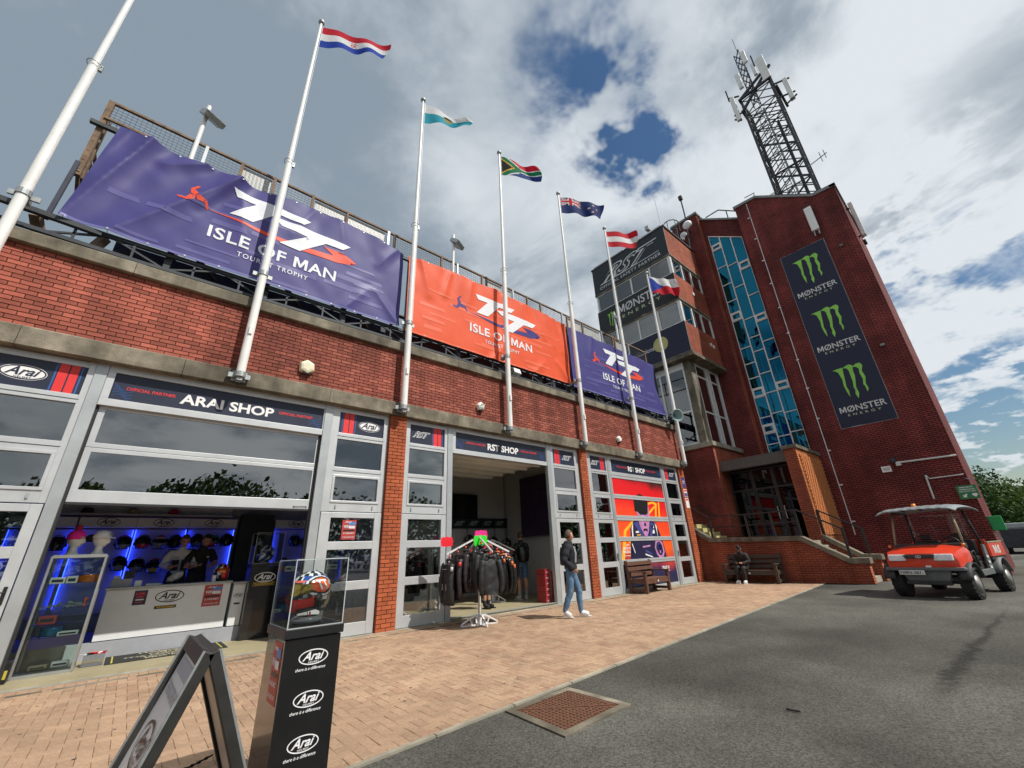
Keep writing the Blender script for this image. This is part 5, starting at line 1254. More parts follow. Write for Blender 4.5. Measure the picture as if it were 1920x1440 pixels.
for ci in range(3):
    ya, yb = cols[ci+1], cols[ci]; zc = (gtop((ya+yb)/2)); edges = []
    for tr_ in trans[ci]:
        if isinstance(tr_, tuple):
            h_, l_ = tr_; frame = .07
            for z in (h_, l_): fm.box(gx-.055, gx+.05, ya+t/2, yb-t/2, z-.03, z+.03)
            fm.box(gx-.075, gx+.02, ya+t/2, ya+t/2+.07, l_+.03, h_-.03); fm.box(gx-.075, gx+.02, yb-t/2-.07, yb-t/2, l_+.03, h_-.03); fm.box(gx-.075, gx+.02, ya+t/2+.07, yb-t/2-.07, h_-.10, h_-.03); fm.box(gx-.075, gx+.02, ya+t/2+.07, yb-t/2-.07, l_+.03, l_+.10)
            edges += [h_, l_]
        else: fm.box(gx-.05, gx+.05, ya+t/2, yb-t/2, tr_-.025, tr_+.025); edges.append(tr_)
    tops = [None]+edges; bots = edges+[5.33]
    for a, b in zip(tops, bots):
        za = (gtop(ya)-.05, gtop(yb)-.05) if a is None else (a, a)
        panes_.append([(gx, ya, b), (gx, yb, b), (gx, yb, za[1]), (gx, ya, za[0])])
gf = fm.build('glazing_frame', 'w_frame', ST)
for P in panes_:
    mb = MB(); mb.prism(P, (.008, 0, 0)); mb.build('pane', 'glass_bluem', gf)
mb = MB()  # stairs seen through the glass
for k in range(9):
    z = 5.8+k*1.45; s = 1 if k % 2 else -1
    mb.bar((GX+.5, 6.2-s*.75, z), (GX+.5, 6.2+s*.75, z+.75), .3, .12); mb.bar((GX+.4, 6.2-s*.75, z+.9), (GX+.4, 6.2+s*.75, z+1.65), .04)
mb.build('inner_stairs', 'w_frame', ST)
mb = MB(); mb.bar((GX+.1, 5.2, 19.95), (GX+.1, 6.1, 20.75), .05); mb.bar((GX+.1, 6.1, 20.75), (GX+.1, 6.9, 20.75), .05); mb.bar((GX+.1, 5.7, 19.7), (GX+.1, 5.7, 20.4), .05); mb.build('roof_rail', 'steel_dark', ST)
# fin wall left of the glazing
mb = MB(); mb.box(TX, 28.5, gy1+.21, 8.9, 0, 20.95); mb.m = [1, 1, 1, 0, 1, 0]; mb.build('fin_wall', ['tb_dk', 'tb_sun_x'], ST)  # sunlit side face painted in the brighter brick
mb = MB(); mb.box(TX-.06, 28.5, gy1+.14, 8.96, 20.951, 21.1); mb.build('fin_coping', 'lead', ST)
# fittings on the tower face
mb = MB(); mb.tube([(TX-.02, 4.47, 19.5), (TX-.02, 4.53, 10), (TX-.02, 4.59, 1.5)], .018, 6)
for k in range(12): mb.box(TX-.04, TX, 4.44+.006*k*1.2, 4.56+.006*k*1.2, 2+k*1.5, 2.05+k*1.5)
mb.build('lightning_conductor', 'w_frame', ST)
mb = MB(); mb.tube([(TX-.06, 2.45, 4.1), (TX-.06, .76, 4.08)], .035, 6); mb.box(TX-.12, TX-.01, 2.35, 2.5, 3.98, 4.14); mb.tube([(TX-.05, .8, 3.38), (TX-.05, 1.72, 3.36), (TX-.05, 1.80, 3.5)], .022, 6); mb.tube([(TX-.05, 1.8, 3.5), (TX-.05, 1.83, 2.62)], .03, 6); mb.build('conduit', 'silver', ST)
mb = MB(); mb.lathe([(.0, .1), (.09, .1), (.09, -.05), (.05, -.1)], (TX-.12, 2.55, 4.2), 10); mb.build('wall_lamp', 'steel_dark', ST)
mb = MB(); mb.box(TX-.03, TX-.002, 2.70, 3.0, 3.80, 4.03); o = mb.build('wall_plate', 'white', ST); lettering('lettering', Plate((TX-.03, 3.0, 0), (0,-1,0), (0,0,1), (-1,0,0)), [(rect2d(.04, .26, 3.95, 3.965), 1, 0), (rect2d(.04, .26, 3.91, 3.925), 1, 0), (rect2d(.06, .24, 3.87, 3.885), 1, 0)], o, ['steel_dark'])
mb = MB(); mb.box(TX-.12, TX-.002, 1.30, 1.42, 14.3, 14.38); mb.box(TX-.12, TX-.002, 1.35, 1.5, 8.95, 9.05); mb.build('vent_box', 'lead', ST)
def panel_antenna(name, c, w, d, h, lab=None, parent=ST, rz=0, tilt=0, m_='white_paint'):
    mt = Matrix.Translation(c) @ Euler((0, tilt, rz)).to_matrix().to_4x4()
    mb = MB(); mb.box(-d/2, d/2, -w/2, w/2, -h/2, h/2); mb.xf(mt); return mb.build(name, m_, parent, bevel=.03)
panel_antenna('panel_antenna', (TX-.25, 2.0, 16.35), .32, .16, 1.45, m_='white_paint')
mb = MB(); mb.bar((TX-.2, 1.95, 15.5), (TX, 1.95, 15.5), .05); mb.bar((TX-.2, 1.95, 17.0), (TX, 1.95, 17.0), .05); mb.tube([(TX-.25, 2.08, 15.65), (TX-.22, 2.1, 15.35)], .03, 6); mb.tube([(TX-.25, 1.9, 15.65), (TX-.22, 1.9, 15.35)], .03, 6); mb.build('antenna_bracket', 'galv', ST)
panel_antenna('panel_antenna', (24.2, .52, 16.3), .18, .3, 2.1); mb = MB(); mb.bar((24.2, .5, 15.4), (24.2, .74, 15.3), .07); mb.bar((24.2, .5, 17.1), (24.2, .74, 17.1), .07); mb.bar((24.0, .6, 14.9), (24.4, .6, 14.9), .12); mb.build('antenna_bracket', 'steel_dark', ST)
for y, z, r in ((7.62, 19.9, .28), (7.98, 19.35, .2), (8.1, 19.1, .14)): mb = MB(); mb.lathe([(.0, 0), (r, -.02), (r, -.1), (r*.6, -.16), (0, -.18)], (21.9, y, z), 16, ax='x'); mb.build('dish_antenna', 'white', ST, smooth=True)
mb = MB(); mb.tube([(22.1, 7.9, 18.4), (22.1, 7.7, 20.9), (22.1, 7.7, 22.2)], .04, 6); mb.bar((22.1, 7.8, 19.9), (22.6, 7.8, 19.9), .05); mb.box(22.0, 22.2, 7.6, 7.8, 22.2, 22.5); mb.build('dish_pole', 'steel_dark', ST)

# tall banner with three claw marks
sh = []
for k in range(3):
    zz = 6.99+k*3.03
    sh += [(c_, 1, 1) for c_ in claw(3.81-2.87, zz, 1.10, 1.02)]+[(mword(3.81-2.84, zz-.36, 1.62, .27), 1, 0), (fit(text2d('ENERGY', 0, .004, 1.8), 3.81-2.84, zz-.62, w=1.15, h=.10), 1, 2)]
wall_banner(TX, 1.89, 3.81, 5.85, 15.15, 'vinyl_navy', 'tall dark banner with three green claw marks on the stair tower', sh, ['silver', 'claw', 'pale_green'], 21, amp=.02)

# telecom mast
MS = thing('telecom_mast', 'dark lattice telecom mast with white panel antennas on the tower roof', 'mast', (25.9, 2.4, 18))
mx0, mx1, my0, my1 = 25.0, 26.8, 1.5, 3.3; mz0, mz1 = 18.0, 29.4
cor = [(mx0, my0), (mx1, my0), (mx1, my1), (mx0, my1)]
for c_ in cor: bars('mast_leg', [((*c_, mz0), (*c_, mz1))], .13, 'steel_dark', MS)
for i in range(4):
    a, b = cor[i], cor[(i+1) % 4]; sg = []
    for k in range(8):
        z, z2 = mz0+k*1.42, mz0+(k+1)*1.42
        sg += [((*a, z2), (*b, z2)), ((*a, z), (*b, z2)), ((*b, z), (*a, z2))]
        m1 = ((a[0]+b[0])/2, (a[1]+b[1])/2); sg += [((*a, z+.71), (*m1, z2)), ((*b, z+.71), (*m1, z2))]
    bars('mast_lattice', sg, .05, 'steel_dark', MS)
bars('cable_tray', [((25.9, 2.4, mz0), (25.9, 2.4, 28.5))], .22, 'galv', MS, h=.1); bars('cable_tray', [((26.1, 2.0, mz0), (26.1, 2.0, 27))], .16, 'steel_dark', MS)
bars('ladder', [((25.5, 2.8, mz0), (25.5, 2.8, 29)), ((25.5, 2.5, mz0), (25.5, 2.5, 29))]+[((25.5, 2.5, 18.3+k*.35), (25.5, 2.8, 18.3+k*.35)) for k in range(30)], .04, 'galv', MS)
bars('head_frame', [((24.9, 1.45, 30.5), (24.9, 3.35, 29.5)), ((24.9, 3.35, 29.5), (26.8, 3.3, 29.5)), ((24.9, 1.45, 30.5), (26.8, 1.5, 29.5)), ((24.8, 1.4, 29.4), (24.8, 3.4, 29.4)), ((24.8, 1.3, 28.4), (26.9, 1.3, 28.4)), ((24.8, 3.4, 28.4), (26.9, 3.4, 28.4)), ((24.8, 1.2, 30.4), (24.9, 3.4, 28.4))], .14, 'steel_dark', MS)
for c_, w, d, h in (((24.8, 1.55, 30.5), .45, .2, 2.2), ((24.85, 3.72, 29.0), .28, .2, 2.3), ((25.3, .85, 28.0), .26, .3, 1.9), ((25.0, 3.5, 20.3), .26, .2, 1.6)): panel_antenna('panel_antenna', c_, w, d, h, parent=MS)
bars('antenna_arm', [((24.75, 3.9, 30.2), (25.0, 3.3, 30.0)), ((24.75, 3.9, 28.4), (25.0, 3.3, 28.4)), ((25.3, .6, 28.8), (25.0, 1.5, 28.9)), ((25.3, .6, 27.5), (25.0, 1.5, 27.6)), ((24.75, 3.95, 28.1), (24.9, 3.6, 27.8)), ((25.3, .6, 27.2), (25.1, 1.2, 26.8)), ((24.85, 3.9, 30.0), (24.85, 3.9, 31.1)), ((24.8, 1.9, 31.2), (24.8, 1.9, 32.3))], .08, 'steel_dark', MS)
um = []
for c_ in ((25.9, 2.5), (26.4, 2.5), (26.15, 2.9)): um.append(((*c_, 29.4), (*c_, 35.2)))
cc = ((25.9, 2.5), (26.4, 2.5), (26.15, 2.9))
for k in range(8):
    for i in range(3): um += [((*cc[i], 29.6+k*.7), (*cc[(i+1) % 3], 30.3+k*.7))]
bars('upper_mast', um, .05, 'steel_dark', MS)
for c_, w, h in (((25.8, 2.35, 33.9), .3, 1.2), ((25.85, 3.1, 32.2), .28, 1.5), ((26.0, 2.1, 32.4), .22, 1.2)): panel_antenna('panel_antenna', c_, w, .2, h, parent=MS)
mb = MB(); mb.tube([(26.1, 2.6, 35.0), (26.1, 2.6, 36.8)], .025, 5); mb.build('whip_aerial', 'steel_dark', MS)
bars('yagi_aerial', [((25.0, 1.4, 21.5), (25.0, .5, 21.7)), ((25.0, .8, 21.3), (25.0, .8, 22.0)), ((25.0, .6, 21.4), (25.0, .6, 22.0))], .04, 'galv', MS)
bars('yagi_aerial', [((22.8, 4.0, 19.7), (22.8, 4.0, 20.1)), ((22.8, 3.95, 20.1), (22.8, 4.5, 20.15))], .04, 'galv', MS)

# ================================================================== entrance steps
EN = thing('entrance_steps', 'raised brick entrance landing with steps, copings and iron handrails', 'steps', (18.8, 6.2, 0))
M['st_shade_y'] = brick_mat('step_brick_shade_y', (.33, .085, .042), (.26, .065, .036), (.06, .03, .022), 'y'); M['st_sun_x'] = brick_mat('step_brick_sun_x', (.46, .14, .07), (.40, .11, .06), (.08, .04, .03), 'x')  # shaded long sides painted darker, sunlit ends brighter, in the brick colour
nw = [(9.4, 0), (3.57, 0), (3.57, .60), (4.03, .60), (5.26, 1.36), (8.54, 1.46), (9.4, 2.04)]
mb = MB(); mb.prism([(18.0, y, z) for y, z in nw], (.3, 0, 0)); mb.m = [0, 0]+[1]*len(nw); mb.build('near_wall', ['st_shade_y', 'st_sun_x'], EN)
def slope_cop(pts, x0, x1, h, name='coping_stone'):
    for a, b in zip(pts[:-1], pts[1:]):
        mb = MB(); mb.prism([(x0, a[0], a[1]+.002), (x0, b[0], b[1]+.002), (x0, b[0], b[1]+h), (x0, a[0], a[1]+h)], (x1-x0, 0, 0)); mb.build(name, 'concrete', EN)
slope_cop([(3.50, .60), (4.03, .60), (5.26, 1.36), (8.54, 1.46), (9.4, 2.04)], 17.94, 18.36, .17)
fw = [(4.94, 0), (3.5, 0), (3.5, .66), (3.95, .68), (4.94, 1.38)]
mb = MB(); mb.prism([(19.45, y, z) for y, z in fw], (.3, 0, 0)); mb.m = [0, 0]+[1]*len(fw); mb.build('far_wall', ['st_shade_y', 'st_sun_x'], EN)
slope_cop([(3.42, .66), (3.95, .68), (4.94, 1.38)], 19.39, 19.81, .17)
mb = MB(); mb.box(18.3, 20.6, 5.2, 8.12, 0, 1.36); mb.build('landing', 'concrete_light', EN)
for k in range(8):
    mb = MB(); mb.box(18.301, 19.449, 3.62+k*.2, 5.2, .17*k, .17*(k+1)); mb.build('step', 'concrete_light', EN)
M['step_edge'] = mat('step_edge', (.45, .40, .18), .8, var=.2)
for k in range(5):
    mb = MB(); mb.box(18.301, 19.29, 8.13+k*.25, 9.9, 1.36+.17*k, 1.36+.17*(k+1)); mb.build('step', 'step_edge', EN)
M['iron'] = mat('iron', (.025, .022, .022), .5, metal=.2, var=.3, dirt=.1)
r1 = [(18.12, 9.4, 3.0), (18.12, 8.45, 2.42), (18.12, 5.2, 2.42), (18.12, 3.95, 1.66)]
bars('handrail', list(zip(r1[:-1], r1[1:])), .05, 'iron', EN)
bars('mid_rail', [((18.12, 9.3, 2.5), (18.12, 8.45, 2.02)), ((18.12, 8.45, 2.02), (18.12, 5.2, 2.02))], .035, 'iron', EN)
for y, z0, z1 in ((8.45, 1.5, 2.42), (7.0, 1.5, 2.42), (6.1, 1.5, 2.42), (5.25, 1.5, 2.42), (4.0, .77, 1.7)): bars('rail_post', [((18.12, y, z0), (18.12, y, z1))], .07, 'iron', EN)
bars('handrail', [((19.55, 4.9, 2.42), (19.55, 3.7, 1.66))], .05, 'iron', EN)
for y, z0, z1 in ((4.9, 1.5, 2.44), (3.75, .8, 1.7)): bars('rail_post', [((19.55, y, z0), (19.55, y, z1))], .07, 'iron', EN)
bars('handrail', [((19.2, 9.4, 3.0), (19.2, 8.6, 2.5))], .05, 'iron', EN)
# perforated brick screen
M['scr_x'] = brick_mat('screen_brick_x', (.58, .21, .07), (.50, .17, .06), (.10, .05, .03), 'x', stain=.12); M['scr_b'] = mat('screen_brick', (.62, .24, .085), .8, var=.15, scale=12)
SC = thing('brick_screen', 'sunlit orange patterned brick screen beside the entrance doors', 'wall', (21, 5.1, 0))
mb = MB(); mb.box(19.4, 22.59, 4.95, 5.38, 0, 4.86); mb.m = [1, 1, 1, 0, 1, 0]; mb.build('screen_wall', ['st_shade_y', 'scr_x'], SC)  # sun and shade in the colours: front brighter, end face darker
mb = MB(); mb.box(19.33, 22.59, 4.88, 5.45, 4.861, 5.0); mb.build('screen_cap', 'concrete', SC)
mb = MB(); rn = random.Random(4)
for r in range(41):
    z = 1.55+r*.075
    for k in range(13):
        x = 19.62+k*.225+(.1125 if r % 2 else 0)
        if x+.11 > 22.5: continue
        mb.box(x, x+.115, 4.895+rn.uniform(-.006, .006), 4.949, z+.006, z+.068)
o = mb.build('projecting_bricks', 'scr_b', SC); o['kind'] = 'stuff'
# doors under a steel beam
ED = thing('entrance_doors', 'dark glazed entrance doors under a grey beam at the landing', 'door', (20.2, 6.8, 1.36))
M['beam'] = mat('beam', (.085, .075, .07), .6, var=.15)
mb = MB(); mb.box(19.55, 19.9, 5.385, 8.115, 4.42, 4.86); mb.build('lintel_beam', 'beam', ED)
mb = MB(); mb.box(19.9, 22.5, 5.385, 8.1, 4.5, 4.8); mb.build('porch_roof', 'beam', ED)
mb = MB(); DX = 20.3
for y in (5.42, 6.25, 6.32, 7.1, 7.18, 8.06): mb.box(DX-.03, DX+.05, y-.035, y+.035, 1.36, 4.42)
for z in (1.40, 3.55, 4.38): mb.box(DX-.028, DX+.048, 5.42, 8.06, z-.04, z+.04)
df = mb.build('door_frame', 'black', ED)
for a, b in ((5.455, 6.215), (6.355, 7.065), (7.215, 8.025)):
    for z0, z1 in ((1.44, 3.51), (3.59, 4.34)):
        m2 = MB(); m2.box(DX, DX+.008, a, b, z0, z1); m2.build('pane', 'glass_black', df)
for y in (6.42, 6.16):
    m2 = MB(); m2.tube([(DX-.03, y, 2.25), (DX-.09, y, 2.25), (DX-.09, y, 2.75), (DX-.03, y, 2.75)], .015, 6); m2.build('door_handle', 'silver', df)
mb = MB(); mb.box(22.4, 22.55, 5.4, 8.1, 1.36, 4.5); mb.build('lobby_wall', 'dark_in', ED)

# green first-aid sign on the tower corner, green board, trailer and trees
SG = thing('safety_sign', 'green sign with white arrow and heart on the tower corner', 'sign', (22.25, .87, 2.49))
mb = MB(); mb.box(22.22, 22.25, .62, 1.13, 2.5, 2.97); mb.build('sign_board', 'green', SG)
lettering('lettering', Plate((22.22, 1.13, 2.5), (0,-1,0), (0,0,1), (-1,0,0)), [(fit(text2d('EMERGENCY', 0, .02), .26, .40, w=.36, h=.045), 1, 0), (fit(text2d('DEFIBRILLATOR', 0, .02), .26, .325, w=.40, h=.045), 1, 0), (fit(text2d('EVACUATION POINT', 0, .015), .26, .255, w=.42, h=.04), 1, 0), (poly2d([(.1, .06), (.2, .06), (.17, .09), (.22, .16), (.18, .18), (.13, .12), (.1, .16)]), 1, 0), (poly2d([(.40, .05), (.47, .12), (.46, .17), (.42, .18), (.40, .16), (.38, .18), (.34, .17), (.33, .12)]), 1, 0)], SG, ['white'])
bars('sign_bracket', [((22.25, .8, 2.7), (22.6, .8, 2.7)), ((22.25, .8, 3.2), (22.6, .74, 3.2))], .05, 'steel_dark', SG)
M['green_b'] = mat('green_b', (.01, .28, .07), .45)
GB = thing('green_cabinet', 'small bright green box fixed to the tower side', 'cabinet', (22.9, .6, 1.4))
mb = MB(); mb.box(22.75, 23.2, .38, .72, 1.42, 1.9); mb.build('cabinet_body', 'green_b', GB, bevel=.02); mb = MB(); mb.bar((22.95, .6, 1.1), (22.95, .7, 1.42), .05); mb.build('bracket', 'galv', GB)
TR = thing('parked_trailer', 'dark box trailer parked beyond the stair tower', 'trailer', (46, -.6, 0))
mb = MB(); mb.box(44, 50, -4.5, 1.55, .35, 1.55); mb.build('trailer_body', 'steel_dark', TR, bevel=.05)
mb = MB(); mb.box(44.5, 50, -4.3, 1.35, 1.551, 1.9); mb.build('trailer_roof', 'alu_grey', TR, bevel=.05)
for y in (-3.6, 1.0):
    mb = MB(); mb.lathe([(.0, -.12), (.36, -.12), (.38, 0), (.36, .12), (0, .12)], (44.6, y, .36), 18, ax='y'); mb.build('wheel', 'rubber', TR)
mb = MB(); mb.box(43.7, 44, -.1, .3, .5, .62); mb.build('drawbar', 'steel_dark', TR)
# trees
M['bark'] = mat('bark', (.07, .05, .035), .9, var=.4, scale=8, bump=.5)
M['leaf1'] = cloth_mat('leaf_mid', (.040, .085, .018), .7, .2, .35); M['leaf2'] = cloth_mat('leaf_light', (.075, .125, .024), .7, .2, .35); M['leaf3'] = cloth_mat('leaf_dark', (.020, .045, .012), .7, .15, .3)
def tree(x, y, h, r, seed, lab, n=9000, tone=(0, 1, 2)):
    rn = random.Random(seed); t = thing('tree', lab, 'tree', (x, y, 0), 'broadleaf trees beyond the yard')
    mb = MB(); mb.tube([(x, y, 0), (x+.1, y, h*.25), (x, y+.1, h*.5), (x+.2, y, h*.8)], [r*.09, r*.075, r*.05, r*.015], 8)
    for k in range(6):
        a = rn.uniform(0, 6.28); z = h*rn.uniform(.3, .55); mb.tube([(x, y, z), (x+math.cos(a)*r*.4, y+math.sin(a)*r*.4, z+h*.15), (x+math.cos(a)*r*.75, y+math.sin(a)*r*.75, z+h*.25)], [r*.04, r*.025, r*.008], 6)
    mb.build('trunk', 'bark', t)
    cl = [(rn.gauss(0, .42)*r, rn.gauss(0, .42)*r, h*(.58+rn.gauss(0, .17)), rn.uniform(.22, .45)*r) for _ in range(26)]
    mb = MB()
    for i in range(n):
        cx, cy, cz, cr2 = rn.choice(cl); d = Vector((rn.gauss(0, 1), rn.gauss(0, 1), rn.gauss(0, 1))).normalized()*cr2*(rn.random()**.33)
        c = Vector((x+cx, y+cy, max(h*.2, cz)))+d; s = rn.uniform(.05, .10)*r*.55
        a = Vector((rn.gauss(0, 1), rn.gauss(0, 1), rn.gauss(0, 1))).normalized(); b = a.orthogonal().normalized(); e = a.cross(b)
        mb.face([c+b*s, c+e*s*.6, c-b*s, c-e*s*.6], rn.choice(tone))
    mb.build('crown', ['leaf1', 'leaf2', 'leaf3'], t)
tree(70, 5.0, 7.6, 4.0, 1, 'dark green tree touching the tower edge', tone=(0, 0, 2)); tree(76, .5, 7.0, 4.6, 2, 'yellow-green rounded tree beyond the trailer', tone=(1, 1, 0)); tree(84, -4.5, 7.8, 4.5, 3, 'tree at the right edge of the view'); tree(92, 3.0, 8.0, 5, 4, 'farther tree rising between the two nearest trees', tone=(0, 2, 2)); tree(80, 10, 8, 5, 5, 'tree hidden mostly behind the tower foot'); tree(96, -10, 9, 5.5, 6, 'tree beyond the right edge', tone=(1, 0, 2))
mb = MB(); rn = random.Random(9)
for i in range(45000):  # wood across the road behind the camera, seen in the shop windows
    x = rn.uniform(-90, 110); y = -46+rn.gauss(0, 4); hh = 9.8+3.5*noise.noise(Vector((x*.07, 0, 3)))+2.5*noise.noise(Vector((x*.25, 1, 3))); z = rn.uniform(0, 1)**.6*hh
    s = rn.uniform(.2, .45); a = Vector((rn.gauss(0, 1), rn.gauss(0, 1), rn.gauss(0, 1))).normalized(); b = a.orthogonal().normalized(); e = a.cross(b); c = Vector((x, y, z)); mb.face([c+b*s, c+e*s*.7, c-b*s, c-e*s*.7], rn.choice((0, 1, 2, 2)))
o = mb.build('woodland', ['leaf1', 'leaf2', 'leaf3']); tag(o, 'far belt of trees across the road, reflected in the windows', 'woodland', kind='stuff')
# ================================================================== placing things from what one sees
# ================================================================== helmets
HM_COL = {'black': (.012, .012, .013), 'white': (.78, .78, .78), 'red': (.65, .02, .02), 'orange': (.80, .10, .012), 'blue': (.02, .07, .35), 'grey': (.25, .26, .27), 'green': (.03, .25, .08), 'silver': (.5, .5, .52), 'yellow': (.75, .50, .03), 'navy': (.012, .02, .08), 'pinkred': (.85, .16, .12)}
for k_, c_ in HM_COL.items(): M['h_'+k_] = mat('helmet_'+k_, c_, .16, var=.05, coat=.6)
HKEYS = list(HM_COL)
M['visor_dark'] = mat('visor_dark', (.012, .012, .014), .06, coat=.5); M['visor_gold'] = mat('visor_gold', (.30, .19, .02), .08, metal=.75, coat=.4); M['visor_orange'] = mat('visor_orange', (.55, .14, .02), .12, metal=.4); M['visor_blue'] = mat('visor_blue', (.01, .14, .30), .12, metal=.4)
def helm_pt(az, ph):
    """az 0 = front (-y), ph 0 = crown to 1 = lower rim; full-face shell"""
    p = ph*R_(128); ca, sa = math.cos(az), math.sin(az)
    a, b, c = .128, .150, .150
    x = a*math.sin(p)*sa; y = -b*math.sin(p)*ca; z = c*math.cos(p)
    low = max(0, (ph-.55)/.45); fr = max(0, ca)
    y -= .022*low*fr**2; z -= .022*low*fr**1.5; x *= 1-.10*low
    if ca < 0: y *= 1+.10*low*0; z -= .012*low; y += .02*max(0, ph-.25)*(-ca)*0
    return Vector((x, y, z+.14))
def helmet_parts(t, colfn, visor='visor_dark', nu=40, nv=26, fin=True):
    inv = lambda az, ph: abs(((az+math.pi) % (2*math.pi))-math.pi) < 1.12 and .50 < ph < .72-.05*abs(((az+math.pi) % (2*math.pi))-math.pi)
    sh = MB(); vs = MB()
    for j in range(nv):
        for i in range(nu):
            a0, a1 = 2*math.pi*i/nu, 2*math.pi*(i+1)/nu; p0, p1 = max(j/nv, .002), (j+1)/nv
            az, ph = (a0+a1)/2, (p0+p1)/2
            (vs if inv(az, ph) else sh).face([helm_pt(a0, p0), helm_pt(a0, p1), helm_pt(a1, p1), helm_pt(a1, p0)], 0 if inv(az, ph) else HKEYS.index(colfn(((az+math.pi) % (2*math.pi))-math.pi, ph)))
    def weld(mb):
        d = {}; nvs = []; mp = []
        for v in mb.v:
            k = tuple(round(c, 5) for c in v)
            if k not in d: d[k] = len(nvs); nvs.append(v)
            mp.append(d[k])
        mb.v = nvs; mb.f = [tuple(mp[i] for i in f) for f in mb.f]; return mb
    weld(sh).build('shell', ['h_'+k for k in HKEYS], t, smooth=True, local=True)
    weld(vs); vs.v = [tuple(Vector((0, 0, .13))+(Vector(v)-Vector((0, 0, .13)))*1.012) for v in vs.v]
    vs.build('visor', visor, t, smooth=True, local=True)
    rim = MB(); rim.tube([helm_pt(2*math.pi*i/24, 1.0) for i in range(25)], .008, 6); rim.build('neck_trim', 'black', t, smooth=True, local=True)
    pods = MB()
    for s in (-1, 1): pods.lathe([(.0, .0), (.03, .0), (.026, .012), (.0, .016)], (s*.118, -.01, .115), 12, ax='x', sx=1.0) if s > 0 else pods.lathe([(.0, -.016), (.026, -.012), (.03, .0), (.0, 0)], (s*.118, -.01, .115), 12, ax='x')
    pods.build('visor_pivot', 'visor_dark', t, smooth=True, local=True)
    if fin:
        f = MB(); f.box(-.02, .02, -.075, .0, .262, .274); f.box(-.06, .06, .10, .155, .19, .215); f.build('vent', 'black', t, bevel=.006, local=True)
def helmet(loc, rotz, colfn, lab, visor='visor_dark', tilt=0.0, scale=1.0, nu=40, nv=26, group=None):
    t = thing('helmet', lab, 'helmet', loc, group, rot=(tilt, 0, rotz)); t.scale = (scale,)*3
    helmet_parts(t, colfn, visor, nu, nv); return t
def two(a, b, k=5, f=.5): return lambda az, ph: a if math.sin(az*k+ph*9) > f else b
def scheme(top, side, chin, acc):
    def fn(az, ph):
        if ph > .78 and abs(az) < 1.0: return chin
        if abs(abs(az)-1.5) < .25 and .25 < ph < .7: return acc
        if ph < .34: return top
        return side
    return fn

# ------------------------------------------------------------------ helmet shop fittings
M['shop_white'] = mat('shop_white', (.72, .73, .73), .5, var=.04); M['shop_grey'] = mat('shop_grey', (.34, .35, .38), .6, var=.08); M['shop_panel'] = mat('shop_panel', (.50, .50, .60), .6, var=.1)
M['led_blue'] = mat('led_blue', (.01, .02, .5), .4, emis=(.02, .05, 1.0), es=18.0)
M['poster_red'] = mat('poster_red', (.42, .05, .045), .5, var=.15); M['poster_dk'] = mat('poster_dk', (.03, .02, .05), .5); M['pale'] = mat('pale', (.66, .66, .68), .5); M['skyblue'] = mat('skyblue', (.08, .22, .5), .5)
DY = 12.35
DW = thing('display_wall', 'back display wall with blue light strips and white header boards', 'display wall', (.5, DY, .05))
mb = MB(); mb.box(-2.55, 4.1, DY+.09, DY+.15, .05, 4.2); mb.build('wall_backing', 'shop_grey', DW)
segx = [(-1.9, -1.0), (-.97, -.10), (-.09, .80), (.81, 1.72), (2.55, 3.5)]
for i, (a, b) in enumerate(segx):
    mb = MB(); mb.box(a+.02, b-.02, DY-.0, DY+.03, .6, 2.16); mb.build('display_panel', 'shop_panel', DW)
    mb = MB(); mb.box(a, b, DY-.22, DY-.02, 2.19, 2.38); hb_ = mb.build('header_board', 'shop_white', DW)
    lettering('lettering', Plate((0, DY-.22, 0), (1,0,0), (0,0,1), (0,-1,0)), arai_shapes((a+b)/2, 2.29, .36, 0, 1, 1, True, False), hb_, ['black', 'shop_white'])
    for xx in (a, b):
        s_ = 1 if xx == a else -1; mb = MB(); mb.box(xx-.012, xx+.012, DY-.16, DY+.08, .6, 2.18); mb.build('divider', 'shop_grey', DW); mb = MB(); mb.box(min(xx+s_*.0125, xx+s_*.019), max(xx+s_*.0125, xx+s_*.019), DY-.05, DY-.035, .75, 2.15); mb.build('light_strip', 'led_blue', DW)
mb = MB(); mb.box(1.80, 2.5, DY-.25, DY+.049, .05, 2.5); mb.build('dark_column', 'black', DW)
mb = MB(); mb.box(-2.3, 1.6, DY-.30, DY, 2.42, 2.46); mb.build('upper_shelf', 'shop_grey', DW)
mb = MB(); mb.box(-2.3, 1.6, DY-.02, DY+.04, 2.46, 2.9); mb.build('upper_board', 'pale', DW)
def cap_shape(t, m_, brim=True, r=.1):
    mb = MB(); mb.lathe([(r*1.02, 0), (r*1.0, .03), (r*.92, .07), (r*.65, .105), (.0, .12)], (0,0,0), 18, sy=1.12); mb.build('crown', m_, t, smooth=True, local=True)
    if brim:
        mb = MB(); P = [(r*1.0*math.sin(a), -r*1.05*math.cos(a)-.0, .012) for a in [(-1.2+2.4*k/10) for k in range(11)]]; Q = [(p[0]*1.02, p[1]-.075*math.cos((-1.2+2.4*k/10)*.8), .0) for k, p in enumerate(P)]
        for k in range(10): mb.face([P[k], P[k+1], Q[k+1], Q[k]])
        mb.build('peak', m_, t, local=True, solid=.006)
M['cap_red'] = mat('cap_red', (.4, .02, .05), .8); M['cap_khaki'] = mat('cap_khaki', (.30, .27, .18), .8); M['cap_blk'] = mat('cap_blk', (.02, .02, .022), .8)
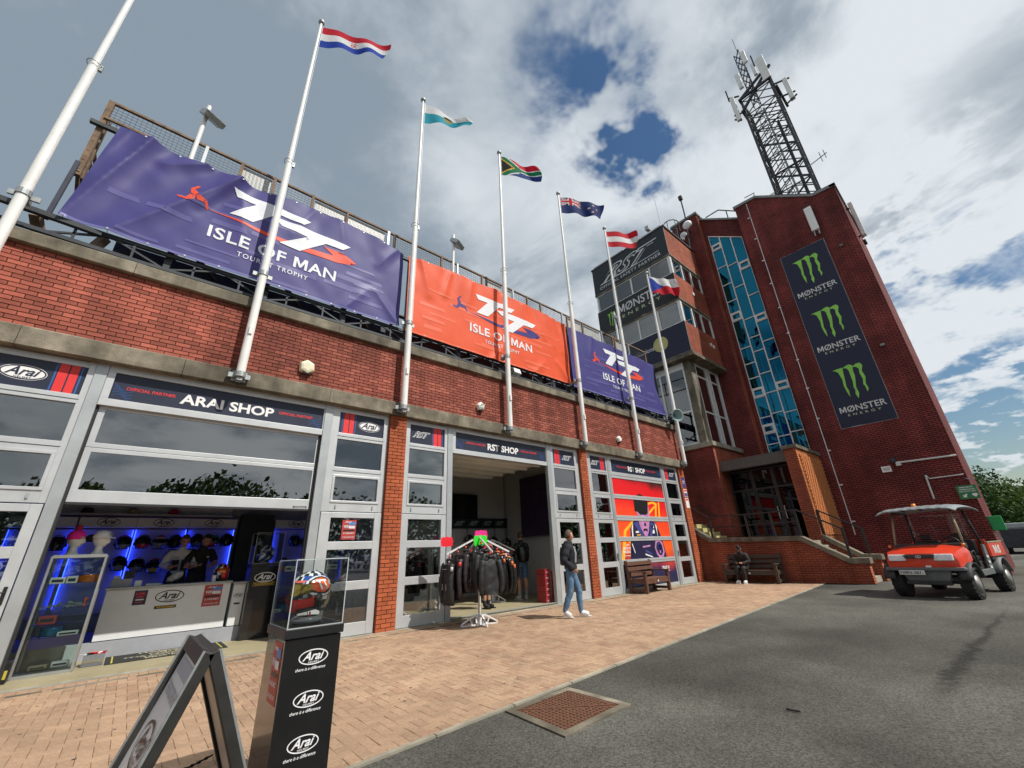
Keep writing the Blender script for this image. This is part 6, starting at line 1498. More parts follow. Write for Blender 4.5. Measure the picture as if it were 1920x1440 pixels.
for (px, py), m_, lab in (((165, 955), 'cap_blk', 'black peaked cap on the high shelf'), ((251, 958), 'cap_khaki', 'khaki peaked cap on the high shelf'), ((327, 958), 'cap_red', 'red peaked cap on the high shelf')):
    p = on_y(px, py, DY-.17); t = thing('cap', lab, 'cap', (p.x, DY-.17, 2.462), rotz=.1); cap_shape(t, m_)
hs = [((107, 1022), scheme('grey', 'black', 'black', 'grey'), 'dark helmet on the blue-lit wall behind the mannequin heads'), ((230, 1020), scheme('red', 'black', 'grey', 'red'), 'black helmet with a red crown on the upper row'), ((266, 1019), scheme('grey', 'black', 'red', 'yellow'), 'black and grey helmet with red chin, upper row'), ((299, 1020), scheme('red', 'silver', 'grey', 'black'), 'silver and black helmet next to the man in white'), ((328, 1018), scheme('navy', 'black', 'black', 'navy'), 'navy helmet half hidden by the man in white'), ((368, 1016), scheme('black', 'black', 'grey', 'yellow'), 'black helmet with yellow flash between the two shopkeepers'), ((397, 1016), scheme('white', 'green', 'red', 'white'), 'green and white helmet with red chin beside the man in black'), ((424, 1015), scheme('black', 'black', 'black', 'grey'), 'plain black helmet at the end of the upper row'),
      ((221, 1060), scheme('black', 'black', 'grey', 'black'), 'black helmet low on the wall over the till'), ((255, 1062), scheme('white', 'black', 'grey', 'white'), 'black helmet with a white stripe, lower row'), ((287, 1064), scheme('red', 'navy', 'yellow', 'grey'), 'navy helmet with yellow chin, lower row'), ((552, 1016), scheme('green', 'black', 'black', 'black'), 'dark green helmet on the wall seen past the glass case'), ((574, 1018), scheme('black', 'green', 'black', 'grey'), 'green patterned helmet next to the door jamb'), ((530, 1060), scheme('black', 'black', 'grey', 'navy'), 'black helmet low behind the black pedestal')]
for (px, py), fn, lab in hs:
    p = on_y(px, py, DY-.17); helmet((p.x, DY-.17, p.z-.13), random.uniform(-.25, .35), fn, lab, 'visor_dark', 0, 1.08, 26, 18, 'helmets on the display wall')
# counter
CYf = 10.45
PF = MB(); PF.box(-2.4, 4.0, CYf-.03, DY, .046, .285); o = PF.build('shop_platform', 'shop_grey'); tag(o, 'low grey platform under the white counter', None); struct(o)
CN = thing('shop_counter', 'white shop counter with posters, half in sun', 'counter', (.73, CYf, .05))
mb = MB(); mb.box(-.215, 1.585, CYf, CYf+.03, .30, 1.05); mb.build('front_panel', 'shop_white', CN)
mb = MB(); mb.box(-.2, 1.56, CYf+.03, CYf+.5, .287, .299); mb.build('plinth', 'shop_grey', CN)
mb = MB(); mb.box(-.215, 1.585, CYf+.031, CYf+.55, .30, 1.05); mb.build('carcass', 'shop_white', CN)
mb = MB(); mb.box(-.24, 1.61, CYf-.03, CYf+.6, 1.051, 1.09); mb.build('worktop', 'galv', CN, bevel=.006)
pl = Plate((0, CYf, 0), (1,0,0), (0,0,1), (0,-1,0))
lettering('lettering', pl, arai_shapes(.665, .895, .42, 0, 1, 1, True, False)+[(rect2d(.48, .79, .70, .75), 1, 0), (fit(text2d('THEVISORSHOP', 0, .02), .635, .725, w=.27, h=.03), 2, 2)], CN, ['black', 'shop_white', 'h_yellow'])
def poster(name, x0, x1, z0, z1, y, bg, parent, off=None, pct=False, u=(1,0,0), n=(0,-1,0), o=None):
    w, h = x1-x0, z1-z0; P = Plate(o or (x0, y, z0), u, (0,0,1), n, .002)
    sh = [(rect2d(0, w, 0, h), 1, 0)]
    if pct: sh += [(fit(text2d('10%', 0, .03), w*.5, h*.76, w=w*.72, h=h*.18), 2, 3), (fit(text2d('OFF', 0, .03), w*.5, h*.54, w=w*.55, h=h*.13), 2, 3), (rect2d(w*.2, w*.8, h*.32, h*.40), 2, 2), (rect2d(w*.25, w*.75, h*.16, h*.2), 2, 3)]
    else: sh += [(rect2d(w*.45, w*.95, h*.74, h*.9), 2, 4), (fit(text2d('Arai', .4, .03), w*.4, h*.9, w=w*.5, h=h*.09), 3, 2), (fit(text2d('WIN', 0, .03), w*.3, h*.66, w=w*.4, h=h*.14), 3, 2), (rect2d(w*.5, w*.92, h*.56, h*.7), 3, 2), (rect2d(w*.1, w*.9, h*.42, h*.5), 2, 1), (fit(text2d('A HELMET', 0, .02), w*.5, h*.32, w=w*.8, h=h*.08), 3, 2), (fit(text2d('2 IN LUCKY DIP', 0, .02), w*.5, h*.12, w=w*.8, h=h*.07), 3, 2)]
    return lettering(name, P, sh, parent, [bg, 'black', 'pale', 'red', 'skyblue'])
poster('poster', 1.17, 1.46, .67, 1.035, CYf, 'poster_red', CN); poster('poster', .16, .34, .79, 1.02, CYf, 'poster_dk', CN, pct=True)
SC2 = thing('side_counter', 'narrow white side counter with small oval logo beside the black pedestal', 'counter', (1.74, 10.4, .05))
mb = MB(); mb.box(1.64, 1.84, 10.42, 10.9, .30, 1.02); mb.build('cabinet_body', 'shop_white', SC2); mb = MB(); mb.box(1.62, 1.86, 10.38, 10.9, 1.021, 1.06); mb.build('worktop', 'galv', SC2); mb = MB(); mb.box(1.65, 1.83, 10.46, 10.85, .287, .299); mb.build('plinth', 'shop_grey', SC2)
lettering('lettering', Plate((0, 10.42, 0), (1,0,0), (0,0,1), (0,-1,0)), arai_shapes(1.74, .82, .16, 0, 1, 1, False, False)+[(rect2d(1.69, 1.79, .66, .69), 1, 0)], SC2, ['black', 'shop_white'])
# things on the counter
def simple(name, lab, cat, boxes, group=None, bevel=.004):
    """boxes: (part name, material, x0,x1,y0,y1,z0,z1)"""
    b0 = boxes[0]; t = thing(name, lab, cat, ((b0[2]+b0[3])/2, (b0[4]+b0[5])/2, b0[6]), group)
    for nm, m_, *b in boxes: mb = MB(); mb.box(*b); mb.build(nm, m_, t, bevel=bevel)
    return t
zc = 1.091
simple('card_till', 'grey till with a card reader at the counter end by the cabinet', 'till', [('till_body', 'shop_grey', -.2, .08, CYf+.1, CYf+.4, zc, zc+.13), ('till_screen', 'black_gloss', -.05, .1, CYf+.15, CYf+.2, zc+.131, zc+.26), ('receipt_roll', 'white', -.18, -.08, CYf+.2, CYf+.3, zc+.131, zc+.18)])
simple('tissue_box', 'white paper box on the counter beside the till', 'box', [('box_body', 'white', .12, .22, CYf+.1, CYf+.2, zc, zc+.09), ('box_slot', 'shop_grey', .14, .2, CYf+.13, CYf+.17, zc+.091, zc+.094)])
simple('leaflet_stand', 'white leaflets lying on the counter', 'leaflets', [('leaflet', 'white', .28, .5, CYf+.08, CYf+.25, zc, zc+.02), ('leaflet_top', 'pale', .3, .48, CYf+.1, CYf+.23, zc+.021, zc+.03)])
simple('laptop', 'black laptop on the counter end near the side counter', 'laptop', [('laptop_base', 'black', 1.36, 1.58, CYf+.2, CYf+.4, zc, zc+.02), ('laptop_screen', 'black_gloss', 1.36, 1.58, CYf+.38, CYf+.40, zc+.021, zc+.2)])
simple('paper_cup', 'white paper cup beside the red helmet', 'cup', [('cup_body', 'white', 1.27, 1.33, CYf+.12, CYf+.18, zc, zc+.1), ('cup_lid', 'pale', 1.265, 1.335, CYf+.115, CYf+.185, zc+.101, zc+.112)])
def redcol(az, ph):
    if ph < .3: return 'pinkred' if abs(az) < .8 else 'black'
    if abs(az) < .45 and ph > .45: return 'red'
    return 'black' if math.sin(az*7+ph*6) > -.3 else 'white'
p = on_y(415, 1075, CYf+.3); helmet((p.x, CYf+.3, zc), .3, redcol, 'black helmet with a glowing red front standing on the counter', 'visor_orange', 0, 1.1, 30, 20)
M['bag'] = mat('bag', (.45, .46, .46), .35, var=.5, scale=25)
mb = MB(); c = on_y(330, 1076, CYf+.25)
mb.grid(lambda u, v: (c.x+(-.11+.22*v)+.02*noise.noise(Vector((u*9, v*9, 2))), CYf+.25+.06*math.cos(u*6.283)*(.6+.5*math.sin(v*3.1))+.02*noise.noise(Vector((u*14, v*12, 5))), zc+.075+.06*math.sin(u*6.283)*(.55+.6*math.sin(v*3.14))+.09*v+.02*noise.noise(Vector((u*11, v*13, 9)))), 28, 18)
o = mb.build('helmet_bag', 'bag', None, smooth=False); tag(o, 'crumpled clear plastic bag held over the counter by the shopkeepers', 'bag')

# glass cabinet
CB = thing('glass_cabinet', 'tall glazed display cabinet with metal frame at the shop opening', 'cabinet', (-.61, 9.75, .05))
cx0, cx1, cy0, cy1, cz0, cz1 = -.91, -.32, 9.47, 9.95, .06, 1.58
M['cab_alu'] = mat('cab_alu', (.45, .46, .45), .35, metal=.7, var=.1)
for x in (cx0, cx1):
    for y in (cy0, cy1): bars('corner_post', [((x, y, cz0), (x, y, cz1))], .028, 'cab_alu', CB)
for z in (cz0, cz1):
    mb = MB(); mb.bar((cx0, cy0, z), (cx1, cy0, z), .03); mb.bar((cx0, cy1, z), (cx1, cy1, z), .03); mb.bar((cx0, cy0, z), (cx0, cy1, z), .03); mb.bar((cx1, cy0, z), (cx1, cy1, z), .03); mb.build('frame_ring', 'cab_alu', CB)
mb = MB(); mb.box(cx0, cx1, cy0, cy1, cz1+.016, cz1+.03); mb.build('top_panel', 'cab_alu', CB)
mb = MB(); mb.box(cx0, cx1, cy0, cy1, .052, .09); mb.build('base_panel', 'cab_alu', CB)
M['gl_green'] = glass_mat('glass_green', (.90, .96, .935), .7, 0, 1.5)
for nm, b in (('front_pane', (cx0, cx1, cy0-.004, cy0)), ('side_pane', (cx0-.004, cx0, cy0, cy1)), ('side_pane', (cx1, cx1+.004, cy0, cy1)), ('back_pane', (cx0, cx1, cy1, cy1+.004))): mb = MB(); mb.box(*b, .09, cz1-.015); mb.build(nm, 'gl_green', CB)
SHZ = [1.21, .88, .68, .515, .12]
for z in SHZ: mb = MB(); mb.box(cx0+.02, cx1-.02, cy0+.02, cy1-.02, z-.006, z); mb.build('glass_shelf', 'gl_green', CB)
def visor_thing(x, y, z, m_, lab):
    t = thing('visor', lab, 'visor', (x, y, z)); mb = MB()
    mb.grid(lambda u, v: (x+.12*math.sin((u-.5)*2.6), y+.1-.11*math.cos((u-.5)*2.6), z+.002+.11*v), 18, 6); mb.build('visor_shield', m_, t, smooth=True, solid=.004)
    mb = MB(); mb.tube([(x+.12*math.sin((u-.5)*2.6), y+.1-.112*math.cos((u-.5)*2.6), z+.115) for u in [k/12 for k in range(13)]], .006, 5); mb.build('visor_rim', 'h_blue', t)
visor_thing(-.46, 9.6, SHZ[0]+.001, 'visor_orange', 'orange mirrored visor on the top shelf of the cabinet'); visor_thing(-.68, 9.6, SHZ[3]+.001, 'visor_blue', 'blue mirrored visor low in the cabinet')
for i, (x0, x1, z, h, m_, lab) in enumerate(((-.86, -.70, 0, .09, 'white', 'white carton at the left of the top cabinet shelf'), (-.69, -.57, 0, .1, 'pale', 'pale carton in the middle of the top cabinet shelf'), (-.84, -.66, 2, .11, 'poster_red', 'dark red carton on the middle cabinet shelf'), (-.60, -.38, 3, .05, 'white', 'flat white pack beside the blue visor'), (-.78, -.6, 4, .04, 'cap_khaki', 'beige pack on the cabinet floor'), (-.56, -.38, 4, .06, 'pale', 'grey labelled pack on the cabinet floor'), (-.42, -.38, 1, .12, 'h_orange', 'small orange spray can on the second cabinet shelf'))):
    simple('carton', lab, 'carton', [('carton_body', m_, x0, x1, 9.55+.01*i, 9.72, SHZ[z]+.001, SHZ[z]+h), ('carton_label', 'navy', x0+.02, x1-.02 if x1-x0 > .05 else x1, 9.546+.01*i, 9.549+.01*i, SHZ[z]+h*.3, SHZ[z]+h*.7)])
mb = MB(); rn = random.Random(5)
for k in range(70):
    x, y = rn.uniform(-.86, -.40), rn.uniform(9.52, 9.8); z = SHZ[1]+.002+rn.uniform(0, .07)*(1-abs(x+.6)/.35); a = rn.uniform(0, 3); mb.bar((x, y, z), (x+.05*math.cos(a), y+.05*math.sin(a), z+rn.uniform(-.0, .03)), .02, .006)
o = mb.build('visor_screws', 'galv'); tag(o, 'heap of silvery small parts on the second cabinet shelf', 'small parts', kind='stuff')
# mannequin heads and hats on the cabinet
M['mann'] = mat('mann', (.74, .73, .68), .4, var=.04)
def head_shape(mb, c, s=1.0, mi=0, n=20, m=16, face=-math.pi/2):
    """stylised head: skull, brow, nose, chin; looks along 'face'"""
    base = len(mb.v); fx = Vector((math.cos(face), math.sin(face), 0)); sd = Vector((-fx.y, fx.x, 0)); c = Vector(c)
    for j in range(m+1):
        t = j/m; z = .125*math.cos(math.pi*t)
        r0 = math.sin(math.pi*t)
        for i in range(n):
            a = 2*math.pi*i/n; f = math.cos(a); w = math.sin(a)
            rr = .078*r0*(1 if t < .55 else 1-.28*((t-.55)/.45)); dpt = .098*r0*(1 if t < .55 else (1-.10*((t-.55)/.45) if f > 0 else 1-.35*((t-.55)/.45)))
            x, y = dpt*f, rr*w
            if f > .93 and .45 < t < .64: x += .022*(t-.42)/.2
            if f > .8 and .40 < t < .47: x -= .006
            if f > .8 and .83 > t > .70: x += .006
            if abs(w) > .93 and .45 < t < .6: y *= 1.14
            mb.v.append(tuple(c+(fx*x+sd*y+Vector((0,0,z)))*s))
    for j in range(m):
        for i in range(n): mb.f.append((base+j*n+i, base+(j+1)*n+i, base+(j+1)*n+(i+1) % n, base+j*n+(i+1) % n)); mb.m.append(mi)
    return mb
def mannequin(x, y, lab, face):
    t = thing('mannequin_head', lab, 'mannequin', (x, y, cz1+.031)); mb = MB(); head_shape(mb, (x, y, cz1+.031+.225), 1.05, face=face); mb.build('face', 'mann', t, smooth=True)
    mb = MB(); mb.lathe([(.085, 0), (.08, .015), (.052, .05), (.048, .11), (.055, .15)], (x, y, cz1+.031), 18); mb.build('neck', 'mann', t, smooth=True); return t
hz = cz1+.031
mannequin(-.74, 9.7, 'white mannequin head wearing the bright pink beanie', -.35); mannequin(-.45, 9.7, 'white mannequin head wearing the white cap', -.3)
M['pink'] = mat('pink', (.85, .02, .28), .85, var=.12, bump=.4, bscale=90)
t = thing('beanie', 'bright pink beanie with pompom on a mannequin head', 'hat', (-.75, 9.7, hz+.225)); mb = MB(); mb.lathe([(.098, .0), (.108, .02), (.105, .07), (.085, .12), (.04, .15), (.0, .155)], (-.75, 9.7, hz+.225), 20); mb.build('knit_body', 'pink', t, smooth=True); mb = MB(); mb.lathe([(.0, .13), (.04, .15), (.05, .18), (.035, .215), (0, .22)], (-.75, 9.7, hz+.225), 12); mb.build('pompom', 'cap_red', t, smooth=True)
lettering('lettering', Plate((-.69, 9.61, hz+.25), (.8,-.6,0), (0,0,1)), arai_shapes(.03, 0, .075, 0, 1, 3, False), t, ['pink', 'white'])
t = thing('cap', 'white cap with a dark peak on a mannequin head', 'cap', (-.45, 9.7, hz+.245), rotz=1.0); cap_shape(t, 'white', r=.103); lettering('lettering', Plate((-.045, -.118, .05), (1,0,0), (0,-.1,1)), arai_shapes(.045, 0, .075, 0, 1, 2, False), t, ['black', 'white'])
t = thing('cap', 'black cap beside the white one over the cabinet', 'cap', (-.56, 9.86, hz+.2), rotz=.6); cap_shape(t, 'cap_blk')
# floor mat and box
M['mat_blk'] = mat('mat_blk', (.022, .023, .02), .9, var=.3, scale=20); M['mat_y'] = mat('mat_y', (.5, .42, .06), .9); M['mat_c'] = mat('mat_c', (.45, .42, .30), .9)
t = thing('floor_mat', 'black welcome mat with yellow border on the shop floor', 'mat', (.86, 10.3, .046)); mb = MB(); mb.box(.02, 1.60, 9.62, 10.4, .047, .055); mb.build('mat_base', 'mat_blk', t)
pm = Plate((0, 0, .055), (1,0,0), (0,1,0), (0,0,1), .0015)
lettering('lettering', pm, [(rect2d(.09, .11, 9.66, 10.36), 1, 0), (rect2d(1.51, 1.53, 9.66, 10.36), 1, 0), (fit(text2d('Welcome to', .3, .02), .85, 10.31, w=.85, h=.12), 1, 1)]+[(a, l, 1) for a, l, _ in arai_shapes(.85, 10.14, .6, 0, 1, 1, False, False)]+[(fit(text2d('THE VISOR SHOP', .3, .02), .83, 9.97, w=1.2, h=.09), 1, 1), (fit(text2d('TECHNICAL', 0, .03), .85, 9.84, w=.8, h=.09), 1, 1), (fit(text2d('PRO SHOP', 0, .03), .85, 9.72, w=.7, h=.09), 1, 1)], t, ['mat_y', 'mat_c'])
M['clear_box'] = glass_mat('clear_box', (.75, .77, .80), 2.0, .1)
t = thing('storage_box', 'clear plastic box of visors on the floor by the cabinet', 'box', (-.12, 9.85, .046))
mb = MB(); mb.box(-.24, .0, 9.72, 9.98, .05, .2); mb.build('tub', 'clear_box', t); mb = MB(); rn = random.Random(2)
for k in range(9): a = rn.uniform(0, 3); mb.bar((-.2+k*.02, 9.78+rn.uniform(0, .12), .19+rn.uniform(0, .03)), (-.2+k*.02+.07*math.cos(a), 9.8+.07*math.sin(a), .21), .06, .01, mi=k % 3)
mb.build('contents', ['white', 'red', 'black'], t)
simple('ribbon_box', 'small black box with yellow print on the floor at the left jamb', 'box', [('box_body', 'black', -.97, -.92, 9.25, 9.42, .046, .30), ('box_print', 'mat_y', -.96, -.93, 9.246, 9.249, .10, .2)])

# ------------------------------------------------------------------ display pedestals
def pedestal(x0, x1, y0, y1, zb, zt, zcase, lab, logos, strip=False, poster_l=False):
    t = thing('display_pedestal', lab, 'pedestal', ((x0+x1)/2, (y0+y1)/2, zb))
    mb = MB(); mb.box(x0, x1, y0, y1, zb, zt-.06); mb.build('column', 'black_gloss', t, bevel=.003)
    mb = MB(); mb.box(x0-.012, x1+.012, y0-.012, y1+.012, zt-.055, zt); mb.build('top_plate', 'black', t, bevel=.003)
    e = .012
    for nm, b in (('case_front', (x0, x1, y0, y0+.005)), ('case_back', (x0, x1, y1-.005, y1)), ('case_side', (x0, x0+.005, y0+.006, y1-.006)), ('case_side', (x1-.005, x1, y0+.006, y1-.006))): mb = MB(); mb.box(*b, zt+.001, zcase); mb.build(nm, 'glass_clear', t)
    mb = MB(); mb.box(x0, x1, y0, y1, zcase+.0005, zcase+.006); mb.build('case_top', 'glass_clear', t)
    M.setdefault('acryl', mat('acryl', (.75, .80, .80), .15, var=.05, alpha=.55)); mb = MB()
    for (a, b) in ((x0, y0), (x1, y0), (x1, y1), (x0, y1)): mb.bar((a, b, zt), (a, b, zcase), .006)
    for p, q in (((x0, y0), (x1, y0)), ((x1, y0), (x1, y1)), ((x1, y1), (x0, y1)), ((x0, y1), (x0, y0))): mb.bar((*p, zcase), (*q, zcase), .006); mb.bar((*p, zt+.003), (*q, zt+.003), .006)
    mb.build('case_edge', 'acryl', t)
    pl = Plate((0, y0, 0), (1,0,0), (0,0,1), (0,-1,0), .0015); sh = []
    for cz, w, tagl in logos:
        cx = (x0+x1)/2+.01; sh += arai_shapes(cx, cz, w, 0, 1, 1, True, False)
        if tagl: sh.append((fit(text2d('there is a difference', .35, .01), cx-.01, cz-w*.34, w=w*1.0, h=w*.095), 1, 0))
    if strip: sh += [(rect2d(x0+.07, x1-.06, zt-.41, zt-.35), 1, 2), (rect2d(x0+.075, x1-.065, zt-.405, zt-.355), 2, 1), (fit(text2d('THEVISORSHOP', 0, .02), (x0+x1)/2, zt-.38, w=(x1-x0)*.66, h=.032), 3, 2)]
    lettering('lettering', pl, sh, t, ['white', 'black_gloss', 'h_yellow'])
    if poster_l: poster('poster', 0, .2, 0, .34, 0, 'poster_red', t, u=(0,-1,0), n=(-1,0,0), o=(x0, y0+.24, zt-.42))
    return t
pedestal(.87, 1.223, 3.317, 3.78, 0.0, .95, 1.372, 'black pedestal in front with three white oval logos and clear case', [(.775, .185, True), (.545, .185, True), (.315, .185, True)], poster_l=True)
pedestal(1.85, 2.36, 10.2, 10.66, .05, 1.38, 1.96, 'black pedestal inside the shop with one oval logo and clear case', [(1.12, .38, False)], strip=True)
# race helmet in the front case
def race(az, ph):
    # az<0 is the wearer's right side
    s = abs(az)
    if (s-1.62)**2/.36+(ph-.52)**2/.022 < 1: return 'orange'
    d = (s-1.62)**2/.55+(ph-.52)**2/.034
    if d < 1: return 'black'
    if d < 1.35: return 'white'
    if d < 1.6: return 'blue' if ph < .5 else 'black'
    if ph > .76 and s < 1.35: return 'red' if (ph < .93 or s < .5) else 'black'
    if .72 < ph < .80 and 1.2 < s < 2.0: return 'orange' if s < 1.5 else 'white'
    if ph < .46:
        band = int((s+.15)/.30); chk = int((az+4)/.42)
        if .22 < ph < .42:
            k = (int((az+3.2)/.36)+int(ph/.105)) % 2
            if .5 < s < 1.0 and ph > .3: return 'blue'
            return 'white' if k else 'black'
        if ph >= .42: return 'pinkred'
        if ph < .10: return 'blue' if s < 1.6 else 'white'
        return 'white' if int((az+3.2)/.5) % 2 else 'black'
    if s > 2.3 and ph > .55: return 'black'
    return 'black' if (int(az*5)+int(ph*12)) % 4 else 'grey'
rh = helmet((1.05, 3.55, 1.0), R_(-72), race, 'race helmet with orange roundel and gold visor in the front clear case', 'visor_gold', 0, 1.02, 96, 60)
# roundel lettering on the right side of the shell, following its curve
mb = MB(); vs, fs = cut2d(fit(text2d('TT', .5, .04), 0, 0, w=.105, h=.062), .02)
def on_shell(a, b, lift, az0=-1.62, ph0=.52): p_ = helm_pt(az0-a/.14, ph0-b/.30); c0 = Vector((0, 0, .13)); return c0+(p_-c0)*(1+lift)
for sgn in (-1, 1):
    mb.add([on_shell(sgn*a*(1 if sgn < 0 else 1), b, .012, sgn*1.62) for a, b in vs], [f if sgn < 0 else f for f in fs])
mb.build('roundel_lettering', 'white', rh, local=True)
mb = MB()
for sh_, lay, mi in arai_shapes(0, 0, .075, 1, 0, 1, False):
    vs, fs = cut2d(sh_, .02)
    for sgn in (-1, 1): mb.add([on_shell(a, b, .010+.004*lay, sgn*2.35, .50) for a, b in vs], fs, mi)
mb.build('maker_mark', ['white', 'black'], rh, local=True)
mb = MB(); vs, fs = cut2d(fit(text2d('TOURIST TROPHY', 0, .02), 0, 0, w=.15, h=.016), .02)
mb.add([on_shell(a, b, .012, -1.35, .86) for a, b in vs], fs); mb.build('rim_lettering', 'white', rh, local=True)
t = thing('helmet_ring', 'grey padded ring under the race helmet', 'stand', (1.05, 3.55, .951)); mb = MB(); mb.tube([(1.05+.085*math.cos(a), 3.55+.085*math.sin(a), .975) for a in [k*math.pi/10 for k in range(21)]], .022, 8); mb.build('ring_pad', 'h_grey', t, smooth=True); mb = MB(); mb.tube([(1.05, 3.48, .955), (1.04, 3.46, 1.03)], .006, 5); mb.build('chin_strap', 'red', t)
def blueh(az, ph): return 'white' if math.sin(az*6+ph*14) > .65 else ('blue' if ph > .45 and abs(az) < 1 else 'silver' if ph < .3 and math.sin(az*9) > .3 else 'navy')
helmet((2.1, 10.45, 1.40), R_(-50), blueh, 'blue and silver helmet in the clear case inside the shop', 'visor_dark', 0, 1.15, 40, 26)

# ------------------------------------------------------------------ A-board
AB = thing('a_board_sign', 'black framed A-board with white poster in the foreground', 'sign', (.37, 2.93, 0))
M['ab_blk'] = mat('ab_blk', (.022, .020, .018), .55, var=.35, scale=9, dirt=.12); M['ab_poster'] = mat('ab_poster', (.62, .63, .63), .35, var=.12, scale=3)
yn, yf_ = 2.56, 3.26
for s, xb, xt in ((-1, -.03, .342), (1, .78, .395)):
    th = .045
    a = Vector((xt, 0, 1.0)); b = Vector((xb, 0, 0)); d = (b-a).normalized(); nrm = Vector((d.z, 0, -d.x))*(1 if s < 0 else -1)
    if nrm.x*s < 0: nrm = -nrm
    mb = MB(); fw_ = .065
    for y in (yn, yf_-fw_): mb.prism([Vector((a.x, y, a.z)), Vector((b.x, y, b.z)), Vector((b.x, y, b.z))-nrm*th, Vector((a.x, y, a.z))-nrm*th], (0, fw_, 0))
    for t0 in (0.0, .94):
        p = a+(b-a)*t0; q = a+(b-a)*(t0+.06); mb.prism([Vector((p.x, yn+fw_, p.z)), Vector((q.x, yn+fw_, q.z)), Vector((q.x, yn+fw_, q.z))-nrm*th, Vector((p.x, yn+fw_, p.z))-nrm*th], (0, yf_-yn-2*fw_, 0))
    mb.build('board_frame', 'ab_blk', AB, bevel=.004)
    mb = MB(); p = a+(b-a)*.05; q = a+(b-a)*.95; mb.prism([Vector((p.x, yn+fw_-.01, p.z))-nrm*.02, Vector((q.x, yn+fw_-.01, q.z))-nrm*.02, Vector((q.x, yf_-fw_+.01, q.z))-nrm*.02, Vector((p.x, yf_-fw_+.01, p.z))-nrm*.02], -nrm*.01); bp_ = mb.build('board_panel', 'ab_poster', AB)
    # snap edge strips
    for y in (yn+.004, yf_-.004): mb = MB(); mb.bar(Vector((a.x, y, a.z))+nrm*.004, Vector((b.x, y, b.z))+nrm*.004, .008, .01); mb.build('snap_edge', 'galv', AB)
    ln = (b-a).length; u = Vector((0, -1, 0)) if s < 0 else Vector((0, 1, 0)); oo = Vector((b.x, yf_ if s < 0 else yn, b.z))-nrm*.019
    pl = Plate(oo, u, -d, nrm, .002)
    lettering('lettering', pl, arai_shapes(.35, ln*.62, .36, 0, 1, 1, True, False)+[(fit(text2d('THEVISORSHOP', .2, .02), .35, ln*.80, w=.48, h=.05), 1, 3), (rect2d(.12, .58, ln*.86, ln*.92), 1, 3), (fit(text2d('ARAI', .0, .03), .35, ln*.42, w=.44, h=.11), 1, 2), (fit(text2d('HELMETS', 0, .03), .35, ln*.30, w=.5, h=.1), 1, 2), (fit(text2d('SOLD HERE', 0, .03), .35, ln*.18, w=.5, h=.08), 1, 2)], bp_, ['black', 'ab_poster', 'poster_red', 'shop_grey'])
mb = MB(); mb.tube([(.18+.38*k/20, 3.2, .42-.035*math.sin(math.pi*k/20)) for k in range(21)], .004, 5)
for k in range(26): x = .18+.38*k/26; z = .42-.035*math.sin(math.pi*k/26); mb.tube([(x+.009*math.cos(a), 3.2+(.006*math.sin(a) if k % 2 else 0), z+(0 if k % 2 else .006*math.sin(a))) for a in [j*math.pi/3 for j in range(7)]], .0022, 4)
mb.build('chain', 'iron', AB)
# ================================================================== clothing shop
RB = thing('clothing_shop_wall', 'dark back wall of the open shop with five small header signs', 'display wall', (7.5, 13.1, .05))
mb = MB(); mb.box(4.3, 10.8, 13.1, 13.2, .05, 4.55); mb.build('wall_backing', 'wall_in', RB)
for i, px in enumerate((863, 890, 915, 938, 960)):
    p = on_y(px, 981, 13.0); mb = MB(); mb.box(p.x-.34, p.x+.30, 13.0, 13.06, p.z-.17, p.z+.17); h = mb.build('header_sign', 'vinyl_dk', RB)
    lettering('lettering', Plate((0, 13.0, 0), (1,0,0), (0,0,1), (0,-1,0)), rst_shapes(p.x-.02, p.z, .46, 0, 1), h, ['silver', 'vinyl_dk'])
    mb = MB(); mb.box(p.x+.33, p.x+.35, 13.0, 13.05, p.z-.6, p.z+.2); mb.build('upright', 'galv', RB)
simple('television', 'black television screen high on the dark shop wall', 'television', [('screen', 'black_gloss', 7.9, 9.4, 12.95, 12.99, 2.6, 3.45), ('bracket', 'steel_dark', 8.5, 8.8, 12.992, 13.09, 2.9, 3.1)])
M['dim_purple'] = mat('dim_purple', (.035, .02, .06), .5, var=.5, scale=2)
simple('wall_poster', 'large dim purple poster on the shop back wall', 'poster', [('poster_board', 'dim_purple', 5.9, 7.2, 13.05, 13.095, 2.5, 3.7), ('poster_figure', 'shop_grey', 6.4, 6.75, 13.046, 13.049, 2.6, 3.4)])
mb = MB(); mb.box(10.70, 10.72, 10.2, 12.0, 1.9, 4.0); o = mb.build('side_poster', 'dim_purple'); tag(o, 'dark violet hanging on the right wall of the open shop', 'poster')
for i, (px, py) in enumerate(((925, 1015), (950, 1018), (880, 1012), (905, 1040))):
    p = on_y(px, py, 12.8); 
    helmet((p.x, 12.8, max(1.2, p.z-.2)), .1*i, scheme('black', 'black', 'black', 'grey'), ['black helmet on the dark shelf left of the backpack man', 'black helmet on the dark shelf nearest the backpack man', 'black helmet on the dark shelf at the far left', 'black helmet on the lower dark shelf'][i], 'visor_dark', 0, 1.3, 22, 16)

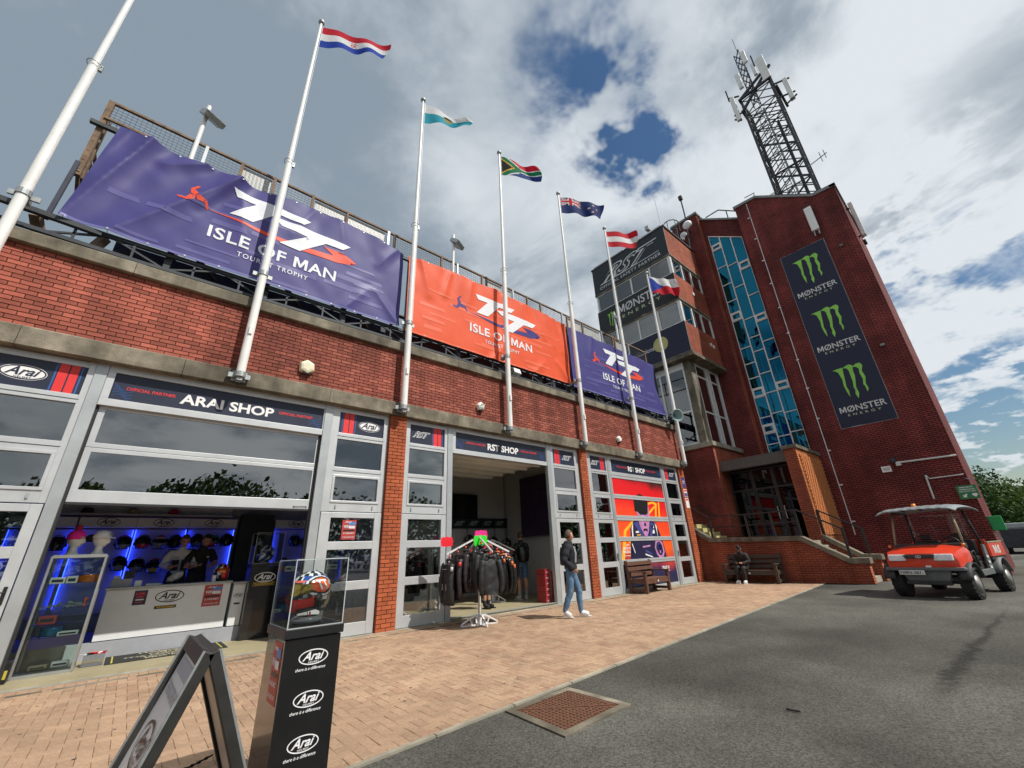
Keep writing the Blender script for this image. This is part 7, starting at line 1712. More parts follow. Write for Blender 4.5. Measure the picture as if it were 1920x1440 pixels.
# jackets -----------------------------------------------------------------------------
M['leather'] = mat('leather', (.010, .010, .010), .30, var=.3, scale=10, bump=.4, bscale=30); M['textile'] = mat('textile', (.015, .015, .016), .6, var=.25, scale=12, bump=.4, bscale=40); M['textile_p'] = mat('textile_p', (.026, .017, .022), .5, var=.25, scale=12, bump=.4, bscale=40); M['jk_white'] = mat('jk_white', (.55, .55, .53), .7); M['jk_orange'] = mat('jk_orange', (.60, .16, .05), .7)
M['hang_red'] = mat('hang_red', (.75, .04, .04), .45); M['rack_white'] = mat('rack_white', (.72, .72, .71), .4, var=.05, dirt=.1)
def jacket_mesh(L_, seed, flare=1.0):
    rn = random.Random(seed); body = MB()
    def tor(u, v):
        a = u*2*math.pi; t = 1-v
        w = (.18 if t > .06 else .06+.12*t/.06) + .015*t*flare; d = .04+.045*math.sin(min(1, t*2.2)*math.pi*.5)
        wr = .022*noise.noise(Vector((math.cos(a)*3.2+seed, math.sin(a)*3.2, t*2)))*min(1, t*4)+.012*noise.noise(Vector((math.cos(a)*2+seed, math.sin(a)*2, t*6)))+.010*noise.noise(Vector((math.cos(a)*5+seed, math.sin(a)*5, t*13)))
        z = -t*L_-.10*abs(math.cos(a))*(1-min(1, t/.22))
        return ((w+wr)*math.cos(a), (d+wr*1.6)*math.sin(a), z)
    body.grid(tor, 28, 22)
    sl = []
    for s in (-1, 1):
        m_ = MB(); k = 14
        pts = []; rs = []
        for i in range(k+1):
            t = i/k; pts.append(Vector((s*(.18+.075*math.sin(t*2.2)-.03*t), -.05*math.sin(t*3)-.025+.015*noise.noise(Vector((t*6+seed, s, 0))), -.09-t*(L_*.86)))); rs.append((.064-.02*t)*(1+.26*noise.noise(Vector((t*14+seed, s*3, 2)))+.10*math.sin(t*34+seed)*(1 if t > .25 else .3)))
        m_.tube(pts, rs, 12); sl.append(m_)
    return body, sl
def jacket(loc, rz, lab, m_='textile', L_=.72, seed=1, acc=None, patch=None):
    t = thing('jacket', lab, 'jacket', loc, 'jackets on the clothes rail', rotz=rz)
    b, sl = jacket_mesh(L_, seed); b.build('body', m_, t, smooth=True, local=True)
    for i, s in enumerate(sl): s.build('sleeve', m_, t, smooth=True, local=True)
    mb = MB(); mb.tube([(.07*math.cos(a), .05*math.sin(a), .0+.012*math.cos(a*2)) for a in [k*math.pi/8 for k in range(17)]], .022, 8); mb.build('collar', acc if acc == 'jk_orange' else m_, t, smooth=True, local=True)
    mb = MB(); mb.tube([(-.17, 0, -.06), (0, 0, .03), (.17, 0, -.06)], .011, 6); mb.tube([(0, 0, .03), (0, 0, .09), (.025, 0, .12), (.02, 0, .15)], .004, 5); mb.build('hanger', 'black', t, local=True)
    mb = MB(); mb.lathe([(.0, -.012), (.026, -.012), (.026, .012), (0, .012)], (0, 0, .065), 10, ax='y'); mb.build('size_marker', 'hang_red', t, local=True)
    if acc:
        mb = MB()
        for s in (-1, 1): mb.tube([(s*.262, -.06, -.14), (s*.268, -.075, -.22)], [.03, .028], 8); 
        mb.build('shoulder_panel', acc, t, smooth=True, local=True)
        mb = MB(); mb.bar((-.09, -.108, -.18), (.09, -.108, -.18), .03, .006); mb.bar((-.09, -.110, -.46), (-.09, -.112, -.58), .012, .006); mb.bar((.09, -.110, -.46), (.09, -.112, -.58), .012, .006); mb.build('trim', acc, t, local=True)
    return t
def rail(loc, rz, lab, arms=4, h=1.75):
    t = thing('clothes_rail', lab, 'clothes rail', loc, 'four-way clothes rails', rotz=rz)
    mb = MB(); mb.box(-.022, .022, -.022, .022, .02, h); mb.build('stem', 'rack_white', t, local=True)
    for k in range(4):
        a = k*math.pi/2; c, s = math.cos(a), math.sin(a)
        mb = MB(); R4 = Matrix.Rotation(a, 4, 'Z')
        th = .016; prof = [(.03, .0), (.40, .0), (.40, .035), (.14, .17), (.03, .17)]; inn = [(.10, .035), (.33, .035), (.20, .10), (.10, .135)]
        # foot: triangular plate with an opening
        for p, q in zip(prof, prof[1:]+prof[:1]): mb.bar((p[0], 0, p[1]+.012), (q[0], 0, q[1]+.012), .03, .03, up=(0, 1, 0))
        mb.bar((.17, 0, .02), (.21, 0, .13), .025, .03, up=(0, 1, 0)); mb.xf(R4); mb.build('foot', 'rack_white', t, local=True)
        mb = MB(); mb.bar((.02, 0, h-.02), (.74, 0, h-.35), .022, .034); mb.xf(R4); ar = mb.build('arm', 'rack_white', t, local=True)
        mb = MB()
        for j in range(12): f = (j+.5)/12; mb.tube([(.02+.72*f, 0, h-.02-.33*f+.015), (.02+.72*f, 0, h-.02-.33*f+.04)], .005, 5)
        mb.xf(R4); mb.build('peg', 'galv', ar, local=True)['kind'] = 'stuff'
    return t
RX, RYk = 5.82, 7.98; RZ = R_(-14)
rail((RX, RYk, 0), RZ, 'white four-way clothes rail standing on the paving')
def arm_pt(k, f, h=1.75, c=(RX, RYk), rz=RZ): a = rz+k*math.pi/2; r = .02+.72*f; return (c[0]+r*math.cos(a), c[1]+r*math.sin(a), h-.02-.33*f-.14), a
JK = [(2, .92, 'textile', .86, 'jk_white', 'black jacket with white chest trim, outermost at left'), (2, .66, 'textile_p', .86, 'hang_red', 'plum-black textile jacket second from left'), (2, .40, 'textile_p', .82, None, 'plum-black jacket third from left'), (3, .80, 'textile', .72, None, 'plain matt black jacket at the front of the rail'), (3, .45, 'textile', .74, None, 'plain black jacket behind the matt one near the stem'), (3, .15, 'leather', .74, None, 'shiny black leather jacket beside the stem'), (0, .38, 'leather', .72, None, 'black leather jacket on the right arm nearest the stem'), (0, .58, 'leather', .78, 'jk_orange', 'black leather jacket with orange shoulders, middle of right arm'), (0, .76, 'leather', .78, 'jk_orange', 'leather jacket with orange shoulders second from the right'), (0, .95, 'leather', .72, 'jk_orange', 'rightmost leather jacket with orange shoulder ring'), (1, .6, 'textile', .72, None, 'black jacket at the back of the rail'), (1, .9, 'textile', .72, None, 'rearmost black jacket facing the shop')]
for i, (k, f, m_, L_, acc, lab) in enumerate(JK):
    p, a = arm_pt(k, f); jacket(p, a+math.pi/2+random.uniform(-.2, .2), lab, m_, L_, i+1, acc)
# price cards
def burst(c, r, m_, lab, ry=.85, n=20, ang=0):
    t = thing('price_card', lab, 'price card', c, 'star-shaped price cards'); c = Vector(c); u = Vector((math.cos(ang), math.sin(ang), 0)); nrm = Vector((u.y, -u.x, 0)); P = []
    sq = lambda v_: math.copysign(abs(v_)**.42, v_)
    for i in range(2*n): a = math.pi*i/n; k = r if i % 2 == 0 else r*.84; P.append(c+u*(k*sq(math.cos(a))*1.15)+Vector((0, 0, k*sq(math.sin(a))*ry)))
    mb = MB(); mb.prism(P, nrm*.004); mb.build('card', m_, t); mb = MB(); mb.bar(c-Vector((0, 0, r*.7)), c-Vector((0, 0, r+.06)), .012); mb.build('clip', 'galv', t)
M['card_green'] = mat('card_green', (.03, .75, .02), .6); M['card_pink'] = mat('card_pink', (.80, .02, .25), .6); M['card_red'] = mat('card_red', (.85, .01, .03), .6); M['card_white'] = mat('card_white', (.8, .8, .8), .6)
p = on_y(901, 1014, RYk-.05); burst(p, .145, 'card_green', 'green star-shaped price card on top of the clothes rail', ang=-.35)
p = on_y(902, 1004, RYk+.1); burst(p, .14, 'card_pink', 'magenta star-shaped price card behind the green one', ang=-.35)
p = on_y(838, 1016, RYk+.45); burst(p, .13, 'card_red', 'red star-shaped price card left of the clothes rail', ang=-.35)
p = on_y(1054, 1004, G+.05); burst(p, .13, 'card_white', 'white star-shaped card inside the glass door', .9); p = on_y(1076, 1003, G+.05); burst(p, .12, 'card_white', 'white star-shaped card behind the walking man', .9)
# rails inside
R2 = (8.45, 10.9, .05); rail(R2, .5, 'white clothes rail inside the open shop, far right'); R3 = (5.0, 10.3, .05); rail(R3, .3, 'white clothes rail behind the left glass door'); R4_ = (6.5, 11.2, .05); rail(R4_, .1, 'white clothes rail deep inside behind the jackets')
for ci, (c3, rz3, nm) in enumerate(((R2, .5, 'on the far right inner rail'), (R3, .3, 'on the rail behind the left glass door'), (R4_, .1, 'on the rail deep inside the shop'))):
    for k, f in ((2, .7), (3, .6), (3, .9), (0, .6), (0, .9), (1, .7)):
        p, a = arm_pt(k, f, 1.8, (c3[0], c3[1]), rz3); o = jacket(p, a+math.pi/2, 'dark jacket '+nm, 'jk_white' if (ci == 0 and k == 3 and f < .8) else 'textile', .74, ci*10+k, 'jk_white' if (k == 3 and ci == 1) else None)
        if not (ci == 0 and k == 3 and f < .8): o['group'] = 'dark jackets '+nm
        else: o['label'] = 'grey jacket on the far right inner rail'
# stacked boxes
M['box_red'] = mat('box_red', (.62, .02, .03), .5, var=.08); M['box_dred'] = mat('box_dred', (.30, .025, .03), .55, var=.08); M['box_blue'] = mat('box_blue', (.02, .03, .28), .5, var=.1)
def carton(x, y, z, w, d, h, m_, lab, grp):
    t = thing('shoe_box', lab, 'box', (x, y, z), grp); mb = MB(); mb.box(x-w/2, x+w/2, y-d/2, y+d/2, z, z+h*.80); mb.build('box_body', m_, t); mb = MB(); mb.box(x-w/2-.006, x+w/2+.006, y-d/2-.006, y+d/2+.006, z+h*.70, z+h-.003); mb.build('box_lid', m_, t)
    lettering('lettering', Plate((x, y-d/2, z+h*.35), (1,0,0), (0,0,1), (0,-1,0)), [(fit(text2d('TCX', .2, .03), 0, 0, w=w*.42, h=h*.28), 1, 0)], t, ['white'])
ORD = ['lowest', 'second lowest', 'third', 'fourth', 'fifth', 'sixth', 'seventh']
for k in range(6): carton(9.15+.008*(k % 2), 9.42, .046+k*.145, .2, .34, .14, 'box_dred', ORD[k]+' dark red boot box from the floor inside the open shop jamb', 'dark red boot boxes by the open doorway')
for k in range(4): carton(9.72, 9.35, .046+k*.2, .28, .34, .19, 'box_red', ORD[k]+' red boot box behind the glass beside the walking man', 'red boot boxes beside the walking man')
for k in range(3): carton(10.05, 9.42, .046+k*.27, .3, .34, .26, 'box_blue', ORD[k]+' blue boot box from the floor behind the walking man', 'blue boot boxes behind the walking man')
for k in range(7): 
    for j in range(2): carton(16.5+.34*j-.02*(k % 2), 9.38+.03*j, .046+k*.2, .32, .36, .19, 'box_red', ORD[k]+' red boot box in the '+('left', 'right')[j]+' pile behind the last door', 'red boot boxes behind the last glass door')
for j in range(2): carton(16.42+.3*j, 9.4, 1.46, .28, .34, .2, 'box_blue', ('left', 'right')[j]+' blue boot box on top of the red piles', 'blue boxes on the red pile')
mb = MB(); mb.box(3.13, 3.42, G-.012, G-.004, 1.76, 2.14); o = mb.build('window_poster', 'poster_red'); tag(o, 'red competition poster stuck on the first shop door', 'poster'); poster('poster_print', 3.13, 3.42, 1.76, 2.14, G-.012, 'poster_red', o)
for x in (2.95, 3.5):
    for z in (.3,): pass
# stock behind the first shop's right-hand window
simple('stock_shelf', 'white shelf of small parts behind the right-hand shop window', 'shelf', [('shelf_board', 'pale', 2.75, 3.8, 9.7, 10.1, .62, .65), ('shelf_leg', 'galv', 2.76, 2.80, 9.72, 9.76, .05, .62), ('shelf_leg', 'galv', 3.74, 3.78, 9.72, 9.76, .05, .62)])
def yellowh(az, ph): return 'yellow' if ph < .5 and az > 0 else 'white'
helmet((3.3, 9.85, .655), .4, yellowh, 'white and yellow helmet behind the right-hand shop window', 'visor_dark', 0, 1.1, 26, 18)

# ================================================================== benches
M['wood'] = mat('wood', (.115, .052, .032), .6, var=.35, scale=7, bump=.3, bscale=25); M['wood_dk'] = mat('wood_dk', (.055, .038, .028), .65, var=.35, scale=7, bump=.3, bscale=25)
def bench(loc, rz, w, lab, m_, plaque=True):
    """local frame: faces -y, width along x"""
    t = thing('park_bench', lab, 'bench', loc, None, rotz=rz); hw = w/2
    for s in (-1, 1):
        x = s*(hw-.06)
        mb = MB(); mb.box(x-.05, x+.05, -.30, -.20, .0, .62); mb.build('front_leg', m_, t, bevel=.006, local=True)
        mb = MB(); mb.prism([(x-.05, .24, 0), (x-.05, .34, 0), (x-.05, .44, .98), (x-.05, .36, .98)], (.1, 0, 0)); mb.build('back_leg', m_, t, bevel=.006, local=True)
        mb = MB(); mb.box(x-.06, x+.06, -.34, .34, .621, .66); mb.build('armrest', m_, t, bevel=.006, local=True)
        mb = MB(); mb.box(x-.04, x+.04, -.20, .26, .30, .40); mb.build('side_rail', m_, t, bevel=.006, local=True)
        mb = MB(); mb.box(x-.035, x+.035, -.20, .25, .06, .14); mb.build('foot_rail', m_, t, bevel=.006, local=True)
    for k in range(4): mb = MB(); mb.box(-hw+.02, hw-.02, -.29+k*.135, -.29+k*.135+.125, .40, .44); mb.build('seat_plank', m_, t, bevel=.006, local=True)
    mb = MB(); mb.box(-hw+.11, hw-.11, -.29, -.25, .28, .399); mb.build('front_board', m_, t, bevel=.006, local=True)
    for k, z in enumerate((.55, .72, .88)): mb = MB(); y = .335+(z-.5)*.105; mb.prism([(-hw+.0, y-.075, z-.055), (-hw+.0, y-.035, z-.055), (-hw+.0, y-.022, z+.055), (-hw+.0, y-.062, z+.055)], (w, 0, 0)); mb.build('back_slat', m_, t, bevel=.006, local=True)
    if plaque: mb = MB(); mb.box(-.03, .03, -.293, -.2901, .32, .37); mb.build('plaque', 'white', t, local=True)
    return t
bench((13.35, 8.62, 0), R_(2), 1.55, 'brown wooden bench in sun before the closed bay', 'wood')
bn = bench((17.55, 6.98, 0), R_(-90), 1.9, 'dark wooden bench in shade against the entrance steps wall', 'wood_dk')
mb = MB(); mb.box(.35, .55, .342, .348, .86, .92); mb.build('back_plaque', 'white', bn, local=True)
# ================================================================== utility buggy (local frame: nose along -x)
M['bug_red'] = mat('bug_red', (.66, .045, .014), .32, var=.10, coat=.25, scale=3, dirt=.22); M['bug_grey'] = mat('bug_grey', (.13, .14, .145), .6, var=.25, dirt=.4); M['bug_dk'] = mat('bug_dk', (.03, .031, .033), .65, var=.25); M['bug_roof'] = mat('bug_roof', (.20, .225, .235), .5, var=.18, dirt=.3); M['lampg'] = mat('lampg', (.75, .77, .77), .12, var=.15, scale=12, coat=.5); M['amber'] = mat('amber', (.85, .22, .02), .3); M['plate_y'] = mat('plate_y', (.62, .63, .60), .5); M['rim'] = mat('rim', (.32, .32, .30), .5, metal=.5, var=.2); M['tan'] = mat('tan', (.30, .26, .16), .7, var=.2)
BG = thing('utility_buggy', 'red open-sided utility buggy with grey roof and cargo bed', 'buggy', (15.9, 1.55, 0), rotz=R_(-10))
def b_(name, mats, mb, bevel=.012, smooth=False, parent=None): return mb.build(name, mats, parent or BG, local=True, bevel=bevel, smooth=smooth)
W2 = .70
# wheels
for wx, wy, nm in ((-1.25, -.62, 1), (-1.25, .62, 1), (1.05, -.64, 1), (1.05, .64, 1)):
    r = .31; s = 1 if wy > 0 else -1
    mb = MB(); mb.lathe([(.17, -.11), (.26, -.125), (.30, -.10), (r, -.05), (r, .05), (.30, .10), (.26, .125), (.17, .11)], (wx, wy, r), 30, ax='y'); wh = mb.build('wheel', 'rubber', BG, smooth=True, auto=35, local=True)
    mb = MB()
    for k in range(22):
        a = 2*math.pi*k/22
        for yy, da in ((-.06, 0), (.06, .14)):
            c = Vector((wx+(r-.002)*math.cos(a+da), wy+yy, r+(r-.002)*math.sin(a+da))); q = MB(); q.box(-.02, .02, -.052, .052, -.018, .018); q.xf(Matrix.Translation(c) @ Matrix.Rotation(-(a+da)+math.pi/2, 4, 'Y') @ Matrix.Rotation(.35 if yy < 0 else -.35, 4, 'Z')); mb.add(q.v, q.f)
    mb.build('tread_blocks', 'rubber', wh, local=True)
    mb = MB(); mb.lathe([(.0, 0), (.05, .0), (.06, .02), (.12, .0), (.165, .03), (.172, .06)] if s > 0 else [(.172, -.06), (.165, -.03), (.12, .0), (.06, -.02), (.05, 0), (0, 0)], (wx, wy+s*.07, r), 20, ax='y'); mb.build('rim', 'rim', wh, smooth=True, local=True)
# hood: lofted sections along x
def loft(name, m_, secs, bevel=0, n=None, smooth=True, auto=40):
    mb = MB(); k = len(secs[0])
    for s in secs: mb.v += [tuple(p) for p in s]
    for i in range(len(secs)-1):
        for j in range(k): mb.f.append((i*k+j, i*k+(j+1) % k, (i+1)*k+(j+1) % k, (i+1)*k+j)); mb.m.append(0)
    mb.f.append(tuple(range(k-1, -1, -1))); mb.f.append(tuple((len(secs)-1)*k+j for j in range(k))); mb.m += [0, 0]
    return mb.build(name, m_, BG, smooth=smooth, auto=auto, local=True, bevel=.01)
def hsec(x, w, z0, z1, crown): return [(x, -w, z0), (x, -w*1.0, z0+(z1-z0)*.55), (x, -w*.93, z1-.03), (x, -w*.5, z1+crown*.7), (x, 0, z1+crown), (x, w*.5, z1+crown*.7), (x, w*.93, z1-.03), (x, w, z0+(z1-z0)*.55), (x, w, z0)]
loft('hood', 'bug_red', [hsec(-1.62, .60, .66, .86, .01), hsec(-1.60, .655, .62, .94, .02), hsec(-1.45, .70, .62, 1.02, .035), hsec(-1.1, .71, .72, 1.08, .045), hsec(-.78, .70, .78, 1.11, .03)])
mb = MB(); mb.box(-1.66, -1.5, -.72, .72, .585, .66); mb.box(-1.62, -.9, -.74, -.60, .58, .65); mb.box(-1.62, -.9, .60, .74, .58, .65); b_('bumper', 'bug_grey', mb, .02)
mb = MB(); mb.prism([(-1.60, -.46, .60), (-1.60, .46, .60), (-1.56, .38, .36), (-1.56, -.38, .36)], (.1, 0, 0)); b_('skid_plate', 'bug_grey', mb, .01)
mb = MB(); mb.box(-1.60, -1.52, -.40, .42, .28, .37); b_('bull_bar', 'bug_dk', mb, .02)
for s in (-1, 1):
    mb = MB(); y0, y1 = (.26, .60); ys = sorted((s*y0, s*y1)); mb.prism([(-1.665, ys[0], .80), (-1.665, ys[1], .80), (-1.635, ys[1], .945), (-1.635, ys[0], .945)], (.06, 0, 0)); h = b_('headlight', 'lampg', mb, .02)
    mb = MB()
    for k in range(6): yy = ys[0]+.03+k*(ys[1]-ys[0]-.06)/5; mb.bar((-1.668, yy, .815), (-1.640, yy, .93), .004)
    mb.build('lens_rib', 'silver', h, local=True)
    mb = MB(); mb.lathe([(.0, -.03), (.03, -.03), (.035, 0), (.03, .03), (0, .03)], (-1.02, s*.70, 1.12), 10); b_('indicator', 'amber', mb, 0, True)
    # front mudguard
    mb = MB(); mb.grid(lambda u, v: (-1.25+.42*math.cos(math.pi*(.05+.9*u)), s*(.58+.22*v), .34+.40*math.sin(math.pi*(.05+.9*u))), 14, 3); mb.build('front_mudguard', 'bug_dk', BG, smooth=True, solid=.02, local=True)
    mb = MB(); mb.grid(lambda u, v: (1.05+.42*math.cos(math.pi*(.05+.9*u)), s*(.56+.24*v), .36+.40*math.sin(math.pi*(.05+.9*u))), 14, 3); mb.build('rear_mudguard', 'bug_grey', BG, smooth=True, solid=.02, local=True)
    # side step panel with slots
    mb = MB(); mb.prism([(-.80, s*.70, .42), (.45, s*.70, .42), (.55, s*.70, 1.08), (.40, s*.70, 1.10), (.20, s*.70, .55), (-.70, s*.70, .55)], (0, -s*.05, 0)); b_('side_panel', 'bug_grey', mb, .01)
    mb = MB()
    for k in range(3): mb.box(.22+k*.02, .36+k*.02, min(s*.701, s*.712), max(s*.701, s*.712), .55+k*.12, .60+k*.12)
    b_('step_slot', 'silver', mb, 0)
    mb = MB(); mb.tube([(-.60, s*.68, .60), (-.62, s*.68, .95), (-.42, s*.68, .97), (-.38, s*.68, .62)], .018, 8); b_('grab_rail', 'bug_dk', mb, 0, True)
    # roll cage
    mb = MB(); mb.tube([(-.80, s*.66, 1.05), (-.62, s*.62, 1.55), (-.50, s*.58, 1.93)], .026, 8); b_('front_post', 'tan', mb, 0, True)
    mb = MB(); mb.tube([(.55, s*.66, .9), (.50, s*.62, 1.5), (.40, s*.58, 1.93)], .03, 8); b_('rear_post', 'bug_dk', mb, 0, True)
    mb = MB(); mb.tube([(-.5, s*.58, 1.93), (.4, s*.58, 1.93)], .026, 8); b_('roof_bar', 'bug_dk', mb, 0, True)
mb = MB(); mb.prism([(-1.672, -.26, .86), (-1.672, .26, .86), (-1.655, .30, .935), (-1.655, -.30, .935)], (.05, 0, 0)); gr = b_('grille', 'bug_dk', mb, .006)
lettering('badge', Plate((-1.678, 0, .892), (0,-1,0), (.12,0,1), (-1,0,.12)), [(ell2d(0, 0, .055, .03, 18), 1, 0), (ell2d(-.02, 0, .016, .018, 12), 2, 1), (ell2d(.02, 0, .016, .018, 12), 2, 1)], gr, ['silver', 'bug_dk'])
mb = MB(); mb.box(-1.70, -1.68, -.02, .46, .50, .60); np_ = b_('number_plate', 'plate_y', mb, .003)
lettering('lettering', Plate((-1.70, .22, .55), (0,-1,0), (0,0,1), (-1,0,0)), [(fit(text2d('HMN-387-', 0, .01), 0, 0, w=.42, h=.06), 1, 0)], np_, ['black'])
mb = MB(); mb.box(-1.64, -1.62, -.16, -.06, .66, .70); b_('tax_label', 'white', mb, .002)
mb = MB(); mb.box(-.85, -.55, -.66, .66, 1.02, 1.16); b_('dashboard', 'bug_dk', mb, .03)
mb = MB(); mb.box(-.80, .55, -.62, .62, .40, .46); b_('floor_pan', 'bug_dk', mb, .005)
for s in (-1, 1):
    mb = MB(); mb.box(-.15, .35, s*.33-.27, s*.33+.27, .72, .84); b_('seat', 'black', mb, .04); mb = MB(); mb.box(.30, .42, s*.33-.26, s*.33+.26, .84, 1.22); b_('seat_back', 'black', mb, .04)
    mb = MB(); mb.box(.33, .40, s*.33-.12, s*.33+.12, 1.23, 1.38); b_('head_rest', 'black', mb, .03)
mb = MB(); mb.tube([(-.42+.06*math.cos(a)*.5, -.34+.17*math.sin(a), 1.14+.15*math.cos(a)) for a in [k*math.pi/10 for k in range(21)]], .014, 6); mb.tube([(-.6, -.34, 1.05), (-.42, -.34, 1.14)], .018, 6); mb.tube([(-.42, -.51, 1.14), (-.42, -.17, 1.14)], .012, 6); b_('steering_wheel', 'black', mb, 0, True)
mb = MB(); mb.box(-.1, .4, -.6, .6, .46, .72); b_('seat_base', 'bug_dk', mb, .02)
# roof with ribs, drooping edges
def roofz(u, v): return 1.985+.05*math.sin(math.pi*u)+.03*math.sin(math.pi*v)-.06*(max(0, abs(v-.5)-.40)/.1)-.05*(max(0, .12-u)/.12)-.04*max(0, u-.9)/.1+.012*math.sin(v*13*math.pi/1.5)**2
mb = MB(); mb.grid(lambda u, v: (-.95+1.75*u, -.80+1.6*v, roofz(u, v)), 26, 52); mb.build('roof', 'bug_roof', BG, smooth=True, solid=.025, local=True)
mb = MB()
for k in range(4): y = -.52+k*.35; mb.prism([(-.955, y-.05, 1.975), (-.955, y+.05, 1.975), (-.935, y+.02, 1.935), (-.935, y-.02, 1.935)], (.03, 0, 0))
b_('roof_notch', 'bug_dk', mb, 0)
mb = MB(); mb.lathe([(.05, 0), (.055, .02), (.045, .09), (.0, .1)], (-.2, .15, 2.06), 14); b_('beacon', 'amber', mb, 0, True)
mb = MB(); mb.box(.36, .38, -.55, .55, 1.25, 1.85); b_('rear_screen', 'glass_clear', mb, 0)
# cargo bed
mb = MB(); mb.box(.62, 1.80, -.72, .72, .72, .80); b_('bed_floor', 'bug_dk', mb, .01)
for s in (-1, 1):
    mb = MB(); mb.box(.62, 1.80, min(s*.70, s*.74), max(s*.70, s*.74), .80, 1.12); bd = b_('bed_side', 'bug_red', mb, .01)
    lettering('lettering', Plate((1.2, s*.74, .96), (s*-1, 0, 0) if s > 0 else (1, 0, 0), (0,0,1), (0,s,0)), [(fit(text2d('M S', .2, .06), 0, 0, w=.55, h=.20), 1, 0)], bd, ['plate_y'])
    mb = MB(); mb.box(.60, 1.82, min(s*.69, s*.75), max(s*.69, s*.75), 1.121, 1.15); b_('bed_rail', 'tan', mb, .006)
mb = MB(); mb.box(1.80, 1.84, -.72, .72, .80, 1.12); b_('tailgate', 'bug_red', mb, .01); mb = MB(); mb.box(.58, .62, -.72, .72, .80, 1.2); b_('bed_front', 'bug_red', mb, .01)
mb = MB(); mb.box(-1.4, 1.6, -.22, .22, .30, .42); mb.bar((-1.25, -.6, .32), (-1.25, .6, .32), .06); mb.bar((1.05, -.6, .32), (1.05, .6, .32), .08); b_('chassis', 'bug_dk', mb, .01)
simple('tool_bag', 'blue-grey bundle lying in the buggy bed', 'bag', [('bag_body', 'shop_grey', 16.6, 17.1, 1.0, 1.5, .82, 1.2), ('bag_strap', 'black', 16.8, 16.85, .99, 1.51, .83, 1.22)], bevel=.05)
# ================================================================== people
M['skin'] = mat('skin', (.50, .25, .165), .55, var=.08, scale=9); M['skin2'] = mat('skin2', (.46, .23, .15), .55, var=.08, scale=9); M['hair_br'] = mat('hair_brown', (.06, .035, .02), .7, var=.3, scale=30, bump=.5, bscale=120); M['hair_gr'] = mat('hair_grey', (.085, .058, .040), .7, var=.3, scale=30, bump=.5, bscale=120); M['hair_bk'] = mat('hair_black', (.02, .016, .013), .7, var=.3, scale=30)
M['c_navy'] = mat('c_navy', (.011, .013, .02), .85, var=.25, bump=.3, bscale=50); M['c_black'] = mat('c_black', (.014, .013, .013), .8, var=.25, bump=.3, bscale=50); M['c_jean'] = mat('c_jean', (.09, .17, .28), .85, var=.35, scale=8, bump=.3, bscale=80); M['c_denim'] = mat('c_denim', (.07, .12, .20), .85, var=.3, scale=9, bump=.3, bscale=80); M['c_white'] = mat('c_white', (.66, .67, .68), .75, var=.08); M['c_shoe_w'] = mat('c_shoe_w', (.70, .70, .69), .6, var=.08); M['c_sock'] = mat('c_sock', (.35, .36, .37), .85); M['c_dark'] = mat('c_dark', (.022, .018, .018), .85, var=.2); M['lip'] = mat('lip', (.30, .10, .08), .5); M['eye'] = mat('eye', (.03, .025, .02), .3)
BASE = dict(pelvis=(0, 0, .96), waist=(0, .0, 1.10), chest=(0, .0, 1.29), neckb=(0, .015, 1.46), neckt=(0, .0, 1.545),
    sh=(.175, .01, 1.415), el=(.235, .03, 1.14), wr=(.23, -.04, .90), hd=(.23, -.07, .82), hip=(.088, 0, .91), kn=(.10, -.015, .51), cf=(.10, .02, .36), an=(.10, .03, .09), to=(.11, -.13, .045))
RAD = dict(pelvis=(.150, .115), waist=(.135, .102), chest=(.155, .112), neckb=(.085, .07), neckt=(.053, .057), sh=(.062, .062), el=(.044, .044), wr=(.030, .027), hd=(.036, .020), hip=(.082, .090), kn=(.057, .06), cf=(.055, .058), an=(.038, .044), to=(.040, .032))
BONES = [('pelvis', 'waist', 'torso_low'), ('waist', 'chest', 'torso'), ('chest', 'neckb', 'torso'), ('neckb', 'neckt', 'neck')]
for s_ in 'LR': BONES += [('chest', 'sh'+s_, 'torso'), ('sh'+s_, 'el'+s_, 'arm_up'), ('el'+s_, 'wr'+s_, 'arm_lo'), ('wr'+s_, 'hd'+s_, 'hand'), ('pelvis', 'hip'+s_, 'hips'), ('hip'+s_, 'kn'+s_, 'leg_up'), ('kn'+s_, 'cf'+s_, 'leg_lo'), ('cf'+s_, 'an'+s_, 'leg_lo'), ('an'+s_, 'to'+s_, 'foot')]
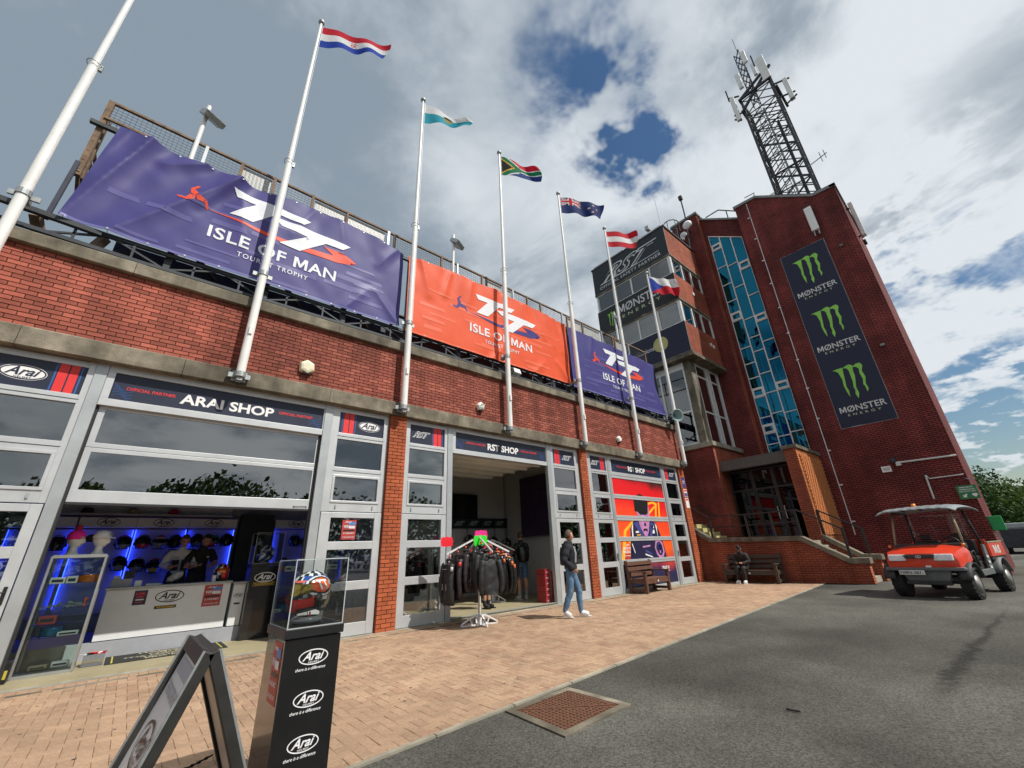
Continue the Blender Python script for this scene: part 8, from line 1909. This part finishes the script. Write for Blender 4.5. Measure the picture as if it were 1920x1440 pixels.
def person(lab, loc, th, pose, clothes, skin='skin', hair=('hair_br', 'short'), head_th=0.0, bow=0.0, height=1.75, fingers='relaxed', fat=1.0):
    J = {}
    for k, v in BASE.items():
        if k in ('pelvis', 'waist', 'chest', 'neckb', 'neckt'): J[k] = Vector(pose.get(k, v))
        else:
            for s_, sg in (('L', 1), ('R', -1)):
                q = pose.get(k+s_, None); J[k+s_] = Vector(q) if q is not None else Vector((sg*v[0], v[1], v[2]))
    keys = list(J); idx = {k: i for i, k in enumerate(keys)}
    me = bpy.data.meshes.new('p'); me.from_pydata([J[k] for k in keys], [(idx[a], idx[b]) for a, b, _ in BONES], []); me.update()
    ob = bpy.data.objects.new('p', me); COL.objects.link(ob)
    md = ob.modifiers.new('skin', 'SKIN'); md.branch_smoothing = .35
    if not me.skin_vertices: me.attributes.update() if hasattr(me.attributes, 'update') else None
    for k in keys:
        r = RAD[k if k in RAD else k[:-1]]; sv = me.skin_vertices[0].data[idx[k]]
        f = fat if k in ('pelvis', 'waist', 'chest') else 1.0
        sv.radius = (r[0]*f, r[1]*f); sv.use_root = (k == 'pelvis')
    s2 = ob.modifiers.new('sub', 'SUBSURF'); s2.levels = 2; s2.render_levels = 2
    dg = bpy.context.evaluated_depsgraph_get(); ev = ob.evaluated_get(dg); m2 = ev.to_mesh()
    vs = [v.co.copy() for v in m2.vertices]; ns = [v.normal.copy() for v in m2.vertices]; fs = [tuple(p.vertices) for p in m2.polygons]
    ev.to_mesh_clear(); bpy.data.objects.remove(ob); bpy.data.meshes.remove(me)
    # which bone each face follows
    reg = []
    for f in fs:
        c = sum((vs[i] for i in f), Vector((0, 0, 0)))/len(f); best = None
        for a, b, nm in BONES:
            A, B = J[a], J[b]; d = B-A; t = max(0, min(1, (c-A).dot(d)/max(d.length_squared, 1e-6))); e = (c-A-d*t).length/(.6+ (1 if nm.startswith('torso') or nm == 'hips' else 0)*.75)
            if best is None or e < best[0]: best = (e, nm, t, c.z)
        reg.append(best[1:])
    sc = height/1.75
    P = thing('person', lab, 'person', loc, None, rotz=th); P.scale = (sc,)*3
    # head and hands belong to the body's own surface
    body = MB(); body.add(vs, fs)
    hc = J['neckt']+Vector((math.sin(head_th)*.03, -math.cos(head_th)*.03, .115)) + Vector((math.sin(head_th)*bow*.06, -math.cos(head_th)*bow*.06, -bow*.03))
    hm = MB(); head_shape(hm, (0, 0, 0), 1.0, n=24, m=20, face=-math.pi/2)
    HMx = Matrix.Translation(hc) @ Matrix.Rotation(head_th, 4, 'Z') @ Matrix.Rotation(bow, 4, 'X')
    hm.xf(HMx); body.add(hm.v, hm.f)
    for s_, sg in (('L', 1), ('R', -1)):
        w, h = J['wr'+s_], J['hd'+s_]; d = (h-w).normalized(); side = Vector((0, -1, 0)) if abs(d.y) < .8 else Vector((1, 0, 0)); side = (side-d*side.dot(d)).normalized(); nrm = d.cross(side)
        for k in range(4):
            off = side*(.030-.02*k); ln = (.066, .075, .070, .055)[k]; cur = .35 if fingers == 'relaxed' else .9
            p0 = h+off+d*.01; p1 = p0+(d*math.cos(cur*.4)+nrm*sg*-math.sin(cur*.4)*.8).normalized()*ln*.55; p2 = p1+(d*math.cos(cur)+nrm*sg*-math.sin(cur)).normalized()*ln*.45
            body.tube([p0, p1, p2], [.0095, .0085, .006], 6)
        q0 = w+(h-w)*.55+side*.028; body.tube([q0, q0+(d*.6+side*.8).normalized()*.032, q0+(d*.9+side*.5).normalized()*.06], [.012, .010, .007], 6)
    body.build('body', skin, P, smooth=True, local=True)
    # clothing grown from the body surface
    for nm, regs, m_, off, pred in clothes:
        keep = [i for i, r in enumerate(reg) if r[0] in regs and (pred is None or pred(r[0], r[1], r[2]))]
        use = {}; mb = MB()
        for i in keep:
            ff = []
            for v in fs[i]:
                if v not in use:
                    use[v] = len(mb.v); p = vs[v]; wv = .013*noise.noise(Vector((p.x*8, p.y*8, p.z*13))+Vector((3, 1, 2)))+.008*noise.noise(p*24); mb.v.append(tuple(p+ns[v]*(off+wv*(off/.02))))
                ff.append(use[v])
            mb.f.append(tuple(ff)); mb.m.append(0)
        if mb.f: mb.build(nm, m_, P, smooth=True, local=True, solid=.006)
    # hair, eyes, mouth
    if hair:
        mb = MB(); hh = MB(); head_shape(hh, (0, 0, 0), 1.0, n=24, m=20, face=-math.pi/2); use = {}
        for f in hh.f:
            c = sum((Vector(hh.v[i]) for i in f), Vector((0, 0, 0)))/len(f)
            if hair[1] == 'cap': ok = c.z > .045
            else: ok = c.z > .072 or (c.y > .0 and c.z > .0) or (c.y > .035 and c.z > -.05)
            if not ok: continue
            ff = []
            for i in f:
                if i not in use: use[i] = len(mb.v); v = Vector(hh.v[i]); mb.v.append(tuple(v*(1.045+.03*noise.noise(v*40))+Vector((0, .003, .004))))
                ff.append(use[i])
            mb.f.append(tuple(ff)); mb.m.append(0)
        mb.xf(HMx); mb.build('cap' if hair[1] == 'cap' else 'hair', hair[0], P, smooth=True, local=True, solid=.008)
        if hair[1] == 'cap':
            mb = MB(); mb.grid(lambda u, v: ((u-.5)*.15, -.09-.075*v*math.cos((u-.5)*2), .048-.02*v), 8, 4); mb.xf(HMx); mb.build('cap_peak', hair[0], P, smooth=True, local=True, solid=.006)
    mb = MB()
    for sg in (-1, 1): mb.lathe([(.0, -.008), (.010, -.004), (.010, .004), (0, .008)], (sg*.031, -.089, .012), 8, ax='y'); mb.box(sg*.031-.018, sg*.031+.018, -.099, -.090, .028, .034)
    mb.xf(HMx); mb.build('eyes', 'eye', P, local=True)
    mb = MB(); mb.box(-.022, .022, -.096, -.086, -.066, -.058); mb.xf(HMx); mb.build('mouth', 'lip', P, local=True, bevel=.002)
    return P, J
ALLT = {'torso', 'torso_low', 'arm_up', 'arm_lo'}
foot_z = lambda r, t, z: True
def shoes(m_): return ('shoes', {'foot', 'leg_lo'}, m_, .014, lambda r, t, z: r == 'foot' or z < .10)
def sole(P, J, m_='c_shoe_w', flat=True):
    mb = MB()
    for s_ in 'LR':
        a, b = J['an'+s_], J['to'+s_]; d = (b-a); d.z = 0; d.normalize(); heel = a-d*.05; tip = b+d*.055; z0 = min(b.z-.045, a.z-.09); w = Vector((-d.y, d.x, 0))*.045
        zt = b.z-.045; zh = a.z-.085
        mb.prism([heel-w*.8+Vector((0, 0, zh-heel.z)), tip-w*.75+Vector((0, 0, zt-tip.z)), tip+w*.75+Vector((0, 0, zt-tip.z)), heel+w*.8+Vector((0, 0, zh-heel.z))], (0, 0, .028))
    mb.build('shoe_soles', m_, P, local=True, bevel=.006)
# walking man
wm = dict(pelvis=(0, 0, .95), waist=(0, .0, 1.09), chest=(0, .0, 1.29), hipL=(.088, -.02, .90), knL=(.09, -.14, .52), cfL=(.095, -.13, .37), anL=(.10, -.15, .10), toL=(.10, -.30, .055),
    hipR=(-.088, .02, .90), knR=(-.09, .04, .50), cfR=(-.095, .10, .38), anR=(-.10, .19, .13), toR=(-.10, .06, .05), elL=(.27, .12, 1.14), wrL=(.20, -.07, .97), hdL=(.14, -.10, .93), elR=(-.27, .12, 1.14), wrR=(-.20, -.07, .97), hdR=(-.14, -.10, .93))
ctr = (on_z(1060, 1157, 0)+on_z(1096, 1161, 0))/2
P, J = person('man in dark jacket and jeans walking past the shops', (ctr.x, ctr.y, 0), R_(38), wm,
    [('jacket', ALLT, 'c_navy', .036, None), ('jeans', {'hips', 'leg_up', 'leg_lo', 'torso_low'}, 'c_jean', .014, lambda r, t, z: r != 'torso_low' or t < .3), shoes('c_shoe_w')], 'skin', ('hair_gr', 'short'), R_(38), .05, 1.78)
sole(P, J)
mb = MB(); mb.tube([(.10, -.115, 1.43), (.12, -.15, 1.28), (.14, -.13, 1.1)], .012, 6); mb.tube([(-.10, -.115, 1.43), (-.12, -.15, 1.28), (-.14, -.13, 1.1)], .012, 6); mb.build('strap', 'c_sock', P, local=True)
mb = MB(); mb.grid(lambda u, v: (.14*math.cos(math.pi*u), .10+.11*math.sin(math.pi*u)*(.7+.3*math.sin(3.1*v)), 1.04+.38*v), 14, 8); mb.build('backpack', 'c_black', P, smooth=True, solid=.02, local=True)
mb = MB(); mb.tube([(.075*math.cos(a), .012+.07*math.sin(a), 1.475+.01*math.cos(a)) for a in [k*math.pi/8 for k in range(17)]], .022, 8); mb.build('collar', 'c_navy', P, smooth=True, local=True)
# man with a backpack seen from behind
bp_ = on_z(981, 1124, .05)
bm = dict(elL=(.25, -.05, 1.16), wrL=(.18, -.25, 1.05), hdL=(.15, -.32, 1.05), elR=(-.25, -.05, 1.16), wrR=(-.18, -.25, 1.05), hdR=(-.15, -.32, 1.05), anL=(.13, .05, .09), toL=(.16, -.10, .045), knL=(.12, 0, .51), cfL=(.125, .03, .36), anR=(-.14, -.02, .09), toR=(-.2, -.16, .045), knR=(-.12, -.02, .51), cfR=(-.13, .01, .36))
P, J = person('man in denim shorts with a black drawstring backpack', (bp_.x, bp_.y, .046), R_(172), bm, [('jacket', ALLT, 'c_black', .024, None), ('shorts', {'hips', 'leg_up', 'torso_low'}, 'c_denim', .024, lambda r, t, z: r == 'hips' or (r == 'leg_up' and t < .88) or (r == 'torso_low' and t < .3)), ('socks', {'leg_lo'}, 'c_sock', .008, lambda r, t, z: z < .22), shoes('c_shoe_w')], 'skin', ('hair_br', 'short'), R_(-15), .1, 1.92); sole(P, J)
mb = MB(); mb.grid(lambda u, v: ((.17*(.75+.3*math.sin(2.6*v+.3)))*math.cos(math.pi*u)+.01*noise.noise(Vector((u*6, v*7, 1))), .10+(.17-.07*v)*math.sin(math.pi*u)*(.8+.3*math.sin(3*v)), .98+.40*v), 16, 10); mb.build('backpack', 'leather', P, smooth=True, solid=.02, local=True)
mb = MB(); mb.tube([(.10, .13, 1.38), (.11, .02, 1.47), (.12, -.10, 1.38)], .01, 6); mb.tube([(-.10, .13, 1.38), (-.11, .02, 1.47), (-.12, -.10, 1.38)], .01, 6); mb.build('strap', 'c_sock', P, local=True)
# shopper behind the rail
sp_ = on_z(914, 1141, .05)
P, J = person('shopper hidden behind the jackets, bare legs and black shoes showing', (sp_.x, sp_.y, .046), R_(20), dict(toL=(.13, -.13, .045), anR=(-.10, .03, .09)), [('top', ALLT, 'c_black', .022, None), ('shorts', {'hips', 'leg_up', 'torso_low'}, 'c_black', .022, lambda r, t, z: r == 'hips' or (r == 'leg_up' and t < .8) or (r == 'torso_low' and t < .3)), ('socks', {'leg_lo'}, 'c_black', .008, lambda r, t, z: z < .22), shoes('c_black')], 'skin2', ('hair_bk', 'short'), 0, .5, 1.66); sole(P, J, 'c_black')
# seated person with a phone
sm = dict(pelvis=(0, .10, .53), waist=(0, .10, .66), chest=(0, .02, .86), neckb=(0, -.06, 1.02), neckt=(0, -.10, 1.09), shL=(.175, -.03, .985), shR=(-.175, -.03, .985), elL=(.25, -.05, .72), wrL=(.10, -.27, .68), hdL=(.045, -.33, .70), elR=(-.25, -.05, .72), wrR=(-.10, -.27, .68), hdR=(-.045, -.33, .70), hipL=(.09, .06, .52), hipR=(-.09, .06, .52), knL=(.13, -.40, .52), knR=(-.13, -.38, .52), cfL=(.13, -.40, .38), cfR=(-.13, -.36, .38), anL=(.13, -.38, .09), anR=(-.13, -.33, .09), toL=(.14, -.54, .045), toR=(-.14, -.49, .045))
P, J = person('person in dark clothes and cap seated on the shaded bench with a phone', (17.45, 7.22, 0), R_(-90), sm, [('jacket', ALLT, 'c_dark', .026, None), ('trousers', {'hips', 'leg_up', 'leg_lo', 'torso_low'}, 'c_black', .016, lambda r, t, z: r != 'torso_low' or t < .3), shoes('c_shoe_w')], 'skin', ('c_black', 'cap'), R_(25), .65, 1.75, 'grip'); sole(P, J)
mb = MB(); mb.box(-.037, .037, -.40, -.39, .68, .82); mb.build('phone', 'black_gloss', P, local=True, bevel=.004)
# two shopkeepers behind the counter
KY = 11.5
for px, lab, kind in ((341, 'shopkeeper in white and black team shirt behind the counter', 0), (379, 'shopkeeper in black polo shirt leaning at the counter', 1)):
    p = on_y(px, 1030, KY); 
    ps = dict(chest=(0, -.05, 1.28), neckb=(0, -.07, 1.44), neckt=(0, -.10, 1.52), shL=(.18, -.05, 1.40), shR=(-.18, -.05, 1.40), elL=(.27, -.10, 1.15), wrL=(.16, -.30, 1.12), hdL=(.11, -.37, 1.12), elR=(-.27, -.10, 1.15), wrR=(-.16, -.30, 1.12), hdR=(-.11, -.37, 1.12))
    if kind == 0:
        P, J = person(lab, (p.x, KY, .286), 0.05, ps, [('shirt', ALLT, 'c_white', .020, None), ('trousers', {'hips', 'leg_up', 'leg_lo', 'torso_low'}, 'c_black', .014, lambda r, t, z: r != 'torso_low' or t < .3), shoes('c_black')], 'skin', ('hair_gr', 'short'), 0.1, .55, 1.72, 'grip')
        # dark chest and sleeve panels
        mb = MB(); 
        for s in (-1, 1):
            mb.grid(lambda u, v: (s*(.02+.12*u), -.205+.05*u*u+.0*v-.02*(v-.5)**2, 1.05+.20*v), 4, 5); mb.tube([(s*.10, -.10, 1.455), (s*.20, -.06, 1.45), (s*.265, -.07, 1.36), (s*.31, -.115, 1.2)], [.012, .016, .016, .012], 6)
        mb.build('shirt_panels', 'c_navy', P, smooth=True, local=True)
        lettering('lettering', Plate((0, -.185, 1.30), (1,0,0), (0,.25,1), (0,-1,.1)), [(fit(text2d('arai', .2, .03), -.08, 0, w=.08, h=.022), 1, 0), (fit(text2d('ARAI', 0, .03), .08, 0, w=.06, h=.02), 1, 0)], P, ['black'])
    else:
        P, J = person(lab, (p.x, KY, .286), .15, ps, [('polo_shirt', ALLT, 'c_black', .020, lambda r, t, z: r != 'arm_lo' and not (r == 'arm_up' and t > .75)), ('trousers', {'hips', 'leg_up', 'leg_lo', 'torso_low'}, 'c_black', .014, lambda r, t, z: r != 'torso_low' or t < .3), shoes('c_black')], 'skin2', ('hair_bk', 'short'), .2, .5, 1.72, 'grip')
        mb = MB(); mb.box(-.07, -.025, -.105, -.098, .0, .02); 
        lettering('shirt_badge', Plate((.09, -.178, 1.29), (1,0,0), (0,.25,1), (0,-1,.1)), [(ell2d(0, 0, .03, .016, 14), 1, 0)], P, ['pale'])
